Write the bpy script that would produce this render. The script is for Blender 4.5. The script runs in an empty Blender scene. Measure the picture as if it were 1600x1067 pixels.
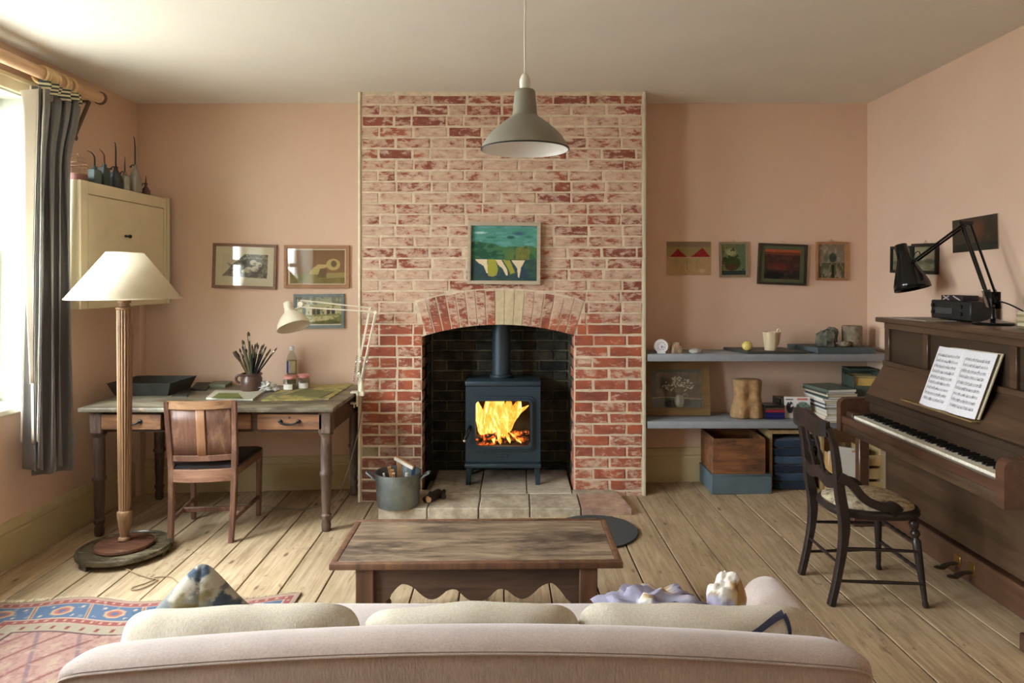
import bpy, bmesh, math, random
import numpy as np
from mathutils import Vector, Matrix, noise as mn
random.seed(7)
PI = math.pi
SC = bpy.context.scene
COL = SC.collection
V = Vector
# ------------------------------------------------------------------ camera, world, exposure
cam_d = bpy.data.cameras.new('camera'); cam = bpy.data.objects.new('camera', cam_d); COL.objects.link(cam)
cam.location = (0, 0, 1.53); cam.rotation_euler = (PI/2, 0, 0)
cam_d.sensor_width = 36; cam_d.lens = 36*1067/1600.0
cam_d.shift_x = -12/1600.0; cam_d.shift_y = -99.5/1600.0
cam_d.clip_start = 0.05
SC.camera = cam
SC.view_settings.view_transform = 'Standard'; SC.view_settings.look = 'None'
SC.view_settings.gamma = 1; SC.view_settings.use_curve_mapping = False
SC.view_settings.exposure = 1.8
SC.cycles.max_bounces = 10; SC.cycles.diffuse_bounces = 6; SC.cycles.glossy_bounces = 4
SC.cycles.transparent_max_bounces = 16; SC.cycles.sample_clamp_indirect = 6
SC.cycles.caustics_reflective = False; SC.cycles.caustics_refractive = False
world = bpy.data.worlds.new('overcast_sky'); SC.world = world; world.use_nodes = True
wn = world.node_tree; wb = wn.nodes['Background']
wb.inputs['Strength'].default_value = 9.0
# overcast sky: three times brighter overhead than at the horizon
_tc = wn.nodes.new('ShaderNodeTexCoord'); _sx = wn.nodes.new('ShaderNodeSeparateXYZ'); wn.links.new(_tc.outputs['Generated'], _sx.inputs[0])
_mr = wn.nodes.new('ShaderNodeMapRange'); wn.links.new(_sx.outputs['Z'], _mr.inputs[0]); _mr.inputs[3].default_value = 0.9; _mr.inputs[4].default_value = 2.2
_vm = wn.nodes.new('ShaderNodeVectorMath'); _vm.operation = 'SCALE'; _vm.inputs[0].default_value = (0.93, 0.97, 1.04); wn.links.new(_mr.outputs[0], _vm.inputs['Scale'])
wn.links.new(_vm.outputs[0], wb.inputs['Color'])
WINDOWS = [(2.60, 3.94), (0.80, 1.85)]; WZ0, WZ1 = 0.82, 2.57
for wy0, wy1 in WINDOWS:
    ld = bpy.data.lights.new('window_portal', 'AREA'); ld.shape = 'RECTANGLE'
    ld.size = wy1-wy0; ld.size_y = WZ1-WZ0; ld.cycles.is_portal = True
    lo = bpy.data.objects.new('window_portal', ld); COL.objects.link(lo)
    lo.location = (-3.08, (wy0+wy1)/2, (WZ0+WZ1)/2); lo.rotation_euler = (PI/2, 0, -PI/2)

# ------------------------------------------------------------------ helpers
def fz(x): return 0.022*x
def W(px, py, Y): return V(((px-812)*Y/1067, Y, 1.53-(py-434)*Y/1067))
def WX(px, py, X):
    Y = X*1067/(px-812); return W(px, py, Y)
def lin(c):
    c = c/255.0
    return c/12.92 if c <= 0.04045 else ((c+0.055)/1.055)**2.4
def C(r, g, b): return (lin(r), lin(g), lin(b), 1)

class MB:
    def __init__(s): s.bm = bmesh.new()
    def _add(s, verts, faces, M=None):
        vs = [s.bm.verts.new(M @ V(v) if M else v) for v in verts]
        for f in faces:
            try: s.bm.faces.new([vs[i] for i in f])
            except ValueError: pass
        return vs
    def box(s, x0, x1, y0, y1, z0, z1, bev=0, M=None, seg=1):
        v = [(x0,y0,z0),(x1,y0,z0),(x1,y1,z0),(x0,y1,z0),(x0,y0,z1),(x1,y0,z1),(x1,y1,z1),(x0,y1,z1)]
        f = [(0,3,2,1),(4,5,6,7),(0,1,5,4),(1,2,6,5),(2,3,7,6),(3,0,4,7)]
        vs = s._add(v, f, M)
        if bev > 0:
            es = list({e for w in vs for e in w.link_edges})
            bmesh.ops.bevel(s.bm, geom=es, offset=bev, segments=seg, affect='EDGES', clamp_overlap=True, profile=0.5)
        return s
    def lathe(s, prof, seg=24, M=None, mod=None, cap=True):
        rings = []; vs = []; faces = []
        for r, z in prof:
            if r < 1e-6: rings.append([len(vs)]); vs.append((0,0,z))
            else:
                ring = []
                for k in range(seg):
                    a = 2*PI*k/seg; rr = r*(mod(a, z) if mod else 1)
                    ring.append(len(vs)); vs.append((rr*math.cos(a), rr*math.sin(a), z))
                rings.append(ring)
        for a, b in zip(rings, rings[1:]):
            if len(a) == 1 and len(b) == 1: continue
            for k in range(seg):
                k2 = (k+1) % seg
                if len(a) == 1: faces.append((a[0], b[k], b[k2]))
                elif len(b) == 1: faces.append((a[k], b[0], a[k2]))
                else: faces.append((a[k], b[k], b[k2], a[k2]))
        if cap:
            if len(rings[0]) > 1: faces.append(tuple(rings[0]))
            if len(rings[-1]) > 1: faces.append(tuple(reversed(rings[-1])))
        s._add(vs, faces, M); return s
    def sweep(s, pts, sec, ref=None, M=None, cap=True):
        """sec(i) -> list of (a,b) offsets, same count each"""
        pts = [V(p) for p in pts]; n = len(pts); vs = []; faces = []
        side = V(ref) if ref else None
        for i, p in enumerate(pts):
            t = (pts[min(i+1, n-1)]-pts[max(i-1, 0)])
            t = t.normalized() if t.length > 1e-9 else V((0,0,1))
            if side is None:
                side = V((1,0,0)) if abs(t.x) < 0.8 else V((0,1,0))
            r = V(ref) if ref else side
            sd = r - t*r.dot(t)
            if sd.length < 1e-6: sd = t.orthogonal()
            sd.normalize(); side = sd; nn = t.cross(sd)
            for a, b in sec(i): vs.append(p+sd*a+nn*b)
        m = len(sec(0))
        for i in range(n-1):
            for k in range(m):
                k2 = (k+1) % m
                faces.append((i*m+k, i*m+k2, (i+1)*m+k2, (i+1)*m+k))
        if cap:
            faces.append(tuple(reversed(range(m)))); faces.append(tuple(range((n-1)*m, n*m)))
        s._add(vs, faces, M); return s
    def tube(s, pts, r, seg=8, M=None, cap=True):
        n = len(pts)
        rr = (lambda i: r[i]) if isinstance(r, (list, tuple)) else (lambda i: r)
        return s.sweep(pts, lambda i: [(rr(i)*math.cos(2*PI*k/seg), rr(i)*math.sin(2*PI*k/seg)) for k in range(seg)], M=M, cap=cap)
    def bar(s, pts, w, h, ref=(1,0,0), M=None):
        ww = (lambda i: w[i]) if isinstance(w, (list, tuple)) else (lambda i: w)
        hh = (lambda i: h[i]) if isinstance(h, (list, tuple)) else (lambda i: h)
        def sec(i):
            a, b = ww(i)/2, hh(i)/2; c = min(a, b)*0.3
            return [(-a+c,-b),(a-c,-b),(a,-b+c),(a,b-c),(a-c,b),(-a+c,b),(-a,b-c),(-a,-b+c)]
        return s.sweep(pts, sec, ref=ref, M=M)
    def prism(s, poly, d0, d1, M=None):
        """poly in XZ plane, extruded along Y from d0 to d1"""
        n = len(poly)
        vs = [(x, d0, z) for x, z in poly]+[(x, d1, z) for x, z in poly]
        fs = [tuple(range(n)), tuple(reversed(range(n, 2*n)))]
        for k in range(n):
            k2 = (k+1) % n; fs.append((k, n+k, n+k2, k2))
        s._add(vs, fs, M); return s
    def ring(s, outer, inner, d0, d1, M=None):
        n = len(outer); vs = []
        for d in (d0, d1):
            vs += [(x, d, z) for x, z in outer]+[(x, d, z) for x, z in inner]
        fs = []
        for k in range(n):
            k2 = (k+1) % n
            fs += [(k, k2, n+k2, n+k), (2*n+k, 3*n+k, 3*n+k2, 2*n+k2), (k, 2*n+k, 2*n+k2, k2), (n+k, n+k2, 3*n+k2, 3*n+k)]
        s._add(vs, fs, M); return s
    def torus(s, R, r, seg=24, ms=8, M=None):
        vs = []; fs = []
        for i in range(seg):
            a = 2*PI*i/seg
            for k in range(ms):
                b = 2*PI*k/ms; q = R+r*math.cos(b)
                vs.append((q*math.cos(a), q*math.sin(a), r*math.sin(b)))
        for i in range(seg):
            i2 = (i+1) % seg
            for k in range(ms):
                k2 = (k+1) % ms; fs.append((i*ms+k, i2*ms+k, i2*ms+k2, i*ms+k2))
        s._add(vs, fs, M); return s
    def pillow(s, w, h, d, M=None, nu=24, nv=16, ex=0.35, nz=0.012, seed=0, pw=0.5, rp=7):
        """cushion: w along x, h along z, thickness d along y"""
        vs = []; fs = []
        idx = {}
        for side in (-1, 1):
            for i in range(nu+1):
                for j in range(nv+1):
                    edge = i in (0, nu) or j in (0, nv)
                    if side == 1 and edge: idx[(side,i,j)] = idx[(-1,i,j)]; continue
                    u = -1+2*i/nu; v = -1+2*j/nv
                    th = max(0, (1-abs(u)**2.6)*(1-abs(v)**2.6))**pw
                    q = (abs(u)**rp+abs(v)**rp)**(1/rp) if (u or v) else 1; q = max(abs(u),abs(v))/q if q else 1; x = w/2*u*q; z = h/2*v*q+nz*1.2*mn.noise(V((x*5+seed, 3.3, seed)))*(v > .3)*v
                    dn = nz*mn.noise(V((x*7+seed*3.1, z*7, side*2+seed)))*2
                    y = side*(d/2*th)+dn*th
                    idx[(side,i,j)] = len(vs); vs.append((x, y, z))
        for side in (-1, 1):
            for i in range(nu):
                for j in range(nv):
                    q = (idx[(side,i,j)], idx[(side,i+1,j)], idx[(side,i+1,j+1)], idx[(side,i,j+1)])
                    if side == 1: q = q[::-1]
                    fs.append(q)
        s._add(vs, fs, M); return s
    def blob(s, rx, ry, rz, M=None, seg=16, rings=10, amp=0.1, freq=3, seed=0, p=1.0, flat=False):
        vs = []; fs = []
        def cp(a): return math.copysign(abs(math.cos(a))**p, math.cos(a))
        def sp(a): return math.copysign(abs(math.sin(a))**p, math.sin(a))
        for j in range(rings+1):
            ph = -PI/2+PI*j/rings
            for k in range(seg):
                th = 2*PI*k/seg
                d = V((cp(ph)*cp(th), cp(ph)*sp(th), sp(ph)))
                q = 1+amp*mn.noise(d*freq+V((seed*5.3, seed, 0)))*2
                z = d.z*rz*q
                if flat: z = max(z, -rz*0.75)
                vs.append((d.x*rx*q, d.y*ry*q, z))
        for j in range(rings):
            for k in range(seg):
                k2 = (k+1) % seg; fs.append((j*seg+k, j*seg+k2, (j+1)*seg+k2, (j+1)*seg+k))
        s._add(vs, fs, M); return s
    def grid(s, fn, nu, nv, M=None):
        vs = [fn(i/nu, j/nv) for i in range(nu+1) for j in range(nv+1)]
        fs = [(i*(nv+1)+j, (i+1)*(nv+1)+j, (i+1)*(nv+1)+j+1, i*(nv+1)+j+1) for i in range(nu) for j in range(nv)]
        s._add(vs, fs, M); return s
    def build(s, name, mat, parent=None, world=False, smooth=40, solid=0, weld=False, recalc=True):
        bm = s.bm
        if weld: bmesh.ops.remove_doubles(bm, verts=bm.verts, dist=1e-5)
        if recalc: bmesh.ops.recalc_face_normals(bm, faces=bm.faces)
        me = bpy.data.meshes.new(name); bm.to_mesh(me); bm.free()
        if world and parent is not None:
            me.transform(parent.matrix_basis.inverted())
        me.materials.append(mat)
        if smooth:
            me.polygons.foreach_set('use_smooth', [True]*len(me.polygons))
            me.set_sharp_from_angle(angle=math.radians(smooth))
        o = bpy.data.objects.new(name, me); COL.objects.link(o)
        if parent is not None: o.parent = parent
        if solid:
            m = o.modifiers.new('solid', 'SOLIDIFY'); m.thickness = solid; m.offset = 0
        return o

def tag(o, label=None, cat=None, group=None, kind=None):
    if label: o['label'] = label
    if cat: o['category'] = cat
    if group: o['group'] = group
    if kind: o['kind'] = kind
    return o
def thing(name, label, cat, loc=(0,0,0), rz=0, group=None, rot=None):
    o = bpy.data.objects.new(name, None); COL.objects.link(o)
    o.location = loc; o.rotation_euler = rot if rot else (0,0,rz)
    o.empty_display_size = 0.05
    return tag(o, label, cat, group)
def struct(name, parent=None):
    o = bpy.data.objects.new(name, None); COL.objects.link(o); o['kind'] = 'structure'; o.empty_display_size = 0.05
    return o
def T(x, y, z): return Matrix.Translation((x, y, z))
def R(a, ax='Z'): return Matrix.Rotation(a, 4, ax)
def axisM(p0, p1):
    d = (V(p1)-V(p0)).normalized()
    return Matrix.Translation(p0) @ d.to_track_quat('Z', 'Y').to_matrix().to_4x4()
def copy_tree(o, parent=None):
    c = o.copy(); COL.objects.link(c)
    if parent is not None: c.parent = parent
    for ch in list(o.children): copy_tree(ch, c)
    return c
def rrect(x0, x1, z0, z1, r, n=5):
    p = []
    for cx, cz, a0 in ((x1-r, z0+r, -PI/2), (x1-r, z1-r, 0), (x0+r, z1-r, PI/2), (x0+r, z0+r, PI)):
        for k in range(n+1):
            a = a0+PI/2*k/n; p.append((cx+r*math.cos(a), cz+r*math.sin(a)))
    return p

# ------------------------------------------------------------------ materials
def newmat(name):
    m = bpy.data.materials.new(name); m.use_nodes = True
    nt = m.node_tree; nt.nodes.clear()
    o = nt.nodes.new('ShaderNodeOutputMaterial'); b = nt.nodes.new('ShaderNodeBsdfPrincipled')
    nt.links.new(b.outputs[0], o.inputs[0]); return m, nt, b
def nd(nt, t, **kw):
    n = nt.nodes.new(t)
    for k, v in kw.items():
        if k in n.inputs: n.inputs[k].default_value = v
        else: setattr(n, k, v)
    return n
def lk(nt, a, b): nt.links.new(a, b)
def ramp(nt, stops, interp='LINEAR'):
    r = nt.nodes.new('ShaderNodeValToRGB'); r.color_ramp.interpolation = interp
    el = r.color_ramp.elements
    while len(el) < len(stops): el.new(0.5)
    for e, (p, c) in zip(el, stops): e.position = p; e.color = c
    return r
def coords(nt, kind='Object', scale=(1,1,1), rot=(0,0,0)):
    mp = nt.nodes.new('ShaderNodeMapping'); mp.inputs['Scale'].default_value = scale; mp.inputs['Rotation'].default_value = rot
    if kind == 'World':
        g = nt.nodes.new('ShaderNodeNewGeometry'); lk(nt, g.outputs['Position'], mp.inputs[0])
    else:
        t = nt.nodes.new('ShaderNodeTexCoord'); lk(nt, t.outputs[kind], mp.inputs[0])
    return mp.outputs[0]
def mixc(nt, fac, a, b, mode='MIX'):
    m = nt.nodes.new('ShaderNodeMix'); m.data_type = 'RGBA'; m.blend_type = mode
    for s, i in ((fac, 0), (a, 6), (b, 7)):
        if hasattr(s, 'is_linked') or isinstance(s, bpy.types.NodeSocket): lk(nt, s, m.inputs[i])
        else: m.inputs[i].default_value = s
    return m.outputs[2]
def math_(nt, op, a, b=None, c=None, clamp=False):
    m = nt.nodes.new('ShaderNodeMath'); m.operation = op; m.use_clamp = clamp
    for i, s in enumerate((a, b, c)):
        if s is None: continue
        if isinstance(s, bpy.types.NodeSocket): lk(nt, s, m.inputs[i])
        else: m.inputs[i].default_value = s
    return m.outputs[0]
def bump(nt, b, h, dist=0.002, strength=0.5):
    bp = nt.nodes.new('ShaderNodeBump'); bp.inputs['Distance'].default_value = dist; bp.inputs['Strength'].default_value = strength
    lk(nt, h, bp.inputs['Height']); lk(nt, bp.outputs[0], b.inputs['Normal'])
def plain(name, c, rough=0.6, metal=0, var=0.12, scale=18, bmp=0.0, spec=0.5, kind='Object', sheen=0, coat=0):
    m, nt, b = newmat(name)
    n = nd(nt, 'ShaderNodeTexNoise', Scale=scale, Detail=5.0, Roughness=0.6); lk(nt, coords(nt, kind), n.inputs['Vector'])
    lo = tuple(x*(1-var) for x in c[:3])+(1,); hi = tuple(min(1, x*(1+var)) for x in c[:3])+(1,)
    r = ramp(nt, [(0.3, lo), (0.7, hi)]); lk(nt, n.outputs[0], r.inputs[0]); lk(nt, r.outputs[0], b.inputs['Base Color'])
    b.inputs['Roughness'].default_value = rough; b.inputs['Metallic'].default_value = metal
    b.inputs['Specular IOR Level'].default_value = spec
    if sheen: b.inputs['Sheen Weight'].default_value = sheen
    if coat: b.inputs['Coat Weight'].default_value = coat; b.inputs['Coat Roughness'].default_value = 0.2
    if bmp:
        n2 = nd(nt, 'ShaderNodeTexNoise', Scale=scale*4, Detail=4.0); lk(nt, coords(nt, kind), n2.inputs['Vector'])
        bump(nt, b, n2.outputs[0], bmp)
    return m
def wood(name, c1, c2, axis='X', rough=0.5, scale=9, worn=None, wf=0.62, kind='Object', rnd=False, spec=0.4, bmp=0.001, stretch=0.08):
    m, nt, b = newmat(name)
    sc = {'X': (stretch,1,1), 'Y': (1,stretch,1), 'Z': (1,1,stretch)}[axis]
    co = coords(nt, kind, sc)
    n = nd(nt, 'ShaderNodeTexNoise', Scale=scale*3, Detail=8.0, Roughness=0.62, Distortion=0.6); lk(nt, co, n.inputs['Vector'])
    r = ramp(nt, [(0.32, c1), (0.68, c2)]); lk(nt, n.outputs[0], r.inputs[0]); col = r.outputs[0]
    if worn:
        n3 = nd(nt, 'ShaderNodeTexNoise', Scale=scale, Detail=6.0, Roughness=0.7)
        lk(nt, coords(nt, kind, tuple(0.35 if q < 1 else 1 for q in sc)), n3.inputs['Vector'])
        r3 = ramp(nt, [(wf-0.08, (0,0,0,1)), (wf+0.1, (1,1,1,1))]); lk(nt, n3.outputs[0], r3.inputs[0])
        col = mixc(nt, r3.outputs[0], col, worn)
    lk(nt, col, b.inputs['Base Color']); b.inputs['Roughness'].default_value = rough
    b.inputs['Specular IOR Level'].default_value = spec
    if bmp: bump(nt, b, n.outputs[0], bmp, 0.4)
    return m
def vcol_mat(name, rough=0.7, spec=0.3, fabric=False):
    m, nt, b = newmat(name)
    a = nt.nodes.new('ShaderNodeVertexColor'); a.layer_name = 'Col'
    n = nd(nt, 'ShaderNodeTexNoise', Scale=160.0 if not fabric else 420.0, Detail=3.0); lk(nt, coords(nt), n.inputs['Vector'])
    r = ramp(nt, [(0.3, (0.86,0.86,0.86,1)), (0.7, (1,1,1,1))]); lk(nt, n.outputs[0], r.inputs[0])
    lk(nt, mixc(nt, 1.0, a.outputs[0], r.outputs[0], 'MULTIPLY'), b.inputs['Base Color'])
    b.inputs['Roughness'].default_value = rough; b.inputs['Specular IOR Level'].default_value = spec
    bump(nt, b, n.outputs[0], 0.0008 if not fabric else 0.002, 0.5)
    return m
def glass_mat(name, tint=(0.95,0.97,0.95,1), base=0.04):
    m = bpy.data.materials.new(name); m.use_nodes = True; nt = m.node_tree; nt.nodes.clear()
    o = nt.nodes.new('ShaderNodeOutputMaterial'); t = nd(nt, 'ShaderNodeBsdfTransparent', Color=tint)
    g = nd(nt, 'ShaderNodeBsdfGlossy', Roughness=0.03); ge = nt.nodes.new('ShaderNodeNewGeometry')
    dp = nt.nodes.new('ShaderNodeVectorMath'); dp.operation = 'DOT_PRODUCT'; lk(nt, ge.outputs['Incoming'], dp.inputs[0]); lk(nt, ge.outputs['Normal'], dp.inputs[1])
    q = math_(nt, 'POWER', math_(nt, 'SUBTRACT', 1.0, math_(nt, 'ABSOLUTE', dp.outputs['Value'])), 5.0)   # Schlick, same for both faces of a thin pane
    f = math_(nt, 'MULTIPLY_ADD', q, 0.9, base)
    mx = nt.nodes.new('ShaderNodeMixShader'); lk(nt, f, mx.inputs[0]); lk(nt, t.outputs[0], mx.inputs[1]); lk(nt, g.outputs[0], mx.inputs[2])
    lk(nt, mx.outputs[0], o.inputs[0]); return m
def emit_mat(name, c, s):
    m = bpy.data.materials.new(name); m.use_nodes = True; nt = m.node_tree; nt.nodes.clear()
    o = nt.nodes.new('ShaderNodeOutputMaterial'); e = nd(nt, 'ShaderNodeEmission', Color=c, Strength=s); lk(nt, e.outputs[0], o.inputs[0]); return m

WALLC = C(218, 165, 134)
M = {}
def wall_mat():
    m, nt, b = newmat('pink_plaster')
    n = nd(nt, 'ShaderNodeTexNoise', Scale=1.3, Detail=5.0, Roughness=0.6); lk(nt, coords(nt, 'World'), n.inputs['Vector'])
    r = ramp(nt, [(0.25, C(212,182,159)), (0.75, C(222,193,171))]); lk(nt, n.outputs[0], r.inputs[0])
    n2 = nd(nt, 'ShaderNodeTexNoise', Scale=30.0, Detail=6.0); lk(nt, coords(nt, 'World'), n2.inputs['Vector'])
    v = nd(nt, 'ShaderNodeTexVoronoi', Scale=2.3); lk(nt, coords(nt, 'World'), v.inputs['Vector'])
    r2 = ramp(nt, [(0.0, (1,1,1,1)), (0.018, (0,0,0,1))]); lk(nt, v.outputs['Distance'], r2.inputs[0])
    lk(nt, mixc(nt, math_(nt, 'MULTIPLY', r2.outputs[0], 0.6), r.outputs[0], C(120,85,65)), b.inputs['Base Color'])
    b.inputs['Roughness'].default_value = 0.92; b.inputs['Specular IOR Level'].default_value = 0.15
    bump(nt, b, n2.outputs[0], 0.0015, 0.3); return m
M['wall'] = wall_mat()
M['ceiling'] = plain('ceiling_paint', C(224,218,208), 0.95, var=0.03, scale=2, spec=0.1, kind='World')
M['cream'] = plain('cream_gloss_paint', C(212,200,168), 0.5, var=0.06, scale=6, kind='World')
M['skirting'] = plain('olive_cream_skirting_paint', C(196,180,138), 0.55, var=0.06, scale=5, kind='World')
M['white_paint'] = plain('white_sash_paint', C(214,214,200), 0.5, var=0.04)
M['glass'] = glass_mat('clear_glass')
M['sub'] = plain('dark_underfloor', C(38,30,22), 0.95)
M['grass'] = plain('pale_paving', C(140,138,132), 0.95, scale=3)

def brick_mat():
    m, nt, b = newmat('worn_red_brick')
    geo = nt.nodes.new('ShaderNodeNewGeometry'); sep = nt.nodes.new('ShaderNodeSeparateXYZ'); lk(nt, geo.outputs['Position'], sep.inputs[0])
    oi = nt.nodes.new('ShaderNodeObjectInfo')
    base = ramp(nt, [(0.0, C(142,84,70)), (0.35, C(160,92,74)), (0.6, C(170,102,82)), (0.8, C(148,86,72)), (1.0, C(180,116,92))])
    lk(nt, oi.outputs['Random'], base.inputs[0])
    n1 = nd(nt, 'ShaderNodeTexNoise', Scale=30.0, Detail=9.0, Roughness=0.72); lk(nt, coords(nt, 'World', (0.5,1,1.4)), n1.inputs['Vector'])
    r1 = ramp(nt, [(0.32, (0.6,0.56,0.55,1)), (0.6, (1,1,1,1))]); lk(nt, n1.outputs[0], r1.inputs[0])
    col = mixc(nt, 0.8, base.outputs[0], r1.outputs[0], 'MULTIPLY')
    hue = nd(nt, 'ShaderNodeTexNoise', Scale=7.0, Detail=2.0); lk(nt, coords(nt, 'World'), hue.inputs['Vector'])
    hr = ramp(nt, [(0.45, (0,0,0,1)), (0.65, (0.8,0.8,0.8,1))]); lk(nt, hue.outputs[0], hr.inputs[0])
    # remains of limewash: heavy on the upper breast, patches lower down
    n2 = nd(nt, 'ShaderNodeTexNoise', Scale=24.0, Detail=12.0, Roughness=0.74, Distortion=0.3); lk(nt, coords(nt, 'World', (0.55,1,1.2)), n2.inputs['Vector'])
    n4 = nd(nt, 'ShaderNodeTexNoise', Scale=3.0, Detail=3.0); lk(nt, coords(nt, 'World'), n4.inputs['Vector'])
    hz = nt.nodes.new('ShaderNodeMapRange'); lk(nt, sep.outputs['Z'], hz.inputs[0])
    hz.inputs[1].default_value = 1.16; hz.inputs[2].default_value = 1.32; hz.inputs[3].default_value = -0.075; hz.inputs[4].default_value = 0.05; hz.clamp = True
    fade = nt.nodes.new('ShaderNodeMapRange'); lk(nt, sep.outputs['Z'], fade.inputs[0])
    fade.inputs[1].default_value = 2.1; fade.inputs[2].default_value = 2.8; fade.inputs[3].default_value = 0.0; fade.inputs[4].default_value = -0.05
    low = nt.nodes.new('ShaderNodeMapRange'); lk(nt, sep.outputs['Z'], low.inputs[0]); low.inputs[1].default_value = 1.2; low.inputs[2].default_value = 1.28; low.clamp = True
    col = mixc(nt, math_(nt, 'MULTIPLY', math_(nt, 'SUBTRACT', 1.0, low.outputs[0]), hr.outputs[0]), col, C(178,98,70))
    a = math_(nt, 'ADD', n2.outputs[0], hz.outputs[0]); a = math_(nt, 'ADD', a, fade.outputs[0])
    a = math_(nt, 'ADD', a, math_(nt, 'MULTIPLY', math_(nt, 'SUBTRACT', oi.outputs['Random'], 0.5), 0.13))
    a = math_(nt, 'ADD', a, math_(nt, 'MULTIPLY', math_(nt, 'SUBTRACT', n4.outputs[0], 0.5), 0.32))
    ra = ramp(nt, [(0.455, (0,0,0,1)), (0.515, (0.7,0.7,0.7,1)), (0.62, (0.94,0.94,0.94,1))]); lk(nt, a, ra.inputs[0])
    wash = ramp(nt, [(0.3, C(184,152,130)), (0.7, C(218,196,174))]); lk(nt, n1.outputs[0], wash.inputs[0])
    col = mixc(nt, ra.outputs[0], col, wash.outputs[0])
    # grime near the foot of the left pier
    gz = nt.nodes.new('ShaderNodeMapRange'); lk(nt, sep.outputs['Z'], gz.inputs[0]); gz.inputs[1].default_value = 0.75; gz.inputs[2].default_value = 0.05; gz.clamp = True
    gx = nt.nodes.new('ShaderNodeMapRange'); lk(nt, sep.outputs['X'], gx.inputs[0]); gx.inputs[1].default_value = -0.3; gx.inputs[2].default_value = -0.7; gx.clamp = True
    g = math_(nt, 'MULTIPLY', gz.outputs[0], gx.outputs[0])
    gn = ramp(nt, [(0.4, (0,0,0,1)), (0.6, (1,1,1,1))]); lk(nt, n4.outputs[0], gn.inputs[0])
    g = math_(nt, 'MULTIPLY', g, 0.7)
    col = mixc(nt, g, col, C(92,72,58))
    lk(nt, col, b.inputs['Base Color']); b.inputs['Roughness'].default_value = 0.95; b.inputs['Specular IOR Level'].default_value = 0.15
    bump(nt, b, n1.outputs[0], 0.006, 0.7); return m
M['brick'] = brick_mat()
M['mortar'] = plain('lime_mortar', C(208,190,166), 0.98, var=0.16, scale=22, bmp=0.004, spec=0.1, kind='World')
M['keybrick'] = plain('pale_gault_brick', C(196,180,148), 0.95, var=0.16, scale=20, bmp=0.003, spec=0.1, kind='World')
M['grey_block'] = plain('grey_cement_patch', C(140,128,100), 0.95, var=0.3, scale=14, bmp=0.003, spec=0.1, kind='World')
def soot_mat(name, lo, hi):
    m, nt, b = newmat(name)
    oi = nt.nodes.new('ShaderNodeObjectInfo')
    n = nd(nt, 'ShaderNodeTexNoise', Scale=9.0, Detail=8.0, Roughness=0.7); lk(nt, coords(nt, 'World'), n.inputs['Vector'])
    r = ramp(nt, [(0.35, lo), (0.75, hi)]); lk(nt, math_(nt, 'ADD', n.outputs[0], math_(nt, 'MULTIPLY', math_(nt, 'SUBTRACT', oi.outputs['Random'], 0.5), 0.2)), r.inputs[0])
    lk(nt, r.outputs[0], b.inputs['Base Color']); b.inputs['Roughness'].default_value = 0.85
    bump(nt, b, n.outputs[0], 0.006, 0.8); return m
M['soot'] = soot_mat('sooty_brick', C(26,28,25), C(84,80,66))
M['sootmortar'] = soot_mat('sooty_mortar', C(70,68,56), C(150,142,118))
M['stone'] = soot_mat('worn_hearth_stone', C(146,134,114), C(216,204,182))
M['stonepink'] = soot_mat('pinkish_hearth_stone', C(150,118,100), C(204,176,154))

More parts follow.
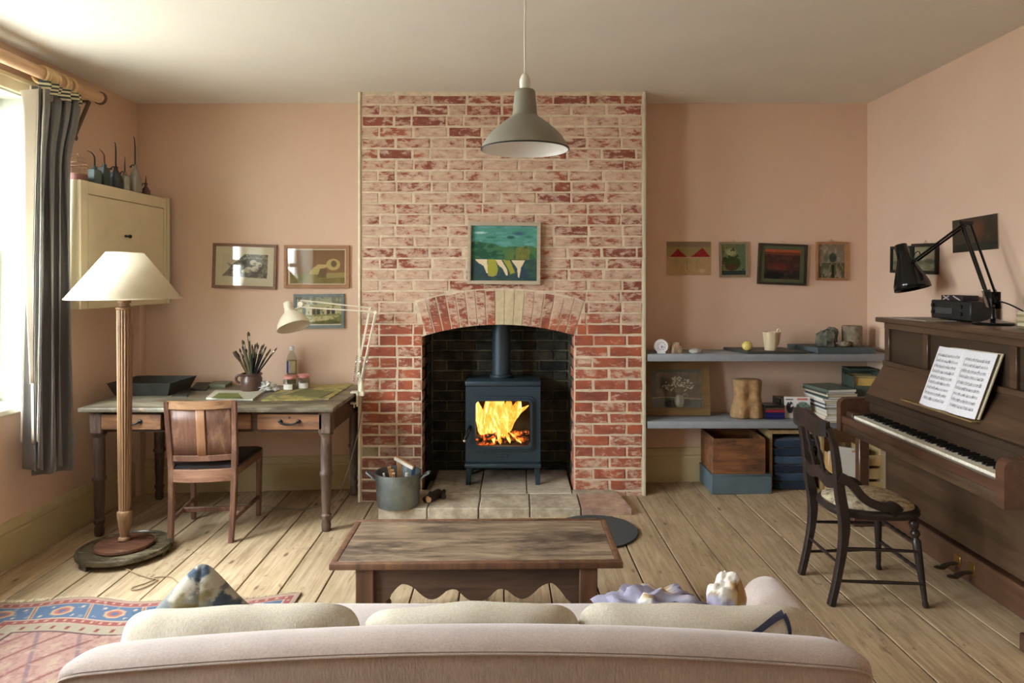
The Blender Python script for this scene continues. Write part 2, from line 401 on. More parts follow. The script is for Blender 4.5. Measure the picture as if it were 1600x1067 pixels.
def board_mat():
    m, nt, b = newmat('old_pine_board')
    oi = nt.nodes.new('ShaderNodeObjectInfo')
    vo = nt.nodes.new('ShaderNodeVectorMath'); vo.operation = 'ADD'
    g = nt.nodes.new('ShaderNodeNewGeometry'); lk(nt, g.outputs['Position'], vo.inputs[0])
    cm = nt.nodes.new('ShaderNodeCombineXYZ'); lk(nt, math_(nt, 'MULTIPLY', oi.outputs['Random'], 40.0), cm.inputs[1]); lk(nt, cm.outputs[0], vo.inputs[1])
    mp = nt.nodes.new('ShaderNodeMapping'); mp.inputs['Scale'].default_value = (1, 0.07, 1); lk(nt, vo.outputs[0], mp.inputs[0])
    n = nd(nt, 'ShaderNodeTexNoise', Scale=34.0, Detail=8.0, Roughness=0.6, Distortion=1.2); lk(nt, mp.outputs[0], n.inputs['Vector'])
    r = ramp(nt, [(0.3, C(154,132,106)), (0.5, C(182,161,132)), (0.75, C(204,184,156))]); lk(nt, n.outputs[0], r.inputs[0])
    t = ramp(nt, [(0, (0.86,0.86,0.84,1)), (1, (1.06,1.04,1.0,1))]); lk(nt, oi.outputs['Random'], t.inputs[0])
    col = mixc(nt, 1.0, r.outputs[0], t.outputs[0], 'MULTIPLY')
    # dark grain dashes and stains
    mp2 = nt.nodes.new('ShaderNodeMapping'); mp2.inputs['Scale'].default_value = (1, 0.30, 1); lk(nt, vo.outputs[0], mp2.inputs[0])
    n2 = nd(nt, 'ShaderNodeTexNoise', Scale=38.0, Detail=8.0, Roughness=0.75, Distortion=0.8); lk(nt, mp2.outputs[0], n2.inputs['Vector'])
    n2b = nd(nt, 'ShaderNodeTexNoise', Scale=2.2, Detail=3.0); lk(nt, g.outputs['Position'], n2b.inputs['Vector'])
    r2 = ramp(nt, [(0.575, (0,0,0,1)), (0.67, (0.75,0.75,0.75,1))]); lk(nt, math_(nt, 'ADD', n2.outputs[0], math_(nt, 'MULTIPLY', math_(nt, 'SUBTRACT', n2b.outputs[0], 0.5), 0.25)), r2.inputs[0])
    col = mixc(nt, r2.outputs[0], col, C(108,82,58))
    mp3 = nt.nodes.new('ShaderNodeMapping'); mp3.inputs['Scale'].default_value = (1, 0.4, 1); lk(nt, vo.outputs[0], mp3.inputs[0])
    v = nd(nt, 'ShaderNodeTexVoronoi', Scale=7.5, Randomness=1.0); lk(nt, mp3.outputs[0], v.inputs['Vector'])
    r3 = ramp(nt, [(0.0, (1,1,1,1)), (0.055, (0.7,0.7,0.7,1)), (0.11, (0,0,0,1))]); lk(nt, v.outputs['Distance'], r3.inputs[0])
    col = mixc(nt, r3.outputs[0], col, C(84,58,38))
    n5 = nd(nt, 'ShaderNodeTexNoise', Scale=1.6, Detail=4.0, Roughness=0.6); lk(nt, g.outputs['Position'], n5.inputs['Vector'])
    r5 = ramp(nt, [(0.35, (0.8,0.78,0.74,1)), (0.65, (1,1,1,1))]); lk(nt, n5.outputs[0], r5.inputs[0])
    col = mixc(nt, 1.0, col, r5.outputs[0], 'MULTIPLY')
    lk(nt, col, b.inputs['Base Color']); b.inputs['Roughness'].default_value = 0.55; b.inputs['Specular IOR Level'].default_value = 0.35
    bump(nt, b, n.outputs[0], 0.002, 0.5); return m
M['board'] = board_mat()
M['board_wood_red'] = wood('reddish_board', C(70,40,30), C(110,66,46), 'Z')

# ------------------------------------------------------------------ room shell
XL, XR, YB, YF, ZC = -2.83, 2.575, 5.06, -2.2, 2.82
BXL, BXR, BY = -1.107, 0.857, 4.742          # chimney breast
# outside ground
g = MB(); g.box(-40, -3.12, -25, 30, -0.75, -0.6); g.build('ground', M['grass'], smooth=0)['kind'] = 'structure'
# floor
fl = struct('floor')
b_ = MB()
b_._add([(XL-.2,YF-.3,fz(XL-.2)-.12),(XR+.3,YF-.3,fz(XR+.3)-.12),(XR+.3,5.4,fz(XR+.3)-.12),(XL-.2,5.4,fz(XL-.2)-.12),
         (XL-.2,YF-.3,fz(XL-.2)-.022),(XR+.3,YF-.3,fz(XR+.3)-.022),(XR+.3,5.4,fz(XR+.3)-.022),(XL-.2,5.4,fz(XL-.2)-.022)],
        [(0,3,2,1),(4,5,6,7),(0,1,5,4),(1,2,6,5),(2,3,7,6),(3,0,4,7)])
b_.build('underfloor', M['sub'], fl, smooth=0)
K = -0.024                                        # boards run a touch askew
xs = [0.6136-3.503*K]
while xs[-1] < XR+.35: xs.append(xs[-1]+0.232+random.uniform(-.012,.012))
while xs[0] > XL-.2: xs.insert(0, xs[0]-0.224+random.uniform(-.012,.012))
for xa, xb in zip(xs, xs[1:]):
    cuts = [YF]
    if random.random() < .3: cuts.append(random.uniform(-1, 1.2))
    if random.random() < .12: cuts.append(random.uniform(3.6, 4.6))
    cuts.append(5.2)
    for ya, yb in zip(cuts, cuts[1:]):
        b_ = MB(); gp = 0.0030+random.uniform(0, .0016); ch = .002; dz = random.uniform(-.0012, .0012)
        poly = [(gp,-.022),(gp,-ch),(gp+ch,0),(xb-xa-gp-ch,0),(xb-xa-gp,-ch),(xb-xa-gp,-.022)]
        vs = []
        for y in (ya+.001, yb-.001):
            for px_, pz in poly:
                x = xa+K*y+px_; x = min(max(x, XL-.05), XR+.05); vs.append((x, y, fz(x)+pz+dz))
        n = 6; fs = [tuple(range(n)), tuple(range(2*n-1, n-1, -1))]+[(k, n+k, n+(k+1)%n, (k+1)%n) for k in range(n)]
        b_._add(vs, fs); b_.build('floor_board', M['board'], fl, smooth=0)
# ceiling
c_ = MB(); c_.box(XL-.24, XR+.3, YF-.3, 5.5, ZC, ZC+.12); tag(c_.build('ceiling', M['ceiling'], smooth=0), kind='structure')
# left wall with two window openings
w_ = MB(); X0 = XL-.23
ys = [YF-.2, WINDOWS[1][0], WINDOWS[1][1], WINDOWS[0][0], WINDOWS[0][1], 5.4]
for k in (0, 2, 4): w_.box(X0, XL, ys[k], ys[k+1], -.2, ZC)
for a, b in WINDOWS:
    w_.box(X0, XL, a, b, -.2, WZ0-.03); w_.box(X0, XL, a, b, WZ1, ZC)
tag(w_.build('wall_left', M['wall'], smooth=0), kind='structure')
w_ = MB(); w_.box(XR, XR+.15, YF-.2, 5.4, -.2, ZC); tag(w_.build('wall_right', M['wall'], smooth=0), kind='structure')
w_ = MB(); w_.box(XL, XR, YF-.15, YF, -.2, ZC); tag(w_.build('wall_front', M['wall'], smooth=0), kind='structure')
w_ = MB(); w_.box(XL, BXL+.02, YB, YB+.3, -.2, ZC); w_.box(BXR-.02, XR, YB, YB+.3, -.2, ZC)
tag(w_.build('wall_back', M['wall'], smooth=0), kind='structure')
w_ = MB(); w_.box(XL, XL+.06, 4.985, YB, -.1, 1.9, .004); tag(w_.build('trim_3', M['wall'], smooth=0), kind='structure')
# windows: reveal lining, sashes, panes, sill, architrave
for wi, (a, b) in enumerate(WINDOWS):
    wd = struct('window_%d' % (wi+1))
    r = MB(); r.box(X0, XL+.004, b-.012, b, WZ0, WZ1); r.box(X0, XL+.004, a, a+.012, WZ0, WZ1); r.box(X0, XL+.004, a+.012, b-.012, WZ1-.012, WZ1)
    r.build('reveal_lining', plain('reveal_paint', C(172,172,158), .6, var=.03, kind='World'), wd, smooth=0)
    r = MB()
    for q in ((a-.09, a+.002), (b-.002, b+.09)): r.box(XL, XL+.022, q[0], q[1], WZ0-.03, WZ1+.09, .005); r.box(XL+.02, XL+.036, q[0]+(.0 if q[0] < a else .06), q[1]-(.06 if q[0] < a else 0), WZ0-.03, WZ1+.088, .004)
    r.box(XL, XL+.022, a, b, WZ1-.002, WZ1+.09, .005); r.box(XL+.02, XL+.036, a-.08, b+.08, WZ1+.06, WZ1+.088, .004)
    r.build('architrave', M['cream'], wd, smooth=0)
    r = MB(); r.box(X0+.01, XL+.06, a-.04, b+.04, WZ0-.035, WZ0, .006); r.build('window_sill', M['white_paint'], wd, smooth=0)
    zm = (WZ0+WZ1)/2
    for z0, z1, xx in ((WZ0, zm+.02, -3.012), (zm-.02, WZ1-.01, -3.038)):
        s_ = MB()
        s_.box(xx-.012, xx+.012, a+.012, a+.065, z0, z1); s_.box(xx-.012, xx+.012, b-.065, b-.012, z0, z1)
        s_.box(xx-.012, xx+.012, a+.06, b-.06, z0, z0+.05); s_.box(xx-.012, xx+.012, a+.06, b-.06, z1-.045, z1)
        s_.box(xx-.012, xx+.012, (a+b)/2-.011, (a+b)/2+.011, z0+.05, z1-.045)
        so = s_.build('sash', M['white_paint'], wd, smooth=0)
        for ya, yb in ((a+.06, (a+b)/2-.01), ((a+b)/2+.01, b-.06)):
            p_ = MB(); p_.box(xx-.002, xx+.002, ya, yb, z0+.048, z1-.043); p_.build('pane', M['glass'], so, smooth=0)
# baseboards
def skirting(name, p0, p1, inward):
    s_ = MB(); p0 = V(p0); p1 = V(p1)
    prof = [(0,-.06),(.024,-.06),(.024,.175),(.02,.185),(.02,.19),(.026,.2),(.024,.22),(.012,.245),(0,.25)]
    d = (p1-p0); nrm = V(inward)
    vs = []
    for p in (p0, p1):
        for u, z in prof: q = p+nrm*u; vs.append((q.x, q.y, z+fz(q.x)))
    n = len(prof); fs = [tuple(range(n)), tuple(range(2*n-1, n-1, -1))]+[(k, n+k, n+(k+1)%n, (k+1)%n) for k in range(n)]
    s_._add(vs, fs); return tag(s_.build(name, M['skirting'], smooth=0), kind='structure')
skirting('baseboard_left', (XL, YF, 0), (XL, YB-.02, 0), (1,0,0))
skirting('baseboard_back_left', (XL+.03, YB, 0), (BXL, YB, 0), (0,-1,0))
skirting('baseboard_back_right', (BXR, YB, 0), (XR, YB, 0), (0,-1,0))
skirting('baseboard_right', (XR, YF, 0), (XR, YB-.03, 0), (-1,0,0))

# ------------------------------------------------------------------ chimney breast, arch and bricks
AXC = (-.650+.378)/2; AR = 1.83; AH = .515
AZ = 1.205-AR                                   # arch circle centre
JL, JR = -.680, .378
def arc(x, rad): 
    q = rad*rad-(x-AXC)**2
    return AZ+math.sqrt(q) if q > 0 else -9
cb = struct('wall_chimney_breast')
outline = [(BXL, -.1), (BXL, ZC), (BXR, ZC), (BXR, -.1), (JR, -.1)]
zs_r = arc(JR-.0, AR)
n = 14
outline.append((JR, zs_r))
for k in range(1, n): 
    x = JR+(AXC-AH-JR)*k/n; outline.append((x, arc(x, AR)))
outline += [(AXC-AH, arc(AXC-AH, AR)), (JL, arc(AXC-AH, AR)-.01), (JL, -.1)]
b_ = MB(); b_.prism(outline, BY+.0005, YB+.02); b_.build('mortar_bed', M['mortar'], cb, smooth=0)
# brick meshes (unit bricks, shared): x 0..1, z 0..1 scaled per object; depth ~ .012
def brick_mesh(seed):
    rnd = random.Random(seed); bm = bmesh.new()
    bmesh.ops.create_cube(bm, size=1)
    bmesh.ops.subdivide_edges(bm, edges=[e for e in bm.edges if abs(e.verts[0].co.x-e.verts[1].co.x) > .5], cuts=2)
    for v in bm.verts:
        if v.co.y < 0:
            v.co.y += rnd.uniform(0, .12)
            v.co.x *= 1-rnd.uniform(0, .035); v.co.z *= 1-rnd.uniform(0, .13)
    fr = [f for f in bm.faces if f.normal.y < -.5]
    r = bmesh.ops.inset_region(bm, faces=fr, thickness=.05, depth=0)
    for f in r['faces']:
        for v in f.verts: 
            if v not in {w for q in fr for w in q.verts}: v.co.y += .1
    me = bpy.data.meshes.new('brick'); bm.to_mesh(me); bm.free(); me.materials.append(M['brick']); return me
BM = [brick_mesh(i) for i in range(10)]
def put_brick(parent, x0, x1, z0, z1, yf, depth=.02, mat=None, meshes=BM):
    j = .0044
    o = bpy.data.objects.new('brick', random.choice(meshes)); COL.objects.link(o); o.parent = parent
    o.location = ((x0+x1)/2, yf+depth/2+random.uniform(-.002, .002), (z0+z1)/2)
    o.scale = (x1-x0-2*j, depth, z1-z0-2*j+random.uniform(-.001,.001))
    o.rotation_euler = (0, random.uniform(-.004, .004), 0)
    if mat:
        o.material_slots[0].link = 'OBJECT'; o.material_slots[0].material = mat
    return o
def PX(p): return (p-812)/225.1
rows = []
z = 2.731; dz = (2.731-1.133)/21
rows.append((2.731, 2.80))
for k in range(21): rows.append((z-dz, z)); z -= dz
while z > -.02: rows.append((max(z-.0772, -.05), z)); z -= .0772
RO = AR+.245
nb = 0
for ri, (z0, z1) in enumerate(rows):
    up = z0 > 1.10
    if up:
        off = (618 if ri % 2 == 0 else 592) + random.uniform(-2, 2)
        js = [BXL+.006]; p = off
        while p < 1000:
            if p > 574: js.append(PX(p))
            if random.random() < .1: js.append(PX(p+27)); p += 27
            p += 54.3+random.uniform(-1.2, 1.2)
        while js[-1] > BXR-.04: js.pop()
        js.append(BXR-.004)
        segs = list(zip(js, js[1:]))
    else:
        if ri % 2 == 0: L = [568, 593, 620, 646, 659]; Rr = [897, 926, 979, 1004]
        else: L = [568, 619.5, 659]; Rr = [897, 952, 1004]
        L = [PX(p+random.uniform(-1,1)) for p in L]; Rr = [PX(p+random.uniform(-1,1)) for p in Rr]
        L[0] = BXL+.006; L[-1] = JL; Rr[0] = JR; Rr[-1] = BXR-.004
        segs = list(zip(L, L[1:]))+list(zip(Rr, Rr[1:]))
    for a, b in segs:
        nb += 1
        mat = None
        if a < -1.0 and abs(b-PX(620)) < .03 and (abs(z0-(1.53-(582-434)/225.1)) < .045): mat = M['grey_block']
        if a < -1.0 and abs((z0+z1)/2-(1.53-(714-434)/225.1)) < .04: mat = M['grey_block']
        # cut against the arch ring
        cols = []
        lowest = min(arc(x, RO) for x in (a, (a+b)/2, b)); 
        inside = [abs(x-AXC) < AH+.075 and z0 < arc(x, RO)+.008 for x in np.linspace(a, b, 9)]
        if z1 < 1.06 or not any(inside): put_brick(cb, a, b, z0, z1, BY-.004, mat=mat); continue
        xs_ = np.linspace(a+.004, b-.004, 9); lo = []
        for x in xs_:
            l = z0+.004
            # ring side boundary lines (radial) limit the ring
            if abs(x-AXC) < RO*math.sin(AH/AR)+.004: l = max(l, arc(x, RO)+.008)
            t = (abs(x-AXC)); 
            zr = AZ+t/math.tan(math.asin(AH/AR)) if t > AH else 1e9   # radial joint line height at this x
            if AH < t <= RO*math.sin(AH/AR)+.004: 
                # below the radial line the course carries on as normal brick
                if z1 <= zr+.01: l = z0+.004
            lo.append(l)
        keep = [i for i in range(9) if lo[i] < z1-.012]
        if AH > abs((a+b)/2-AXC) and z1 < arc((a+b)/2, AR)+.02: continue
        # contiguous runs
        run = []
        runs = []
        for i in range(9):
            if i in keep: run.append(i)
            elif run: runs.append(run); run = []
        if run: runs.append(run)
        for run in runs:
            if len(run) < 2: continue
            poly = [(xs_[i], lo[i]) for i in run]+[(xs_[run[-1]], z1-.004), (xs_[run[0]], z1-.004)]
            m_ = MB(); m_.prism(poly, BY-.003, BY+.012); m_.build('brick', M['brick'], cb, smooth=0)
# arch voussoirs
NV = 17; th_ = math.asin(AH/AR)
for k in range(NV):
    a0 = -th_+2*th_*k/NV; a1 = -th_+2*th_*(k+1)/NV
    g_ = .0032; r0, r1 = AR, AR+.238+random.uniform(-.004,.004)
    pt = lambda r, a, s: (AXC+r*math.sin(a)+s*math.cos(a), AZ+r*math.cos(a)-s*math.sin(a))
    poly = [pt(r0, a0, g_*1.6), pt(r0, a1, -g_*1.6), pt((r0+r1)/2, a1, -g_*1.6), pt(r1, a1, -g_*1.6), pt(r1, a0, g_*1.6), pt((r0+r1)/2, a0, g_*1.6)]
    m_ = MB(); m_.prism(poly, BY-.0035+random.uniform(-.0005,.0005), BY+.1); o = m_.build('arch_brick', M['keybrick'] if k in (8,9,10) else M['brick'], cb, smooth=0)
for nm, xa, xb in (('trim_1', BXL-.014, BXL+.004), ('trim_2', BXR-.002, BXR+.018)):
    t_ = MB(); t_.box(xa, xb, BY-.012, BY+.02, -.03, ZC, .003); tag(t_.build(nm, plain(nm+'_bead', C(190,182,156) if nm == 'trim_2' else C(226,214,186), .6), smooth=0), kind='structure')
# fireplace recess
RB = 5.25
fr = struct('wall_fireplace_recess')
b_ = MB()
b_.box(JL-.2, JL, BY+.03, RB+.2, -.1, 1.9); b_.box(JR, JR+.2, BY+.03, RB+.2, -.1, 1.9); b_.box(JL-.1, JR+.1, RB, RB+.2, -.1, 1.9); b_.box(JL-.2, JR+.2, BY+.25, RB+.2, 1.75, 1.95)
b_.build('sooty_mortar', M['sootmortar'], fr, smooth=0)
SM = []
for me in BM:
    m2 = me.copy(); m2.materials.clear(); m2.materials.append(M['soot']); SM.append(m2)
z = .045; ri = 0
while z < 1.5:
    js = [JL+.01, JL+.12+(.118 if ri % 2 else 0)]
    while js[-1]+.235 < JR-.02: js.append(js[-1]+.235+random.uniform(-.01,.01))
    js.append(JR-.01)
    for a, b in zip(js, js[1:]):
        if b-a > .03: put_brick(fr, a, b, z, z+.0765, RB-.014, meshes=SM)
    # jambs
    for side, x in ((1, JL), (-1, JR)):
        ysj = [BY+.02, BY+.13, BY+.36, RB-.01] if ri % 2 else [BY+.02, BY+.245, RB-.01]
        for a, b in zip(ysj, ysj[1:]):
            red = a < BY+.04 and z < 1.1
            if red and side == 1: b = min(b, BY+.13)
            if z+.0765 > 1.13 and b > BY-1: pass
            o = put_brick(fr, 0, b-a, z, z+.0765, 0, meshes=BM if red else SM)
            o.location = (x-side*.004, (a+b)/2, z+.038); o.rotation_euler = (0, 0, PI/2*side)
    z += .0772; ri += 1
# hearth
he = struct('hearth')
HZ = .06
fx = [-.905, -.59, -.262, .066, .393, .713]
for i, (a, b) in enumerate(zip(fx, fx[1:])):
    s_ = MB(); top = HZ+random.uniform(-.002, .003)
    if i < 4: s_.box(a+.003, b-.003, 4.35+random.uniform(0,.008), 4.655, -.03, top, .006)
    else:
        s_._add([(a+.003,4.355,-.03),(b,4.355,-.03),(b-.035,4.655,-.03),(a+.003,4.655,-.03),(a+.003,4.355,top),(b,4.355,top),(b-.035,4.655,top),(a+.003,4.655,top)],
                [(0,3,2,1),(4,5,6,7),(0,1,5,4),(1,2,6,5),(2,3,7,6),(3,0,4,7)])
    s_.build('hearth_slab', M['stonepink'] if i == 4 else M['stone'], he, smooth=0)
bx = [-.905, -.62, -.27, .05, .36, .67]
for i, (a, b) in enumerate(zip(bx, bx[1:])):
    s_ = MB(); back = BY-.005 if (i == 0 or i == 4) else RB-.02
    if i == 0: s_.box(a+.003, b-.003, 4.662, BY-.005, -.03, HZ, .004)
    elif i == 4: s_._add([(a+.003,4.662,-.03),(b+.005,4.662,-.03),(b-.05,back,-.03),(a+.003,back,-.03),(a+.003,4.662,HZ),(b+.005,4.662,HZ),(b-.05,back,HZ),(a+.003,back,HZ)],
                [(0,3,2,1),(4,5,6,7),(0,1,5,4),(1,2,6,5),(2,3,7,6),(3,0,4,7)])
    else: s_.box(a+.003, b-.003, 4.662, back, -.03, HZ+random.uniform(-.002,.001), .004)
    s_.build('hearth_slab', M['stone'], he, smooth=0)

# ------------------------------------------------------------------ object materials
M['darkwood'] = wood('dark_desk_wood', C(54,40,34), C(92,68,54), 'X', 0.5, worn=C(120,92,72), wf=.64)
M['darkwoodz'] = wood('dark_turned_leg_wood', C(62,50,46), C(108,88,76), 'Z', 0.45, worn=C(140,118,100), wf=.6)
M['drawer'] = wood('worn_brown_drawer_wood', C(98,66,46), C(150,106,72), 'X', 0.5, worn=C(74,54,42), wf=.6)
M['chairwood'] = wood('reddish_brown_chair_wood', C(88,62,52), C(128,92,74), 'Z', 0.38, worn=C(162,128,106), wf=.62)
M['chairlight'] = wood('lighter_veneer_panel', C(142,102,74), C(166,124,92), 'Z', 0.38)
M['lampwood'] = wood('golden_brown_turned_wood', C(104,78,56), C(150,118,86), 'Z', 0.4)
M['basewood'] = wood('red_brown_base_wood', C(74,48,38), C(104,70,52), 'X', 0.25, worn=C(132,112,94), wf=.66)
M['basegrey'] = wood('worn_grey_gilt_base', C(52,48,40), C(92,80,58), 'X', 0.25, worn=C(138,128,108), wf=.6)
M['piano'] = wood('brown_piano_veneer', C(62,46,34), C(90,68,50), 'Y', 0.32, scale=6, spec=.5, bmp=.0003)
M['pianodark'] = wood('dark_piano_panel', C(48,37,28), C(68,53,40), 'Y', 0.34, scale=6, spec=.5, bmp=.0003)
M['pianored'] = wood('reddish_piano_wood', C(70,47,36), C(98,68,50), 'Y', 0.3, scale=6, spec=.5, bmp=.0003)
M['blackwood'] = plain('black_ebonised_wood', C(40,32,30), 0.32, var=0.35, scale=12)
M['blackmetal'] = plain('black_enamel', C(14,18,18), 0.18, var=0.1)
M['iron'] = plain('dark_iron', C(48,50,50), 0.4, 0.6, var=0.3)
M['stove'] = plain('blue_black_stove_paint', C(42,58,68), 0.42, 0.1, var=0.06, scale=30)
M['chrome'] = plain('chrome', C(200,200,196), 0.15, 1.0, var=0.02)
M['brass'] = plain('brass', C(190,160,90), 0.3, 1.0, var=0.1)
M['zinc'] = plain('galvanised_zinc', C(128,136,136), 0.45, 0.7, var=0.3, scale=9)
M['enamel_grey'] = plain('grey_enamel', C(126,122,108), 0.5, var=0.06, scale=14, bmp=.0005)
M['enamel_white'] = plain('white_enamel', C(232,232,230), 0.25, var=0.02)
M['ivorylamp'] = plain('cream_lamp_enamel', C(226,218,196), 0.3, var=0.03)
M['shade'] = plain('cream_fabric_shade', C(214,202,176), 0.85, var=0.02)
M['shelf'] = plain('grey_blue_shelf_paint', C(140,144,150), 0.55, var=0.08, scale=14, bmp=.0006)
M['shelftop'] = M['shelf']
M['linen'] = None
M['paper'] = plain('white_paper', C(236,234,228), 0.8, var=0.02)
M['paper2'] = plain('yellowed_paper', C(206,196,168), 0.8, var=0.06)
M['teal'] = plain('teal_tin_paint', C(66,88,84), 0.5, var=0.12)
M['darkteal'] = plain('dark_teal_tin_paint', C(40,56,56), 0.5, var=0.15)
M['black'] = plain('matt_black', C(24,26,26), 0.6, var=0.2)
M['greytin'] = plain('pale_grey_tin', C(138,136,122), 0.4, 0.4, var=0.12)
M['clearglass'] = glass_mat('pale_jar_glass', (0.86,0.88,0.84,1))
M['picglass'] = glass_mat('picture_glass', (0.97,0.97,0.96,1))
def fabric(name, c, var=.1, scale=260.0, d=.0015, sheen=.3, big=.08, rot=0.0, wave=True):
    m, nt, b = newmat(name)
    co = coords(nt, 'Object', (1,1,1), (0,rot,0))
    n = nd(nt, 'ShaderNodeTexNoise', Scale=scale, Detail=4.0, Roughness=.7); lk(nt, coords(nt, 'Object', (1,1,.25)), n.inputs['Vector'])
    n2 = nd(nt, 'ShaderNodeTexNoise', Scale=5.0, Detail=3.0); lk(nt, co, n2.inputs['Vector'])
    r = ramp(nt, [(.3, tuple(x*(1-var) for x in c[:3])+(1,)), (.7, tuple(min(1,x*(1+var)) for x in c[:3])+(1,))]); lk(nt, n.outputs[0], r.inputs[0])
    r2 = ramp(nt, [(.3, (1-big,)*3+(1,)), (.7, (1,1,1,1))]); lk(nt, n2.outputs[0], r2.inputs[0])
    lk(nt, mixc(nt, 1.0, r.outputs[0], r2.outputs[0], 'MULTIPLY'), b.inputs['Base Color'])
    b.inputs['Roughness'].default_value = .95; b.inputs['Specular IOR Level'].default_value = .1; b.inputs['Sheen Weight'].default_value = sheen
    h = n.outputs[0]
    if wave:
        w = nd(nt, 'ShaderNodeTexWave', Scale=scale*.45); w.bands_direction = 'DIAGONAL'; lk(nt, co, w.inputs['Vector']); h = math_(nt, 'ADD', n.outputs[0], w.outputs[0])
    bump(nt, b, h, d, .5); return m
M['sofa'] = fabric('dusty_pink_linen_velvet', C(182,166,158), .14, 200, .002, .35, .22, wave=False)
M['linen'] = fabric('cream_grain_sack_linen', C(196,187,170), .16, 220, .004, .1, .06, wave=False)
M['curtain'] = fabric('grey_blue_curtain_cloth', C(104,102,100), .06, 300, .0006, .4, .1, wave=False)
M['lining'] = fabric('white_curtain_lining', C(230,222,206), .04, 300, .0005, .1, .04, wave=False)
M['pole'] = wood('pale_turned_pole', C(196,158,122), C(214,178,142), 'Y', .4)
M['ringwood'] = plain('pale_wood_ring', C(206,176,128), .45, var=.1, scale=30)

# ------------------------------------------------------------------ painted print helper (flat prints as vertex colours)
M['print'] = vcol_mat('painted_print', .7, .25)
M['rug'] = vcol_mat('woven_rug_wool', .95, .05, True)
M['clothprint'] = vcol_mat('printed_cloth', .95, .05, True)
def vnoise(u, v, seed=0):
    rs = np.random.RandomState(seed); G = rs.rand(64, 64)
    u = np.asarray(u, float)+.013; v = np.asarray(v, float)+.017
    i = np.floor(u).astype(int); j = np.floor(v).astype(int); fu = u-i; fv = v-j
    fu = fu*fu*(3-2*fu); fv = fv*fv*(3-2*fv)
    g = lambda a, b: G[a % 64, b % 64]
    return (g(i,j)*(1-fu)+g(i+1,j)*fu)*(1-fv)+(g(i,j+1)*(1-fu)+g(i+1,j+1)*fu)*fv
def fbm(u, v, seed=0, o=4):
    s = 0; a = .5; t = 0
    for k in range(o): s = s+a*vnoise(np.asarray(u)*2**k, np.asarray(v)*2**k, seed+k); t += a; a *= .5
    return s/t
def poly(u, v, pts):
    ins = np.zeros(np.shape(u), bool); n = len(pts)
    for k in range(n):
        (x0, y0), (x1, y1) = pts[k], pts[(k+1) % n]
        if y0 == y1: continue
        c = ((y0 > v) != (y1 > v)) & (u < (x1-x0)*(v-y0)/(y1-y0)+x0); ins ^= c
    return ins.astype(float)
def ell(u, v, cx, cy, rx, ry, soft=.15):
    d = np.sqrt(((u-cx)/rx)**2+((v-cy)/ry)**2); return np.clip((1+soft-d)/(2*soft), 0, 1)
def seg_(u, v, p, q, w):
    dx, dy = q[0]-p[0], q[1]-p[1]; t = np.clip(((u-p[0])*dx+(v-p[1])*dy)/(dx*dx+dy*dy), 0, 1)
    d = np.hypot(u-p[0]-t*dx, v-p[1]-t*dy); return np.clip(1.5-d/w, 0, 1)
def flat(u, rgb): return np.zeros(np.shape(u)+(3,))+np.array(rgb, float)
def over(col, m, rgb): return col+(np.array(rgb, float)-col)*np.asarray(m)[..., None]
def paint_obj(name, w, h, nx, ny, fn, parent, y=0, mat=None, curve=None):
    """flat print, centred, in local XZ plane at depth y; fn(u,v)->rgb 0..255, v up"""
    U, Vv = np.meshgrid(np.linspace(0,1,nx+1), np.linspace(0,1,ny+1), indexing='ij')
    col = np.clip(fn(U, Vv), 0, 255)/255.0*(.76 if mat is not None and 'rug' in mat.name else 1)
    l = np.where(col <= .04045, col/12.92, ((col+.055)/1.055)**2.4)
    X = (U-.5)*w; Z = (Vv-.5)*h; Y = np.zeros_like(X)+y
    if curve: X, Y, Z = curve(X, Y, Z, U, Vv)
    co = np.stack([X, Y, Z], -1).reshape(-1, 3)
    i, j = np.meshgrid(np.arange(nx), np.arange(ny), indexing='ij'); a = (i*(ny+1)+j).ravel()
    f = np.stack([a, a+ny+1, a+ny+2, a+1], -1)
    me = bpy.data.meshes.new(name)
    me.vertices.add(len(co)); me.vertices.foreach_set('co', co.ravel())
    me.loops.add(f.size); me.loops.foreach_set('vertex_index', f.ravel())
    me.polygons.add(len(f)); me.polygons.foreach_set('loop_start', np.arange(len(f))*4); me.polygons.foreach_set('loop_total', np.full(len(f), 4))
    me.update(calc_edges=True); me.validate()
    ca = me.color_attributes.new('Col', 'FLOAT_COLOR', 'POINT')
    ca.data.foreach_set('color', np.concatenate([l.reshape(-1,3), np.ones((len(co),1))], 1).ravel())
    me.materials.append(mat or M['print'])
    me.polygons.foreach_set('use_smooth', [True]*len(me.polygons))
    o = bpy.data.objects.new(name, me); COL.objects.link(o)
    if parent is not None: o.parent = parent
    return o

# ------------------------------------------------------------------ sofa
sofa = thing('sofa', 'dusty pink upholstered sofa seen from behind, facing the stove', 'sofa', (-.12, 1.95, 0))
def crest(x): return .750-.046*((x+.05)/.9)**2
xl, xr = -.992, .757
b_ = MB(); N = 60; rowsx = []
for i in range(N+1):
    t = i/N; t = .5-.5*math.cos(PI*t)*(1) if True else t
    rowsx.append(xl+(xr-xl)*t)
vs = []; fs = []
m = 0
for x in rowsx:
    e = min(x-xl, xr-x); k = math.sqrt(max(0, 1-max(0, 1-e/.07)**2))*.97+.03
    zc = crest(x)
    sec = [(1.461,0,-.0245),(1.459,0,-.018),(1.468,0,-.010),(1.488,0,-.004),(1.512,0,0),(1.54,0,-.002),(1.565,0,-.012),(1.59,0,-.032),(1.61,0,-.062),(1.618,0,-.12),(1.615,0,-.3)]
    for y, _, dz in sec: vs.append((x, 1.468+(y-1.468)*(.12+.88*k), zc+dz-(1-k)*.018))
    m = len(sec)
for i in range(N):
    for j in range(m-1): fs.append((i*m+j, (i+1)*m+j, (i+1)*m+j+1, i*m+j+1))
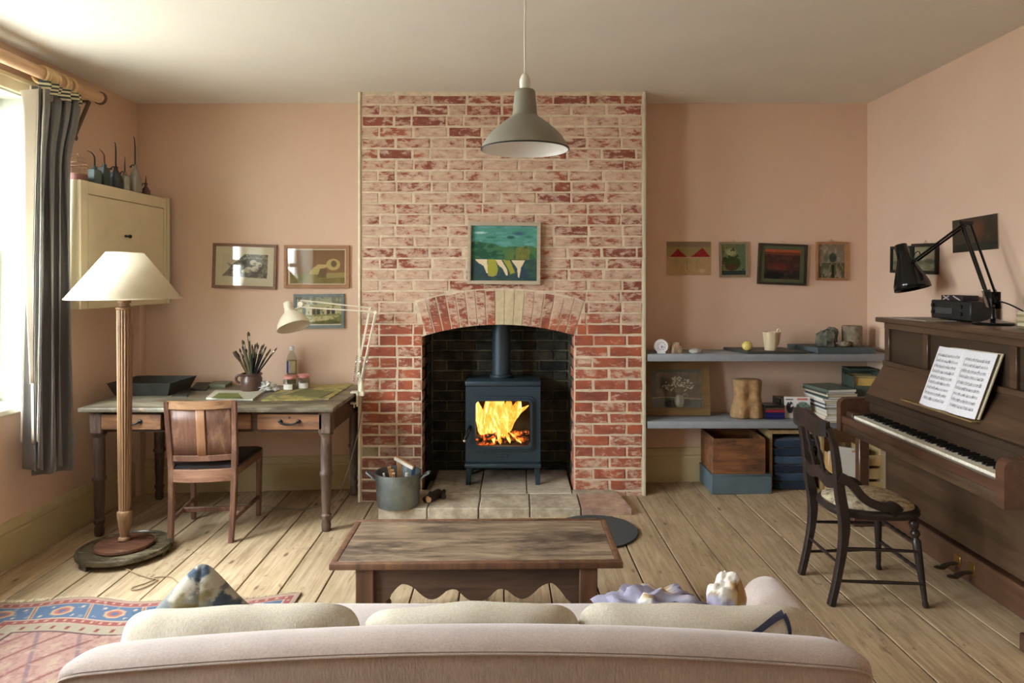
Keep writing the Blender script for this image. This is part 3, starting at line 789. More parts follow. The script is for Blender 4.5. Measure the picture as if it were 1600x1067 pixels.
fs.append(tuple(range(m))); fs.append(tuple(reversed(range(N*m, N*m+m))))
b_._add(vs, fs); b_.build('back_roll', M['sofa'], sofa, world=True, smooth=60)
vs = []; fs = []; b_ = MB()
for x in rowsx:
    e = min(x-xl, xr-x); k = math.sqrt(max(0, 1-max(0, 1-e/.07)**2))*.97+.03
    zc = crest(x)
    for y, z in [(1.463, zc-.024-(1-k)*.018), (1.459, zc-.05-(1-k)*.018), (1.455, .5), (1.46, .12)]: vs.append((x, 1.468+(y-1.468)*(.12+.88*k), z))
for i in range(N):
    for j in range(3): fs.append((i*4+j, (i+1)*4+j, (i+1)*4+j+1, i*4+j+1))
b_._add(vs, fs); b_.build('outer_back_panel', M['sofa'], sofa, world=True, smooth=60)
pts = []
for x in rowsx:
    e = min(x-xl, xr-x); k = math.sqrt(max(0, 1-max(0, 1-e/.07)**2))*.97+.03
    pts.append((x, 1.468+(1.458-1.468)*(.12+.88*k), crest(x)-.0235-(1-k)*.018))
b_ = MB(); b_.tube(pts, .0028, 6); b_.build('seam_piping', M['sofa'], sofa, world=True)
b_ = MB(); b_.box(-.97, .73, 1.6, 2.36, .1, .30, .03, seg=3); b_.build('seat_base', M['sofa'], sofa, world=True)
for s_ in (-1, 1):
    ax = .79 if s_ == 1 else -1.03
    b_ = MB(); b_.box(ax-.075, ax+.05, 1.5, 2.18, .1, .5, .03, seg=2)
    b_.lathe([(0,-.36),(.05,-.358),(.074,-.34),(.08,-.3),(.08,.28),(.076,.32),(.05,.345),(0,.35)], 24, T(ax, 1.86, .495-(.03 if s_ < 0 else 0)) @ R(PI/2, 'X'))
    b_.build('arm', M['sofa'], sofa, world=True, smooth=50)
for i in range(2):
    b_ = MB(); x0 = -.935+i*.82; b_.box(x0, x0+.81, 1.66, 2.34, .305, .43, .04, seg=3); b_.build('seat_cushion', M['sofa'], sofa, world=True)
for x in (-.9, .66):
    for y in (1.56, 2.28):
        b_ = MB(); b_.lathe([(.02,0),(.028,.03),(.03,.12)], 14, T(x, y, fz(x))); b_.build('foot', M['darkwoodz'], sofa, world=True)
# linen back cushions
def back_cushion(cx, w, h, zt, tilt, rz, label, seam=False, seed=0, stripe=False, thick=.17, yc=1.735):
    t = thing('back_cushion', label, 'cushion', (cx, yc, zt-h/2), rot=(tilt, 0, rz), group='cream linen back cushions on the sofa')
    b_ = MB(); b_.pillow(w, h, thick, nu=44, nv=26, seed=seed, nz=.014, pw=.36); c = b_.build('cover', M['linen'], t, smooth=80)
    if seam:
        b_ = MB(); b_.tube([(0.0, thick/2*.98*math.cos(a), h/2*math.sin(a)*.99) for a in np.linspace(-.2, PI+.2, 30)], .0035, 6); b_.build('cover_seam', M['linen'], c)
    return t, c
back_cushion(-.712, .61, .42, .688, -.12, .03, 'cream linen back cushion at the left end of the sofa', seed=1)
back_cushion(-.125, .565, .42, .690, -.12, 0, 'cream linen back cushion in the middle, with a vertical seam', True, seed=2)
t, c = back_cushion(.455, .62, .42, .692, -.12, -.07, 'cream linen back cushion with a dark blue stripe at the right', seed=3)
def on_cushion(u, v, w=.62, h=.42, d=.17, side=-1, seed=3):
    th = max(0, (1-abs(u)**2.6)*(1-abs(v)**2.6))**.36
    q = (abs(u)**7+abs(v)**7)**(1/7) or 1; q = max(abs(u),abs(v))/q; x = w/2*u*q; z = h/2*v*q+.014*1.2*mn.noise(V((x*5+seed, 3.3, seed)))*(v > .3)*v; dn = .014*mn.noise(V((x*7+seed*3.1, z*7, side*2+seed)))*2
    return (x, side*(d/2*th)+dn*th+side*.003, z)
b_ = MB()
P = [(.10+.58*s, .62+.33*s) for s in np.linspace(0, 1, 26)]
def strp(a, b):
    i = a*25; k = int(min(24, i)); f = i-k
    u = P[k][0]*(1-f)+P[k+1][0]*f; v = P[k][1]*(1-f)+P[k+1][1]*f+.012*math.sin(a*9)
    return on_cushion(min(u+(b-.5)*.02, .99), max(min(v-(b-.5)*.06, .995), -1))
b_.grid(strp, 50, 3); b_.build('blue_stripe', plain('navy_stripe', C(58,64,88), .95, var=.3, scale=200), c, smooth=80, recalc=False)
b_ = MB(); b_.grid(lambda a, b: on_cushion(.68+.26*a+(b-.5)*.035, .95-a*.55+(b-.5)*.03), 30, 2); b_.build('blue_stripe', bpy.data.materials['navy_stripe'], c, smooth=80, recalc=False)
# patterned scatter cushions
def cloth_cols(o, fn):
    me = o.data; n = len(me.vertices); co = np.zeros(n*3); me.vertices.foreach_get('co', co); co = co.reshape(-1,3)
    c = np.clip(fn(co), 0, 255)/255.; l = np.where(c <= .04045, c/12.92, ((c+.055)/1.055)**2.4)
    ca = me.color_attributes.new('Col', 'FLOAT_COLOR', 'POINT'); ca.data.foreach_set('color', np.concatenate([l, np.ones((n,1))], 1).ravel())
t = thing('scatter_cushion', 'olive cushion edged with blue and white tie dye at the left sofa arm', 'cushion', (-.915, 1.95, .478), rot=(-.30, PI/4-.03, .15))
b_ = MB(); b_.pillow(.33, .33, .17, nu=80, nv=80, nz=.012, seed=9, pw=.45, rp=9); o = b_.build('cover', M['clothprint'], t, smooth=80)
def cf(co):
    x, y, z = co[:,0], co[:,1], co[:,2]; n1 = fbm(x*22+50, z*22+50, 3, 5); n2 = fbm(x*34+9, z*30+20, 8, 4)
    c = flat(x, (116,104,72)); e = np.maximum(np.abs(x), np.abs(z))
    m = np.clip((e-.09+(n1-.5)*.16)/.03, 0, 1); m = np.where(y > .02, 1, m)
    c = over(c, m, (178,172,158)); c = over(c, m*np.clip((n2-.5)/.06,0,1)*.85, (104,108,110)); c = over(c, m*np.clip((n1-.58)/.05,0,1)*.9, (66,80,98)); return c
cloth_cols(o, cf)
t = thing('scatter_cushion', 'small upright cushion patched in ochre, white and lilac beside the right sofa arm', 'cushion', (.60, 1.99, .53), rot=(-.2, .06, -.2))
b_ = MB(); b_.blob(.055, .05, .13, None, 36, 36, .10, 3, 4, .8); o = b_.build('cover', M['clothprint'], t, smooth=80)
def cf(co):
    x, y, z = co[:,0], co[:,1], co[:,2]; n = fbm(x*14+30, z*14+7, 5, 2); c = flat(x, (214,206,196))
    c = over(c, ((n > .50) & (x > .005)).astype(float), (176,146,102)); c = over(c, ((z < .07) & (x < .018)).astype(float), (156,150,168)); c = over(c, (fbm(x*40,z*40,2) > .68).astype(float)*.6, (120,96,70)); return c
cloth_cols(o, cf)
b_ = MB(); b_.blob(.17, .12, .085, T(.395, 2.01, .51), 60, 30, .16, 4, 3, .8)
o = b_.build('folded_throw', M['clothprint'], smooth=80); tag(o, 'crumpled throw with lilac, white and ochre patches on the sofa seat', 'throw')
def cf(co):
    x, y, z = co[:,0], co[:,1], co[:,2]; n = fbm(x*16+30, y*16+7, 15, 2); c = flat(x, (222,212,198))
    c = over(c, np.clip((n-.5)/.03,0,1), (150,146,166)); c = over(c, (n < .40).astype(float), (180,150,110)); return c
cloth_cols(o, cf)

# ------------------------------------------------------------------ coffee table
M['tabletop'] = wood('scuffed_table_top', C(86,70,56), C(152,132,108), 'X', .5, scale=7, worn=C(60,50,44), wf=.54, stretch=.2)
M['tableleg'] = wood('old_oak_table', C(76,54,40), C(118,84,60), 'Z', .5, scale=8)
M['tableapron'] = wood('dark_oak_apron', C(64,48,40), C(96,74,60), 'X', .5, scale=8)
ct = thing('coffee_table', 'low rectangular dark oak coffee table with scalloped apron in front of the hearth', 'table', (-.178, 3.007, 0), .016)
b_ = MB(); b_.box(-.565, .565, -.225, .225, .358, .379, .002); b_.build('table_top', M['tabletop'], ct)
b_ = MB()
for a in ((-.593,.593,-.256,-.2255),(-.593,.593,.2255,.256),(-.593,-.5655,-.2252,.2252),(.5655,.593,-.2252,.2252)): b_.box(a[0],a[1],a[2],a[3],.354,.3805,.004,seg=2)
b_.build('top_edging', M['tableleg'], ct)
for sx in (-1, 1):
    for sy in (-1, 1):
        b_ = MB(); cx, cy = sx*.455, sy*.195; b_.box(cx-.037, cx+.037, cy-.037, cy+.037, .16, .355, .004)
        b_.lathe([(.02,0),(.034,.01),(.036,.03),(.028,.045),(.034,.055),(.036,.075),(.028,.09),(.03,.14),(.036,.16)], 20, T(cx, cy, fz(cx-.18)-.0))
        b_.build('leg', M['tableleg'], ct)
def scallop(L):
    p = []
    for i in range(61):
        u = -1+2*i/60; x = u*L
        a = abs(u)
        # centre lobe, flat, lobe, arch, corner bracket
        if a < .17: z = .245-.042*math.cos(a/.17*PI/2)**.8
        elif a < .3: z = .248+.008*math.sin((a-.17)/.13*PI)
        elif a < .58: z = .248-.034*math.sin((a-.3)/.28*PI)
        elif a < .86: z = .248+.03*math.sin((a-.58)/.28*PI)**.8-(.03*max(0,(a-.74)/.12) if a > .74 else 0)
        else: z = .218-.05*(a-.86)/.14
        p.append((x, z))
    return p
for sy in (-1, 1):
    b_ = MB(); p = scallop(.42); b_.prism(p+[(.42,.356),(-.42,.356)], -.011, .011, T(0, sy*.2, 0)); b_.build('apron', M['tableapron'], ct, smooth=0)
for sx in (-1, 1):
    b_ = MB(); b_.box(sx*.455-.01, sx*.455+.01, -.16, .16, .24, .356); b_.build('apron', M['tableapron'], ct, smooth=0)

# ------------------------------------------------------------------ round slate on the floor
b_ = MB(); b_.lathe([(0,0),(.262,0),(.266,.004),(.262,.009),(0,.009)], 64, T(0,0,0)); o = b_.build('slate_disc', plain('dark_slate', C(52,66,70), .45, var=.06), smooth=30)
o.location = (.44, 4.075, fz(.44)+.006); o.rotation_euler = (0, -.022, 0); tag(o, 'dark round slate disc lying on the boards at the hearth corner', 'slate')

# ------------------------------------------------------------------ rug
rx0, rx1, ry0, ry1 = -2.56, -1.07, 1.0, 3.32
def rugcol(U, Vv):
    x = U*(rx1-rx0); d2 = (1-Vv)*(ry1-ry0)           # distance from left and far edges
    dl = x; dr = (rx1-rx0)-x; d = np.minimum(np.minimum(dl, d2), dr)
    s = np.where(dl < d2, np.where(dl < dr, d2, d2), np.where(dr < d2, d2, x))
    n = fbm(x*60, d2*60, 1); n2 = fbm(x*9, d2*9, 2)
    c = flat(x, (190,150,138)); c = over(c, np.clip(n2*1.4-.4,0,1)*.6, (206,174,158)); c = over(c, (n > .6)*.3, (146,102,98))
    # field lattice
    a = np.abs(((x*1.0+d2*.6)*6) % 1-.5); b = np.abs(((x*1.0-d2*.6)*5+.3) % 1-.5)
    c = over(c, (a < .06)*.45, (120,62,60)); c = over(c, (b < .05)*.4, (112,100,116)); c = over(c, ((a > .40) & (b > .38))*.6, (206,184,150))
    # cream stripe
    m = (d > .235) & (d < .305); c = over(c, m, (186,172,150)); c = over(c, m & (np.abs((s*14) % 1-.5) < .12) & (np.abs(d-.27) < .012), (150,88,80)); c = over(c, (np.abs(d-.307) < .005), (116,84,86))
    # red stripes
    for q0, q1 in ((.02,.062),(.19,.233)):
        m = (d > q0) & (d < q1); c = over(c, m, (168,100,96)); c = over(c, m & (np.abs((s*22) % 1-.5) < .16) & (np.abs(d-(q0+q1)/2) < .008), (208,170,140))
        c = over(c, (np.abs(d-q0) < .004) | (np.abs(d-q1) < .004), (206,178,160))
    # blue band with medallions and slanting bars
    m = (d > .066) & (d < .186); c = over(c, m, (106,128,156)); c = over(c, m*(n2 > .6)*.4, (84,106,126))
    per = .27; k = np.floor(s/per); f = s/per-k; dd = (d-.126)/.06
    med = ell(f, dd, .5, 0, .19+.015*np.sin(8*np.arctan2(dd, (f-.5)*4)), .66, .06)*m
    c = over(c, med, (214,176,144)); c = over(c, ell(f, dd, .5, 0, .13, .46, .06)*m, (190,120,104)); c = over(c, ell(f, dd, .5, 0, .07, .24, .1)*m, (118,120,150))
    bar = np.abs(f-(.0+.09*dd)-np.where(f > .5, 1, 0)) < .035; c = over(c, bar & m, (208,184,154)); c = over(c, (np.abs(f-(.0+.09*dd)-np.where(f > .5, 1, 0)) < .012) & m, (150,84,80))
    for fx_, fy in ((.2,.6),(.8,-.6),(.24,-.62),(.77,.62)):
        c = over(c, ell(f, dd, fx_, fy, .035, .16, .2)*m*(n > .42), (220,196,170))
    c = over(c, (d < .02), (190,160,140)); c = over(c, (fbm(x*30,d2*30,9) > .68)*.35, (220,200,180))
    return c
def rugcurve(X, Y, Z, U, Vv):
    x = rx0+U*(rx1-rx0); y = ry0+Vv*(ry1-ry0)
    y = y+.022*np.sin(x*5.2+.8)*np.clip((Vv-.5)*2,0,1)+.012*np.sin(x*11)*np.clip((Vv-.6)*2,0,1)
    z = .022*x+.009+.004*np.sin(x*13+y*3)+.004*np.sin(y*11+x*5)
    return x, y, z
o = paint_obj('rug', 1, 1, 330, 420, rugcol, None, mat=M['rug'], curve=rugcurve)
s = o.modifiers.new('solid', 'SOLIDIFY'); s.thickness = .008; s.offset = -1
rug_th = thing('persian_rug', 'worn patterned red and blue wool rug on the boards at lower left', 'rug', (-1.8, 2.2, 0))
o.parent = rug_th; o.matrix_parent_inverse = rug_th.matrix_basis.inverted(); o.name = 'woven_pile'
b_ = MB()
for i in range(300):
    u = random.random(); x = rx0+u*(rx1-rx0); y = ry1+.022*math.sin(x*5.2+.8)+.012*math.sin(x*11)
    a = random.uniform(-.6,.6); L = random.uniform(.015,.035); z = fz(x)+.006
    b_.tube([(x, y-.004, z), (x+L*.5*math.sin(a), y+L*.5, z+.002), (x+L*math.sin(a), y+L*math.cos(a), z-.001)], .0012, 3)
tag(b_.build('fringe', M['paper2'], rug_th, world=True, smooth=0), kind='stuff')

# ------------------------------------------------------------------ floor lamp
lp = thing('floor_lamp', 'wooden floor lamp with fluted column and cream conical shade by the curtain', 'lamp', (-2.25, 3.89, fz(-2.25)))
b_ = MB(); b_.lathe([(0,.025),(.232,.025),(.243,.032),(.245,.045),(.240,.055),(.228,.058),(.222,.052),(0,.052)], 64); bo = b_.build('outer_base', M['basegrey'], lp)
for k in range(3):
    a = -PI/2+.55+k*2*PI/3+PI; b_ = MB(); b_.box(-.035,.035,-.02,.02,.0,.03,.004, T(.215*math.cos(a),.215*math.sin(a),0) @ R(a+PI/2)); b_.build('foot', M['basegrey'], bo)
b_ = MB(); b_.lathe([(0,.052),(.148,.052),(.155,.06),(.152,.072),(.14,.078),(.06,.086),(0,.086)], 64); b_.build('inner_base', M['basewood'], lp)
b_ = MB(); b_.lathe([(.03,.086),(.034,.092),(.032,.102),(.022,.108),(.024,.12),(.032,.17),(.038,.215),(.041,.24),(.038,.252),(.028,.258),(.03,.268)], 40); b_.build('turned_cup', M['lampwood'], lp)
b_ = MB(); nf = 16
b_.lathe([(.030,.262),(.0315,.28),(.035,.5),(.0385,.9),(.0415,1.3),(.042,1.395),(.041,1.40)], 112, mod=lambda a, z: 1-.16*(1-abs(math.sin(a*nf/2)))**.8*(1 if .27 < z < 1.398 else 0))
b_.build('fluted_column', M['lampwood'], lp, smooth=60)
b_ = MB(); b_.lathe([(.042,1.398),(.046,1.404),(.044,1.412),(.03,1.418),(.024,1.43),(.034,1.44),(.03,1.47),(.016,1.49),(.016,1.54),(0,1.54)], 32); b_.build('lamp_holder', M['lampwood'], lp)
b_ = MB(); b_.lathe([(.095,1.722),(.293,1.462)], 72, cap=False); sh = b_.build('lamp_shade', M['shade'], lp, solid=.003)
b_ = MB(); b_.torus(.293, .0035, 72, 6, T(0,0,1.462)); b_.torus(.095, .003, 48, 6, T(0,0,1.722)); b_.build('shade_rim', M['shade'], sh)
b_ = MB()
for k in range(3):
    a = k*2*PI/3; b_.tube([(0,0,1.54),(0,0,1.70),(.095*math.cos(a),.095*math.sin(a),1.72)], .002, 6)
b_.build('shade_carrier', M['brass'], sh)
pts = [(-.02,-.2,.012)]
W0 = [(172,884),(176,878),(184,880),(196,888),(212,896),(230,902),(240,905),(228,911),(210,917),(205,921),(216,921),(236,913),(246,906),(240,903),(252,901),(268,902),(279,912)]
def floor_pt(px, py, h=.005):
    x = 0
    for _ in range(4):
        Y = (1.53-fz(x)-h)*1067/(py-434); x = (px-812)*Y/1067
    return V((x, Y, fz(x)+h))
def smooth_pts(p, n=6):
    out = []
    for i in range(len(p)-1):
        p0 = p[max(i-1,0)]; p1 = p[i]; p2 = p[i+1]; p3 = p[min(i+2,len(p)-1)]
        for k in range(n):
            t = k/n; out.append(.5*((2*p1)+(p2-p0)*t+(2*p0-5*p1+4*p2-p3)*t*t+(3*p1-p0-3*p2+p3)*t**3))
    return out+[p[-1]]
b_ = MB(); b_.tube(smooth_pts([floor_pt(*q) for q in W0]), .0032, 6); b_.build('flex', plain('brown_flex', C(140,118,88), .6), lp, world=True)

# ------------------------------------------------------------------ curtain, pole, rings
PXX, PZ = -2.71, 2.69
pl = thing('curtain_pole', 'thick pale wooden curtain pole above the window', 'curtain pole', (PXX, 3.4, PZ))
b_ = MB(); b_.lathe([(.034,-1.7),(.034,1.0)], 32, R(-PI/2,'X')); b_.build('pole', M['pole'], pl)
b_ = MB(); b_.lathe([(.036,1.0),(.042,1.005),(.042,1.02),(.03,1.03),(0,1.03)], 32, R(-PI/2,'X')); b_.build('end_stop', plain('dark_end_stop', C(110,88,64), .5), pl)
b_ = MB(); b_.box(-.119,-.106,.91,.95,-.27,-.02,.002); b_.bar([(-.108,.93,-.25),(-.02,.93,-.042)], .024, .016, ref=(0,1,0)); b_.box(-.119,-.02,.918,.942,-.052,-.036,.002); b_.lathe([(.014,0),(.022,.008),(0,.016)],12,T(-.112,.93,-.27)@R(PI/2,'Y')); b_.build('wall_bracket', plain('olive_bronze_bracket', C(84,74,50), .4, .4), pl)
cu = thing('curtain', 'grey brown curtain gathered beside the window, pale lining showing', 'curtain', (PXX, 3.98, PZ))
def fold(t, zt):
    """t 0..1 along width, zt 0 (top)..1 (bottom)"""
    sm = min(1, zt/.2); sm = sm*sm*(3-2*sm)
    y0 = 3.80-.05*zt; y1 = 4.16-.21*sm+.02*zt
    amp = .028+.012*min(1, zt*1.4)
    ph = t*2*PI*4.1
    y = y0+(y1-y0)*t+.024*math.sin(ph*2+1)*(1-.2*zt)
    x = PXX+.01+.075*t*sm+amp*math.sin(ph+.7*math.sin(zt*3)+2.4)+.010*math.sin(ph*.5+zt*2)
    zb = .44+.03*math.sin(ph*.5)+.02*(1-t)
    z = 2.60-zt*(2.60-zb)-(.05*math.sin(PI*min(1,max(0,(t-.25)/.3)))*(1-zt)**8)
    return (x, y, z)
b_ = MB(); b_.grid(lambda a, b: fold(a, b), 150, 40); b_.build('fabric', M['curtain'], cu, world=True, smooth=180, solid=.002, recalc=False)
def lfold(a, b):
    p = fold(a*.28, b*.93); return (p[0]-.008, p[1]-.003, p[2])
b_ = MB(); b_.grid(lfold, 120, 40); b_.build('lining', M['lining'], cu, world=True, smooth=180, solid=.0015, recalc=False)
# turned-over lining flap at the leading edge
b_ = MB(); b_.grid(lambda a, b: (fold(0,b)[0]-.004-.045*a*(1-.75*b**.6), fold(0,b)[1]-.012-.075*a*(1-.8*b**.5), 2.585-b*(2.585-.95)-.03*a*(1-b)), 6, 30); b_.build('lining_edge', M['lining'], cu, world=True, smooth=180, solid=.002, recalc=False)
stripe = newmat('striped_heading_tape'); m_, nt, b = stripe
wv = nd(nt, 'ShaderNodeTexWave', Scale=14.0); wv.bands_direction = 'Z'; lk(nt, coords(nt), wv.inputs['Vector'])
r = ramp(nt, [(.45, C(210,200,160)), (.55, C(50,58,56))]); lk(nt, wv.outputs[0], r.inputs[0]); lk(nt, r.outputs[0], b.inputs['Base Color']); b.inputs['Roughness'].default_value = .9
for i in range(6):
    y = 3.84+i*.058+.01*math.sin(i*5); b_ = MB()
    b_.grid(lambda a, b: (PXX+.035-.05*math.cos(a*PI)*.5+(.012*math.sin(i*2.1)), y+(a-.5)*.035+.01*math.sin(b*3+i), 2.640-b*(.045+.03*(i % 2))+.012*math.sin(i*3)), 6, 6)
    b_.build('heading_tab', m_, cu, world=True, smooth=180, solid=.002, recalc=False)
for i, y in enumerate((3.865, 3.885, 3.905, 3.925, 3.945, 3.965, 4.03, 4.055, 4.11)):
    b_ = MB(); b_.torus(.047, .0085, 32, 10, R(PI/2+random.uniform(-.08,.08), 'X') @ R(random.uniform(-.1,.1), 'Y')); o = b_.build('ring', M['ringwood'], cu)
    o.location = (0, y-3.98, -.009)

# ------------------------------------------------------------------ stove
st = thing('wood_stove', 'blue-black wood burning stove on four legs with a fire alight', 'stove', (-.118, 4.99, HZ))
bw = .265
def sb(x0, x1, y0, y1, z0, z1, bev=.004): return MB().box(x0, x1, y0, y1, z0, z1, bev, seg=2)
b_ = MB(); b_.box(-bw, -bw+.02, .155-.30, .155, .158, .70); b_.box(bw-.02, bw, -.145, .155, .158, .70); b_.box(-bw, bw, .14, .155, .158, .70); b_.box(-bw, bw, -.145, .155, .158, .175)
out = rrect(-bw, bw, .165, .70, .01); inn = rrect(-.205, .205, .27, .61, .02)
b_.ring(out, inn, -.152, -.14); b_.build('body', M['stove'], st)
b_ = MB(); b_.box(-bw-.004, bw+.004, -.158, .16, .703, .738, .008, seg=2); b_.build('top_plate', M['stove'], st)
b_ = MB(); b_.box(-bw-.006, bw+.006, -.185, .10, .128, .16, .010, seg=3); b_.build('ash_lip', M['stove'], st)
for x in (-.24, .24):
    for y in (-.13, .12):
        b_ = MB(); b_.bar([(x*1.03, y, 0), (x, y, .135)], [.034,.042], [.034,.042]); b_.build('leg', M['stove'], st)
dr = None
b_ = MB(); out = rrect(-.222, .222, .245, .632, .04); inn = rrect(-.193, .193, .283, .600, .028); mid = rrect(-.208,.208,.262,.616,.035)
b_.ring(out, mid, -.166, -.152); b_.ring(mid, inn, -.178, -.152); dr = b_.build('door', M['stove'], st)
b_ = MB(); b_.prism(rrect(-.194,.194,.282,.601,.028), -.165, -.161); b_.build('door_glass', M['glass'], dr, smooth=0)
b_ = MB(); b_.tube([(-.232,-.165,.42),(-.235,-.20,.40),(-.262,-.215,.345)], [.011,.013,.012], 12); h_ = b_.build('door_handle', M['blackmetal'], dr)
b_ = MB(); b_.blob(.013,.013,.013, T(-.268,-.217,.33), 12, 8, 0); b_.build('handle_knob', M['chrome'], dr)
b_ = MB(); b_.box(-.035,.035,-.156,-.15,.20,.222,.003); b_.build('air_control', M['stove'], st)
b_ = MB(); b_.lathe([(.082,.738),(.086,.745),(.084,.758),(.0685,.762),(.068,.80),(.068,1.9)], 40, T(-.017,.045,0)); b_.build('flue_pipe', M['stove'], st)
M['firebrick'] = soot_mat('firebox_lining', C(20,14,10), C(60,40,26))
b_ = MB(); b_.box(-.24,.24,.12,.135,.18,.68); b_.box(-.243,-.225,-.13,.135,.18,.68); b_.box(.225,.243,-.13,.135,.18,.68); b_.box(-.24,.24,-.13,.135,.176,.255); b_.build('firebox_lining', M['firebrick'], st, smooth=0)
# glowing logs
lm, nt, b = newmat('charred_glowing_log')
n = nd(nt, 'ShaderNodeTexNoise', Scale=26.0, Detail=6.0, Roughness=.7); lk(nt, coords(nt), n.inputs['Vector'])
r = ramp(nt, [(.3, C(18,14,12)), (.7, C(70,48,32))]); lk(nt, n.outputs[0], r.inputs[0]); lk(nt, r.outputs[0], b.inputs['Base Color'])
r = ramp(nt, [(.52, (0,0,0,1)), (.62, (1,.12,.01,1)), (.75, (1,.35,.05,1))]); lk(nt, n.outputs[0], r.inputs[0]); lk(nt, r.outputs[0], b.inputs['Emission Color']); b.inputs['Emission Strength'].default_value = .9
random.seed(21)
for i in range(9):
    x = random.uniform(-.15,.15); a = random.uniform(-.7,.7); L = random.uniform(.07,.11); z = .268+.018*(i % 3); y = random.uniform(-.08,.07)
    p0 = V((x-L*math.cos(a), y-L*.4*math.sin(a), z)); p1 = V((x+L*math.cos(a), y+L*.4*math.sin(a), z+random.uniform(-.005,.04)))
    b_ = MB(); b_.tube([p0, p0.lerp(p1,.3)+V((0,0,.004)), p0.lerp(p1,.7), p1], [.018,.022,.021,.015], 9); b_.build('burning_log', lm, st)
# flames
fm = bpy.data.materials.new('flame'); fm.use_nodes = True; nt = fm.node_tree; nt.nodes.clear()
o_ = nt.nodes.new('ShaderNodeOutputMaterial'); e = nt.nodes.new('ShaderNodeEmission'); tr = nt.nodes.new('ShaderNodeBsdfTransparent'); mx = nt.nodes.new('ShaderNodeMixShader')
tc = nt.nodes.new('ShaderNodeTexCoord'); mp = nt.nodes.new('ShaderNodeMapping'); mp.inputs['Scale'].default_value = (1,1,.3); lk(nt, tc.outputs['Object'], mp.inputs[0])
n = nd(nt, 'ShaderNodeTexNoise', Scale=26.0, Detail=4.0, Roughness=.6, Distortion=1.0); lk(nt, mp.outputs[0], n.inputs['Vector'])
r = ramp(nt, [(.3, (.9,.16,.01,1)), (.46, (1,.36,.04,1)), (.6, (1,.62,.16,1)), (.75, (1,.86,.5,1))]); lk(nt, n.outputs[0], r.inputs[0]); lk(nt, r.outputs[0], e.inputs[0])
e.inputs[1].default_value = .62
r2 = ramp(nt, [(.30, (0,0,0,1)), (.42, (1,1,1,1))]); lk(nt, n.outputs[0], r2.inputs[0])
lk(nt, r2.outputs[0], mx.inputs[0]); lk(nt, tr.outputs[0], mx.inputs[1]); lk(nt, e.outputs[0], mx.inputs[2]); lk(nt, mx.outputs[0], o_.inputs[0])
def flame(x, y, z0, h, w, lean, curl, ph):
    pts = []; ws = []
    for i in range(13):
        t = i/12; pts.append((x+lean*t**1.3+curl*math.sin(t*5+ph)*t, y+.012*math.sin(t*4+ph), z0+h*t))
        ws.append(w*(max(0,math.sin(PI*min(1, t**.75)))**.8)*(1-.22*math.sin(t*9+ph))+.001)
    b_ = MB(); b_.sweep(pts, lambda i: [(ws[i]*math.cos(a), ws[i]*.35*math.sin(a)) for a in np.linspace(0, 2*PI, 11)[:-1]], ref=(1,0,0))
    return b_.build('flame', fm, st, smooth=180)
for x, y, z0, h, w, lean, curl, ph in [(-.17,-.03,.33,.29,.030,-.02,.012,0),(-.13,.03,.31,.31,.036,.03,.014,1),(-.09,-.02,.30,.33,.040,.02,.016,2),(-.05,.02,.31,.32,.045,.03,.014,3),
        (0,-.03,.31,.30,.040,.03,.02,4),(.03,.04,.33,.27,.036,.10,.015,5),(.01,-.05,.40,.14,.022,.15,.01,.5),(.06,.0,.42,.12,.018,.12,.008,2.2),(-.07,-.06,.27,.14,.014,-.02,.012,1.2),
        (-.15,-.06,.29,.16,.016,.03,.012,2.9),(.10,-.04,.275,.09,.009,-.06,.01,.2),(.13,-.05,.27,.05,.006,-.05,.006,1.9),(.05,-.06,.28,.16,.012,-.09,.012,4.4),(-.02,-.065,.27,.2,.016,-.06,.012,5.1),(-.11,.06,.3,.33,.05,.02,.01,3.4),(-.02,.07,.3,.33,.055,.0,.01,.9)]:
    flame(x, y, z0, h, w, lean, curl, ph)

# ------------------------------------------------------------------ galvanised bucket with kindling, log on hearth
bk = thing('bucket', 'galvanised zinc tub of kindling standing on the hearth', 'bucket', (-.79, 4.44, HZ))
b_ = MB(); b_.lathe([(0,.004),(.13,.004),(.134,0),(.136,.004),(.146,.205),(.150,.207),(.150,.213),(.145,.214),(.142,.205),(.131,.01),(0,.01)], 56); b_.build('tub', M['zinc'], bk)
for s_ in (-1, 1):
    b_ = MB(); b_.tube(smooth_pts([V((s_*.146,-.035,.165)), V((s_*.165,-.035,.185)), V((s_*.20,-.02,.205)), V((s_*.205,0,.207)), V((s_*.20,.02,.205)), V((s_*.165,.035,.185)), V((s_*.146,.035,.165))], 5), .0075, 10); b_.build('handle', M['zinc'], bk)
M['stick'] = wood('split_kindling', C(176,128,84), C(214,172,124), 'Z', .8); M['sticktip'] = plain('whitewashed_stick', C(226,220,206), .7); M['stickblue'] = plain('blue_painted_offcut', C(58,84,112), .7)
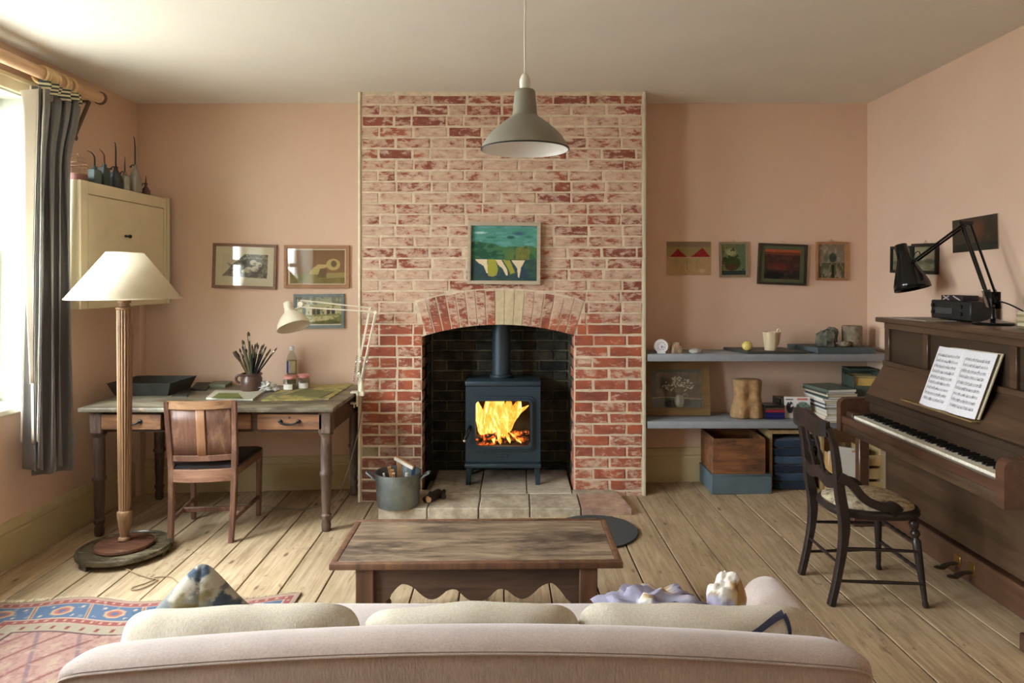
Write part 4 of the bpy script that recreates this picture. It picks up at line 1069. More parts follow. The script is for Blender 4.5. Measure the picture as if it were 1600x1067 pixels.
for i, (x0, y0, z0, x1, y1, z1, w, mt, lb) in enumerate([(-.06,.02,.03,-.03,-.05,.235,.022,'stick','split stick leaning at the left inside the zinc tub'),(-.02,.05,.03,-.055,-.02,.245,.024,'stick','tallest tan split stick at the left in the zinc tub'),
        (-.03,.0,.03,-.015,-.09,.225,.02,'stick','short square stick end at the front of the zinc tub'),(-.05,-.02,.03,-.08,-.075,.22,.012,'sticktip','thin pale stick against the front rim of the zinc tub'),
        (.0,.06,.04,.0,.055,.27,.03,'stick','broad offcut standing at the back of the zinc tub'),(.08,.04,.03,.095,.03,.245,.026,'stickblue','blue painted offcut at the right of the zinc tub'),(.05,-.06,.03,.07,-.085,.226,.016,'sticktip','white tipped stick at the right front of the zinc tub')]):
    t = V((-.79, 4.44, HZ)); b_ = MB(); b_.bar([t+V((x0,y0,z0)), t+V((x1,y1,z1))], w, w*.8, ref=(1,.3,0)); tag(b_.build('kindling_stick', M[mt], smooth=0), lb, 'firewood', 'kindling in the zinc tub')
t = V((-.79, 4.44, HZ)); b_ = MB(); b_.bar([t+V((-.03,.07,.285)), t+V((.10,.01,.235))], .03, .022, ref=(0,1,0)); tag(b_.build('kindling_stick', M['stick'], smooth=0), 'long white edged batten lying across the top of the zinc tub', 'firewood', 'kindling in the zinc tub')
b_ = MB(); b_.bar([t+V((-.032,.052,.283)), t+V((.098,-.008,.233))], .012, .02, ref=(0,1,0)); o = b_.build('painted_edge', M['sticktip'], bpy.data.objects['kindling_stick.007'], smooth=0)
lg = thing('log', 'short dark log with a pale cut end lying on the hearth slabs', 'firewood', (-.575, 4.50, HZ))
bm_ = plain('dark_bark', C(46,40,34), .9, var=.4, bmp=.003)
b_ = MB(); b_.tube([(-.02,-.05,.027),(.0,0,.03),(.035,.07,.032)], [.024,.03,.027], 12); b_.build('bark', bm_, lg)
b_ = MB(); b_.lathe([(0,.001),(.022,.001),(.022,-.002)], 12, T(-.02,-.05,.027) @ (V((-.35,-.93,0)).to_track_quat('Z','Y').to_matrix().to_4x4())); b_.build('cut_end', M['stick'], lg)
b_ = MB(); b_.tube([V((-.625,4.47,HZ+.018)), V((-.60,4.52,HZ+.018)), V((-.60,4.60,HZ+.02))], [.014,.017,.014], 9); tag(b_.build('log', bm_), 'thin blackened branch beside the log on the hearth', 'firewood')
b_ = MB(); b_.tube([V((-.50,4.52,HZ+.02)), V((-.52,4.58,HZ+.02)), V((-.515,4.64,HZ+.02))], [.016,.019,.015], 9); tag(b_.build('log', bm_), 'charred stub behind the pale ended log on the hearth', 'firewood')

# ------------------------------------------------------------------ desk
DZ = .745
dk = thing('writing_desk', 'long dark wooden work table with three drawers and turned legs', 'desk', (-1.905, 4.56, 0))
dx0, dx1, dy0, dy1 = -2.67, -1.125, 4.12, 4.99
tm, nt, b = newmat('paint_stained_desk_top')
n = nd(nt, 'ShaderNodeTexNoise', Scale=5.0, Detail=8.0, Roughness=.65); lk(nt, coords(nt, 'Object', (.6,1.4,1)), n.inputs['Vector'])
r = ramp(nt, [(.3, C(62,52,44)), (.46, C(98,90,74)), (.56, C(134,128,108)), (.72, C(168,160,140))]); lk(nt, n.outputs[0], r.inputs[0])
n2 = nd(nt, 'ShaderNodeTexNoise', Scale=14.0, Detail=5.0); lk(nt, coords(nt), n2.inputs['Vector']); r2 = ramp(nt, [(.6, (0,0,0,1)), (.68, (1,1,1,1))]); lk(nt, n2.outputs[0], r2.inputs[0])
lk(nt, mixc(nt, r2.outputs[0], r.outputs[0], C(140,112,88)), b.inputs['Base Color']); b.inputs['Roughness'].default_value = .4
b_ = MB(); b_.box(dx0, dx1, dy0, dy1, DZ-.028, DZ, .006, seg=2); b_.build('desk_top', tm, dk, world=True)
b_ = MB(); b_.box(-2.63, -1.155, 4.19, 4.21, .585, .60); b_.box(-2.63,-1.155, 4.19, 4.21, .70, .718)
for x0, x1 in ((-2.62,-2.555),(-2.18,-2.165),(-1.64,-1.605),(-1.20,-1.155)): b_.box(x0, x1, 4.188, 4.212, .585, .718)
b_.build('front_rail', M['darkwood'], dk, world=True, smooth=0)
for nm, a in (('side_apron',(-2.63,-2.605,4.2,4.93,.585,.717)),('side_apron',(-1.18,-1.155,4.2,4.93,.585,.717)),('back_apron',(-2.6,-1.2,4.92,4.94,.585,.717))):
    b_ = MB(); b_.box(*a); b_.build(nm, M['darkwood'], dk, world=True, smooth=0)
for i, (x0, x1, out_) in enumerate(((-2.55,-2.185,.03),(-2.16,-1.645,.012),(-1.60,-1.205,.028))):
    b_ = MB(); b_.box(x0, x1, 4.188-out_, 4.205, .603, .698, .004); b_.box(x0+.01, x1-.01, 4.205, 4.8, .605, .69)
    d_ = b_.build('drawer', M['drawer'], dk, world=True)
    cx = (x0+x1)/2; yy = 4.188-out_
    b_ = MB(); b_.tube(smooth_pts([V((cx-.055,yy,.655)), V((cx-.052,yy-.018,.652)), V((cx-.03,yy-.022,.643)), V((cx,yy-.022,.64)), V((cx+.03,yy-.022,.643)), V((cx+.052,yy-.018,.652)), V((cx+.055,yy,.655))],4), .0065, 8)
    for s_ in (-1,1): b_.blob(.015,.006,.013, T(cx+s_*.056, yy-.002, .655), 12, 8, 0)
    h_ = b_.build('bow_handle', M['iron'], d_)
    h_.data.transform(dk.matrix_basis.inverted())
    b_ = MB(); b_.lathe([(0,0),(.006,0),(.006,.002),(0,.002)], 10, T(cx, yy-.001, .678) @ R(PI/2,'X')); k_ = b_.build('keyhole', M['black'], d_); k_.data.transform(dk.matrix_basis.inverted())
def turned(H, zb, r=.032):
    return [(r*.62,zb),(r*.8,zb+.01),(r*.86,zb+.04),(r*.7,zb+.07),(r*.95,zb+.085),(r*.98,zb+.1),(r*.72,zb+.11),(r*.86,zb+.2),(r*.95,zb+.335),(r*1.15,zb+.345),(r*1.18,zb+.36),(r*.98,zb+.37),(r*1.0,zb+.46),(r*.92,H)]
for x in (-2.585, -1.19):
    for y in (4.2, 4.90):
        b_ = MB(); zb = fz(x); b_.lathe(turned(.56, zb, .034), 24, T(x, y, 0)); b_.box(x-.04, x+.04, y-.04, y+.04, .575, .717, .008); b_.lathe([(.03,.55),(.045,.575)], 24, T(x,y,0)); b_.build('leg', M['darkwoodz'], dk, world=True)

# chair at the desk
dc = thing('desk_chair', 'reddish brown wooden chair with a curved panelled back pushed towards the desk', 'chair', (-1.905, 4.27, fz(-1.9)), .10)
for s_ in (-1, 1):
    b_ = MB(); b_.bar([(s_*.172,-.245,0),(s_*.176,-.215,.2),(s_*.180,-.2,.42),(s_*.186,-.215,.6),(s_*.192,-.25,.845)], [.03,.032,.034,.032,.028], [.03,.036,.04,.034,.024]); b_.build('back_leg', M['chairwood'], dc)
    b_ = MB(); b_.bar([(s_*.205,.215,0),(s_*.21,.22,.44)], [.028,.036], [.028,.036]); b_.build('front_leg', M['chairwood'], dc)
    b_ = MB(); b_.bar([(s_*.178,-.21,.13),(s_*.206,.21,.13)], .016, .026, ref=(1,0,0)); b_.build('side_stretcher', M['chairwood'], dc)
b_ = MB(); b_.bar([(-.19,0,.128),(.19,0,.128)], .03, .018, ref=(0,0,1)); b_.build('cross_stretcher', M['chairwood'], dc)
b_ = MB(); b_.bar([(-.2,.218,.4),(.2,.218,.4)], .06, .02, ref=(0,0,1)); b_.build('seat_rail', M['chairwood'], dc)
for s_ in (-1,1): b_ = MB(); b_.bar([(s_*.18,-.2,.41),(s_*.208,.22,.41)], .02, .055, ref=(1,0,0)); b_.build('seat_rail', M['chairwood'], dc)
def arcp(z, y0, dep, h, th, w=.185, n=14):
    """curved rail: bows backward (towards -y)"""
    return [(w*u, y0-dep*(1-u*u), z) for u in np.linspace(-1,1,n)]
b_ = MB(); b_.bar(arcp(.40,-.205,.028,0,0), .075, .02, ref=(0,0,1)); b_.build('rear_seat_rail', wood('worn_pale_rail', C(120,84,66), C(172,132,108), 'X', .5), dc)
b_ = MB(); b_.bar(arcp(.505,-.205,.03,0,0), .036, .02, ref=(0,0,1)); b_.build('lower_back_rail', M['chairwood'], dc)
b_ = MB(); b_.bar(arcp(.825,-.242,.035,0,0), .05, .022, ref=(0,0,1)); b_.build('top_rail', wood('polished_top_rail', C(126,92,66), C(176,138,102), 'X', .3), dc)
for u0, u1, nm in ((-.93,.16,'back_panel'),(.18,.93,'back_panel'),(-.10,.165,'centre_splat')):
    b_ = MB()
    def pf(a, b, u0=u0, u1=u1, nm=nm):
        u = u0+(u1-u0)*a; z = .515+b*.29; y = -.205-.037*b-(.030*(1-u*u))-(.006 if nm == 'centre_splat' else 0)
        return (.185*u, y, z)
    b_.grid(pf, 12, 3); b_.build(nm, M['chairlight'] if nm == 'centre_splat' else M['chairwood'], dc, solid=.006, recalc=False)
b_ = MB()
sp = [(-.20,-.21),(.20,-.21),(.228,.22),(.21,.235),(-.21,.235),(-.228,.22)]
b_._add([(x,y,.438) for x,y in sp]+[(x,y,.452) for x,y in sp]+[(x*.93,y*.93,.462) for x,y in sp], [(5,4,3,2,1,0),(12,13,14,15,16,17)]+[(k,(k+1)%6,6+(k+1)%6,6+k) for k in range(6)]+[(6+k,6+(k+1)%6,12+(k+1)%6,12+k) for k in range(6)])
b_.build('seat', plain('black_seat_pad', C(44,40,42), .45, var=.2), dc)

# ------------------------------------------------------------------ desk things
def dpt(px, py, h=DZ):
    Y = (1.53-h)*1067/(py-434); return V(((px-812)*Y/1067, Y, h))
tr_ = thing('wooden_tray', 'black wooden trough-shaped tray on the left end of the desk', 'tray', (-2.515, 4.69, DZ))
tk = plain('blackened_wood', C(52,52,48), .55, var=.35, bmp=.001)
def trough(x, y, h, fl, t):
    o = [(-x,-y),(x,-y),(x,y),(-x,y)]; O = [(-x-fl,-y-fl),(x+fl,-y-fl),(x+fl,y+fl),(-x-fl,y+fl)]
    vs = [(a,b,0) for a,b in o]+[(a,b,h) for a,b in O]+[(a-math.copysign(t,a),b-math.copysign(t,b),h) for a,b in O]+[(a-math.copysign(t,a),b-math.copysign(t,b),t) for a,b in o]
    fs = [(3,2,1,0),(12,13,14,15)]
    for k in range(4):
        k2 = (k+1)%4; fs += [(k,k2,4+k2,4+k),(4+k,4+k2,8+k2,8+k),(8+k,8+k2,12+k2,12+k)]
    return vs, fs
b_ = MB(); b_._add(*trough(.175,.15,.088,.035,.012)); b_.build('trough', tk, tr_, smooth=0)
b_ = MB(); b_.box(-.10,.02,-.05,.03,.012,.03,.003,R(.3)); b_.box(.04,.13,-.02,.08,.012,.025,.003,R(-.5)); b_.build('charcoal_pieces', plain('ochre_scraps', C(120,104,60), .8, var=.4), tr_)
pot = thing('brush_pot', 'brown stoneware pot with a side handle holding paintbrushes', 'pot', tuple(dpt(393,612)))
pc = plain('brown_stoneware', C(92,68,58), .28, var=.16, scale=10)
b_ = MB(); b_.lathe([(0,0),(.064,0),(.068,.006),(.070,.06),(.070,.095),(.064,.105),(.063,.112),(.071,.118),(.073,.126),(.068,.130),(.060,.127),(.058,.11),(.062,.09),(.062,.012),(0,.012)], 40); b_.build('body', pc, pot)
b_ = MB(); b_.tube(smooth_pts([V((-.066,.01,.10)),V((-.09,.01,.112)),V((-.11,.01,.095)),V((-.105,.01,.07)),V((-.085,.01,.06))],4), .009, 8); b_.build('handle', pc, pot)
BRH = {'black': plain('black_brush_handle', C(30,32,34), .35), 'green': plain('olive_brush_handle', C(84,84,58), .5), 'navy': plain('navy_brush_handle', C(40,48,78), .35), 'tan': plain('tan_brush_handle', C(140,114,76), .5)}
BRB = plain('stained_bristle', C(84,70,54), .9, var=.3); FER = M['chrome']
PP = pot.location
random.seed(5)
def brush(px, py, kind, w=.005, label=None, bw_=None, yoff=None, bx0=None, wide=False):
    tip = None; Y = PP.y+(random.uniform(-.045,.045) if yoff is None else yoff)
    tip = W(px, py, Y); a = (tip.x-PP.x)
    base = V((PP.x+(bx0 if bx0 is not None else -a*.25), PP.y-(Y-PP.y)*.6, DZ+.014)); base.x = max(min(base.x, PP.x+.045), PP.x-.045)
    # rim constraint: shaft crosses the rim plane inside radius .055
    k = (.128-.014)/(tip.z-DZ-.014); cx = base.x+(tip.x-base.x)*k-PP.x
    if abs(cx) > .052: base.x -= math.copysign(abs(cx)-.052, cx)/(1-k)
    base.x = max(min(base.x, PP.x+.055), PP.x-.055)
    L = (tip-base).length; d = (tip-base)/L
    t = thing('paintbrush', label or 'long handled paintbrush bristles up in the brown stoneware pot', 'paintbrush', tuple(base), group='paintbrushes in the stoneware pot')
    bl = .03 if not wide else .045; fl = .035
    b_ = MB(); b_.tube([base, base+d*L*.3, base+d*(L-bl-fl)], [w*.45, w, w*.8], 7); b_.build('handle', BRH[kind], t, world=True)
    b_ = MB(); b_.tube([base+d*(L-bl-fl), base+d*(L-bl)], [w*.85, w*(1.0 if not wide else 1.8)], 8); b_.build('ferrule', FER if not wide else BRB, t, world=True)
    b_ = MB(); b_.tube([base+d*(L-bl), base+d*(L-bl*.5), tip], [w*(.95 if not wide else 1.8), w*(1.05 if not wide else 2.3), w*(.25 if not wide else 1.9)], 8); b_.build('bristles', BRB, t, world=True)
    return t
brush(388,518,'green',.010,'tallest paintbrush, olive and thick, in the stoneware pot',yoff=-.02)
brush(379,531,'green',.010,'second tallest olive paintbrush, leaning left in the stoneware pot',yoff=-.03)
brush(366,549,'green',.007,'wide flat brush leaning furthest left out of the stoneware pot',wide=True,yoff=-.02)
brush(433,543,'black',.005,'thin brush leaning furthest right out of the stoneware pot',yoff=-.02)
SB = sorted([(374,544),(378,540),(390,536),(394,538),(399,537),(402,535),(404,538),(410,539),(413,537),(416,541),(423,545),(419,550),(412,548),(385,544),(396,545),(407,546),(372,552),(389,548),(426,551),(401,552),(379,553),(415,556),(386,556),(395,541)])
OW = 'first second third fourth fifth sixth seventh eighth ninth tenth eleventh twelfth thirteenth fourteenth fifteenth sixteenth seventeenth eighteenth nineteenth twentieth twenty-first twenty-second twenty-third last'.split()
for i, (px, py) in enumerate(SB):
    kd = random.choice(['black','black','navy','black','tan','green'])
    brush(px, py, kd, random.uniform(.0045,.0065), '%s handled short paintbrush, %s from the left in the stoneware pot' % (kd, OW[i]))
b_ = MB()
rg = plain('white_rag_cloth', C(222,220,216), .9, var=.04)
p_ = dpt(418,611); b_.blob(.062,.05,.034, T(p_.x-.01,p_.y,DZ+.03), 48, 28, .33, 4.5, 6, flat=True); b_.blob(.035,.03,.02, T(p_.x+.05,p_.y+.005,DZ+.016), 30, 16, .25, 4, 2, flat=True); tag(b_.build('rag', rg, smooth=180), 'crumpled white rag on the desk beside the brush pot', 'rag')
# jars and bottle
gm, nt, b = newmat('red_gingham_lid'); ck = nd(nt, 'ShaderNodeTexChecker', Scale=130.0); lk(nt, coords(nt), ck.inputs['Vector']); ck.inputs[1].default_value = C(196,70,74); ck.inputs[2].default_value = C(232,190,184); lk(nt, ck.outputs[0], b.inputs['Base Color']); b.inputs['Roughness'].default_value = .35
def jar(px, py, label, rz):
    p = dpt(px, py); t = thing('jam_jar', label, 'jar', tuple(p), rz, 'jam jars with gingham lids on the desk')
    b_ = MB(); b_.lathe([(0,0),(.040,0),(.044,.005),(.044,.07),(.040,.082),(.037,.088)], 14, cap=True); b_.build('glass_body', M['clearglass'], t, smooth=25)
    b_ = MB(); b_.lathe([(.0,.003),(.040,.003),(.040,.045),(0,.045)], 14); b_.build('contents', plain('grey_jar_water', C(150,146,130), .3), t, smooth=25)
    b_ = MB(); b_.lathe([(.041,.083),(.043,.085),(.043,.102),(.039,.105),(0,.105)], 32); b_.build('lid', gm, t)
    b_ = MB(); b_.grid(lambda a, c: (.0455*math.sin((a-.5)*1.6), -.0455*math.cos((a-.5)*1.6), .012+.036*c), 12, 2); b_.build('label', M['paper'], t, recalc=False)
jar(453, 610, 'jam jar with a red gingham lid in front of the plastic bottle', -.1)
jar(474, 608, 'jam jar with a red gingham lid, the one further right', .3)
bt = thing('plastic_bottle', 'clear plastic bottle with white cap and blue label behind the jam jars', 'bottle', tuple(dpt(456, 602)))
b_ = MB(); b_.lathe([(0,0),(.032,0),(.036,.005),(.036,.19),(.030,.215),(.015,.245),(.013,.262),(0,.262)], 32); b_.build('bottle_body', M['clearglass'], bt)
b_ = MB(); b_.lathe([(0,.003),(.033,.003),(.033,.185),(0,.185)], 24); b_.build('spirit', plain('pale_spirit', C(176,160,130), .3), bt)
b_ = MB(); b_.lathe([(.016,.255),(.0165,.257),(.0165,.283),(.014,.286),(0,.286)], 24); b_.build('cap', M['enamel_white'], bt)
lbm = plain('blue_label_paper', C(48,78,160), .4); lwm = plain('white_label_paper', C(214,206,184), .4)
for nm, a0, a1, mt in (('label_blue',-1.9,-.35,lbm),('label_white',-.35,1.0,lwm),('label_blue',1.0,1.25,plain('ochre_label', C(196,150,70), .4))):
    b_ = MB(); b_.grid(lambda a, c: (.0368*math.sin(a0+(a1-a0)*a), -.0368*math.cos(a0+(a1-a0)*a), .095+.085*c), 12, 2); b_.build('label', mt, bt, recalc=False)
# palettes, boards, pads, books on the desk
def slab(name, label, cat, pts, h, mat, z=DZ, group=None):
    P_ = [dpt(px, py, z) for px, py in pts]; c = sum(P_, V())/len(P_)
    t = MB(); n = len(P_); vs = [(p.x,p.y,z+.0005) for p in P_]+[(p.x,p.y,z+h) for p in P_]
    t._add(vs, [tuple(reversed(range(n))), tuple(range(n,2*n))]+[(k,(k+1)%n,n+(k+1)%n,n+k) for k in range(n)])
    return tag(t.build(name, mat, smooth=0), label, cat, group)
pm, nt, b = newmat('green_ochre_paint_board'); n = nd(nt, 'ShaderNodeTexNoise', Scale=7.0, Detail=6.0, Distortion=1.5); lk(nt, coords(nt), n.inputs['Vector'])
r = ramp(nt, [(.35, C(96,104,86)), (.45, C(150,146,84)), (.55, C(186,174,104)), (.63, C(120,100,70)), (.72, C(160,170,150))]); lk(nt, n.outputs[0], r.inputs[0]); lk(nt, r.outputs[0], b.inputs['Base Color']); b.inputs['Roughness'].default_value = .5
slab('palette_board', 'large board smeared with green and ochre paint at the right of the desk', 'board', [(408,627),(513,625),(552,601),(450,604)], .008, pm)
slab('palette_board', 'olive green card lying on the large paint smeared board', 'board', [(447,617),(500,622),(522,612),(478,608)], .003, plain('olive_card', C(112,112,72), .6, var=.2), DZ+.0085)
slab('sketch_pad', 'pale sketch pad with a green sheet at the centre front of the desk', 'sketch pad', [(322,624),(395,626),(413,613),(336,612)], .012, plain('pad_edge', C(196,196,178), .7))
slab('paper_sheet', 'green painted sheet lying on the sketch pad', 'paper', [(330,622),(380,623),(372,614),(342,614)], .001, plain('green_painted_paper', C(112,118,62), .7, var=.25), DZ+.013)
slab('book', 'grey green book at the back of the desk left of the brush pot', 'book', [(326,605),(352,606),(367,597),(340,596)], .02, plain('grey_green_book', C(118,124,104), .6, var=.15))
slab('book', 'thin dark book beside the wooden tray on the desk', 'book', [(298,610),(322,611),(332,600),(308,599)], .012, plain('dark_book', C(56,54,46), .6, var=.2))
slab('slate_strip', 'narrow dark strip of board in front of the wooden tray', 'board', [(268,620),(292,620),(302,606),(286,606)], .006, plain('dark_strip', C(60,58,50), .6, var=.2))

# ------------------------------------------------------------------ anglepoise lamps
def rod(b, p, q, r=.004, seg=8): b.tube([V(p), V(q)], r, seg)
wl = thing('desk_lamp', 'cream jointed-arm desk lamp clamped to the right edge of the desk', 'lamp', (-1.095, 4.66, DZ))
wm = M['ivorylamp']
b0 = V((-1.078, 4.655, .755)); el = V((-.972, 4.62, 1.297)); kn = V((-1.46, 4.56, 1.335))
b_ = MB(); b_.box(-1.150,-1.10,4.63,4.68,DZ+.001,DZ+.012,.002); b_.box(-1.11,-1.095,4.63,4.68,DZ-.09,DZ+.012,.002); b_.box(-1.15,-1.10,4.635,4.675,DZ-.075,DZ-.062,.002); b_.tube([(-1.128,4.655,DZ-.10),(-1.128,4.655,DZ-.062)],.006,8); b_.box(-1.10,-1.06,4.64,4.67,DZ-.02,DZ+.012,.002); b_.build('clamp', wm, wl, world=True)
b_ = MB(); b_.lathe([(.012,0),(.018,.01),(.018,.05),(.012,.06),(.014,.10)], 16, T(b0.x,b0.y,.748)); b_.build('swivel_post', wm, wl, world=True)
up = V((0,0,.09))
b_ = MB()
for dy in (-.018,.018):
    o_ = V((0,dy,0)); rod(b_, b0+up+o_, el+o_, .0048); rod(b_, b0+up+o_+V((-.035,0,.01)), el+o_+V((-.04,0,.03)), .0038)
b_.build('lower_arm', wm, wl, world=True)
b_ = MB()
for dy in (-.016,.016):
    o_ = V((0,dy,0)); rod(b_, el+o_+V((.02,0,0)), kn+o_, .0048); rod(b_, el+o_+V((-.03,0,.028)), kn+o_+V((.0,0,.045)), .0038)
b_.tube([el+V((0,-.025,0)), el+V((0,.025,0))], .012, 10); b_.tube([el+V((-.035,-.022,.028)), el+V((-.035,.022,.028))], .008, 10)
b_.build('upper_arm', wm, wl, world=True)
b_ = MB()
for dx in (-.045,-.02,.02):
    a, c = b0+up+V((dx,-.028,-.02)), b0+up+V((dx*1.2+.03,-.028,.16))
    hp = [a.lerp(c, i/60)+V((.006*math.cos(i*1.2),.006*math.sin(i*1.2),0)) for i in range(61)]; b_.tube(hp, .0022, 5)
b_.build('springs', M['chrome'], wl, world=True)
s0 = V((-1.548, 4.55, 1.362)); s1 = V((-1.488, 4.50, 1.205))
Ms = axisM(s0, s1); Ls = (s1-s0).length
b_ = MB(); b_.lathe([(0,-.004),(.022,-.004),(.027,0),(.030,.045),(.034,.065),(.05,.08),(.075,.105),(.095,.135),(.106,Ls-.006),(.108,Ls)], 40, Ms, cap=False); b_.build('shade', wm, wl, world=True, solid=.002, smooth=60)
b_ = MB(); rod(b_, kn, s0.lerp(s1,.35), .007); b_.tube([kn+V((0,-.02,.02)), kn+V((0,.02,.02))], .018, 12); b_.build('shade_joint', wm, wl, world=True)
b_ = MB(); b_.tube(smooth_pts([V((-1.07,4.655,.72)), V((-1.09,4.66,.55)), V((-1.12,4.68,.42)), V((-1.2,4.7,.15)), V((-1.28,4.72,.01)), V((-1.45,4.60,fz(-1.45)+.005)), V((-1.7,4.66,fz(-1.7)+.005)), V((-1.95,4.75,fz(-1.95)+.005)), V((-2.15,4.95,fz(-2.1)+.005))], 8), .0035, 6)
b_.build('flex', M['greytin'], wl, world=True)

# piano geometry constants
PT = 1.293; px_ = 2.15
bl = thing('desk_lamp', 'black jointed-arm lamp with a round base on top of the piano', 'lamp', (2.40, 3.46, PT))
bm2 = M['blackmetal']
b_ = MB(); b_.lathe([(0,0),(.090,0),(.092,.006),(.088,.012),(.03,.022),(.014,.03),(.012,.05),(0,.05)], 48, T(2.40,3.46,PT+.0015)); b_.build('base', bm2, bl, world=True)
jb = V((2.39,3.45,PT+.055)); j1 = V((2.38,3.44,1.44)); je = V((2.38,3.637,1.822)); jk = V((2.36,4.07,1.632))
b_ = MB(); b_.tube([jb-V((0,0,.02)), jb+V((0,0,.035)), j1-V((0,.02,.03)), j1], [.012,.012,.01,.01], 10)
for dx in (-.022,.022): b_.box(2.38+dx-.002,2.38+dx+.002,3.41,3.47,PT+.08,1.46,.001)
b_.build('pivot_bracket', bm2, bl, world=True)
b_ = MB(); 
for dx in (-.02,.02): rod(b_, j1+V((dx,0,0)), je+V((dx,0,0)), .0062)
rod(b_, j1+V((0,.045,.0)), je+V((0,.045,-.01)), .0055); b_.build('lower_arm', bm2, bl, world=True)
b_ = MB()
for dx in (-.012,.012): rod(b_, je+V((dx,0,0)), jk+V((dx,0,0)), .0062)
b_.tube([je+V((-.03,0,0)), je+V((.03,0,0))], .013, 10); b_.tube(smooth_pts([jk+V((0,-.05,.03)),jk+V((0,-.03,.055)),jk+V((0,.01,.04)),jk+V((0,.02,0))],4), .003, 6); b_.build('upper_arm', bm2, bl, world=True)
b_ = MB()
for dx in (-.032,.032,0):
    a, c = V((2.38+dx,3.425,PT+.09)), V((2.38+dx,3.465,1.47))
    b_.tube([a.lerp(c, i/90)+V((.006*math.cos(i*1.25),.006*math.sin(i*1.25),0)) for i in range(91)], .0022, 5)
b_.build('springs', M['chrome'], bl, world=True)
s0 = V((2.315,4.15,1.728)); s1 = V((2.355,4.09,1.462)); Ms = axisM(s0, s1); Ls = (s1-s0).length
b_ = MB(); b_.lathe([(0,-.004),(.030,-.004),(.034,.0),(.036,.07),(.040,.09),(.055,.13),(.078,.19),(.096,.24),(.1,Ls)], 40, Ms, cap=False); b_.build('shade', bm2, bl, world=True, solid=.002, smooth=60)
b_ = MB(); rod(b_, jk, s0.lerp(s1,.45), .009); b_.build('shade_joint', bm2, bl, world=True)
b_ = MB(); b_.tube(smooth_pts([V((2.38,3.45,1.42)), V((2.42,3.38,1.40)), V((2.47,3.25,1.34)), V((2.50,3.12,PT+.05)), V((2.52,3.0,PT+.06))], 6), .004, 6); b_.build('flex', bm2, bl, world=True)

# ------------------------------------------------------------------ pendant lamp
pd = thing('pendant_lamp', 'grey enamel pendant lamp shade, white inside, hanging from the ceiling', 'lamp', (.02, 2.57, ZC))
b_ = MB(); prof = [(.004,2.240),(.034,2.236),(.0385,2.230),(.0395,2.222),(.047,2.145),(.050,2.137),(.058,2.131),(.077,2.117),(.110,2.090),(.140,2.060),(.157,2.032),(.165,2.013)]
M['enamel2'] = None
em = bpy.data.materials.new('enamel_two_sided'); em.use_nodes = True; nt = em.node_tree; bb = nt.nodes['Principled BSDF']
g_ = nt.nodes.new('ShaderNodeNewGeometry'); lk(nt, mixc(nt, g_.outputs['Backfacing'], C(138,134,120), C(226,226,224)), bb.inputs['Base Color']); bb.inputs['Roughness'].default_value = .42
mp0 = [(r, z) for r, z in prof]
b_.lathe(prof, 72, cap=False); so = b_.build('shade', M['enamel_grey'], pd, world=False, smooth=50); so.data.transform(T(0,0,-ZC))
b_ = MB(); b_.lathe([(max(r-.003,.001), z-.003) for r, z in prof[1:]], 72, cap=False); o = b_.build('shade_lining', M['enamel_white'], so, smooth=50); o.data.transform(T(0,0,-ZC))
b_ = MB(); b_.torus(.1645, .0028, 72, 6, T(0,0,2.013-ZC)); b_.build('rim', M['iron'], so)
b_ = MB(); b_.lathe([(.004,2.30),(.012,2.293),(.020,2.275),(.021,2.26),(.018,2.235)], 24, T(0,0,-ZC)); b_.build('cord_grip', M['white_paint'], pd)
b_ = MB(); b_.lathe([(.018,2.225),(.018,2.17),(0,2.17)], 20, T(0,0,-ZC)); b_.build('lamp_holder', M['white_paint'], pd)
b_ = MB(); b_.blob(.03,.03,.035, T(0,0,2.13-ZC), 20, 12, 0); b_.build('bulb', plain('opal_bulb', C(236,232,224), .2), pd)
b_ = MB(); b_.tube([(0,0,-.003),(.002,0,-.15),(-.001,0,-.35),(0,0,2.295-ZC)], .0032, 8); b_.build('cord', M['white_paint'], pd)
b_ = MB(); b_.lathe([(.045,-.001),(.045,-.012),(.02,-.03),(0,-.03)], 24); b_.build('ceiling_rose', M['white_paint'], pd)

# ------------------------------------------------------------------ wall cupboard and the cans on it
cx0, cx1, cy0, cy1, cz0, cz1 = XL+.003, -2.562, 3.985, 4.98, 1.345, 2.105
cc = thing('wall_cupboard', 'cream painted cupboard hung on the left wall in the corner', 'cupboard', (-2.68, 4.46, cz0))
b_ = MB(); b_.box(cx0, cx1-.02, cy0, cy1, cz0, cz1, .003); b_.box(cx1-.02, cx1, cy0, cy0+.07, cz0, cz1, .003); b_.box(cx1-.02, cx1, cy1-.06, cy1, cz0, cz1, .003); b_.box(cx1-.02, cx1, cy0+.07, cy1-.06, cz1-.075, cz1-.002); b_.box(cx1-.02, cx1, cy0+.07, cy1-.06, cz0, cz0+.045)
b_.box(cx0, cx1+.012, cy1-.035, cy1, cz0, cz1+.004, .003); b_.build('carcass', M['cream'], cc, world=True, smooth=0)
b_ = MB(); b_.box(cx1-.018, cx1-.001, cy0+.075, cy1-.066, cz0+.05, cz1-.081, .002); d_ = b_.build('door', M['cream'], cc, world=True, smooth=0)
b_ = MB(); b_.blob(.012,.014,.013, T(cx1+.018, 4.46, 1.80), 12, 8, 0); b_.lathe([(.006,0),(.006,.02)], 10, T(cx1-.002,4.46,1.80)@R(PI/2,'Y')); b_.blob(.008,.008,.009, T(cx1+.01,4.425,1.80),10,6,0); b_.build('door_knob', M['blackmetal'], d_).data.transform(cc.matrix_basis.inverted())
CT = cz1+.001
def cyp(px, X=-2.60): return X*1067/(px-812)
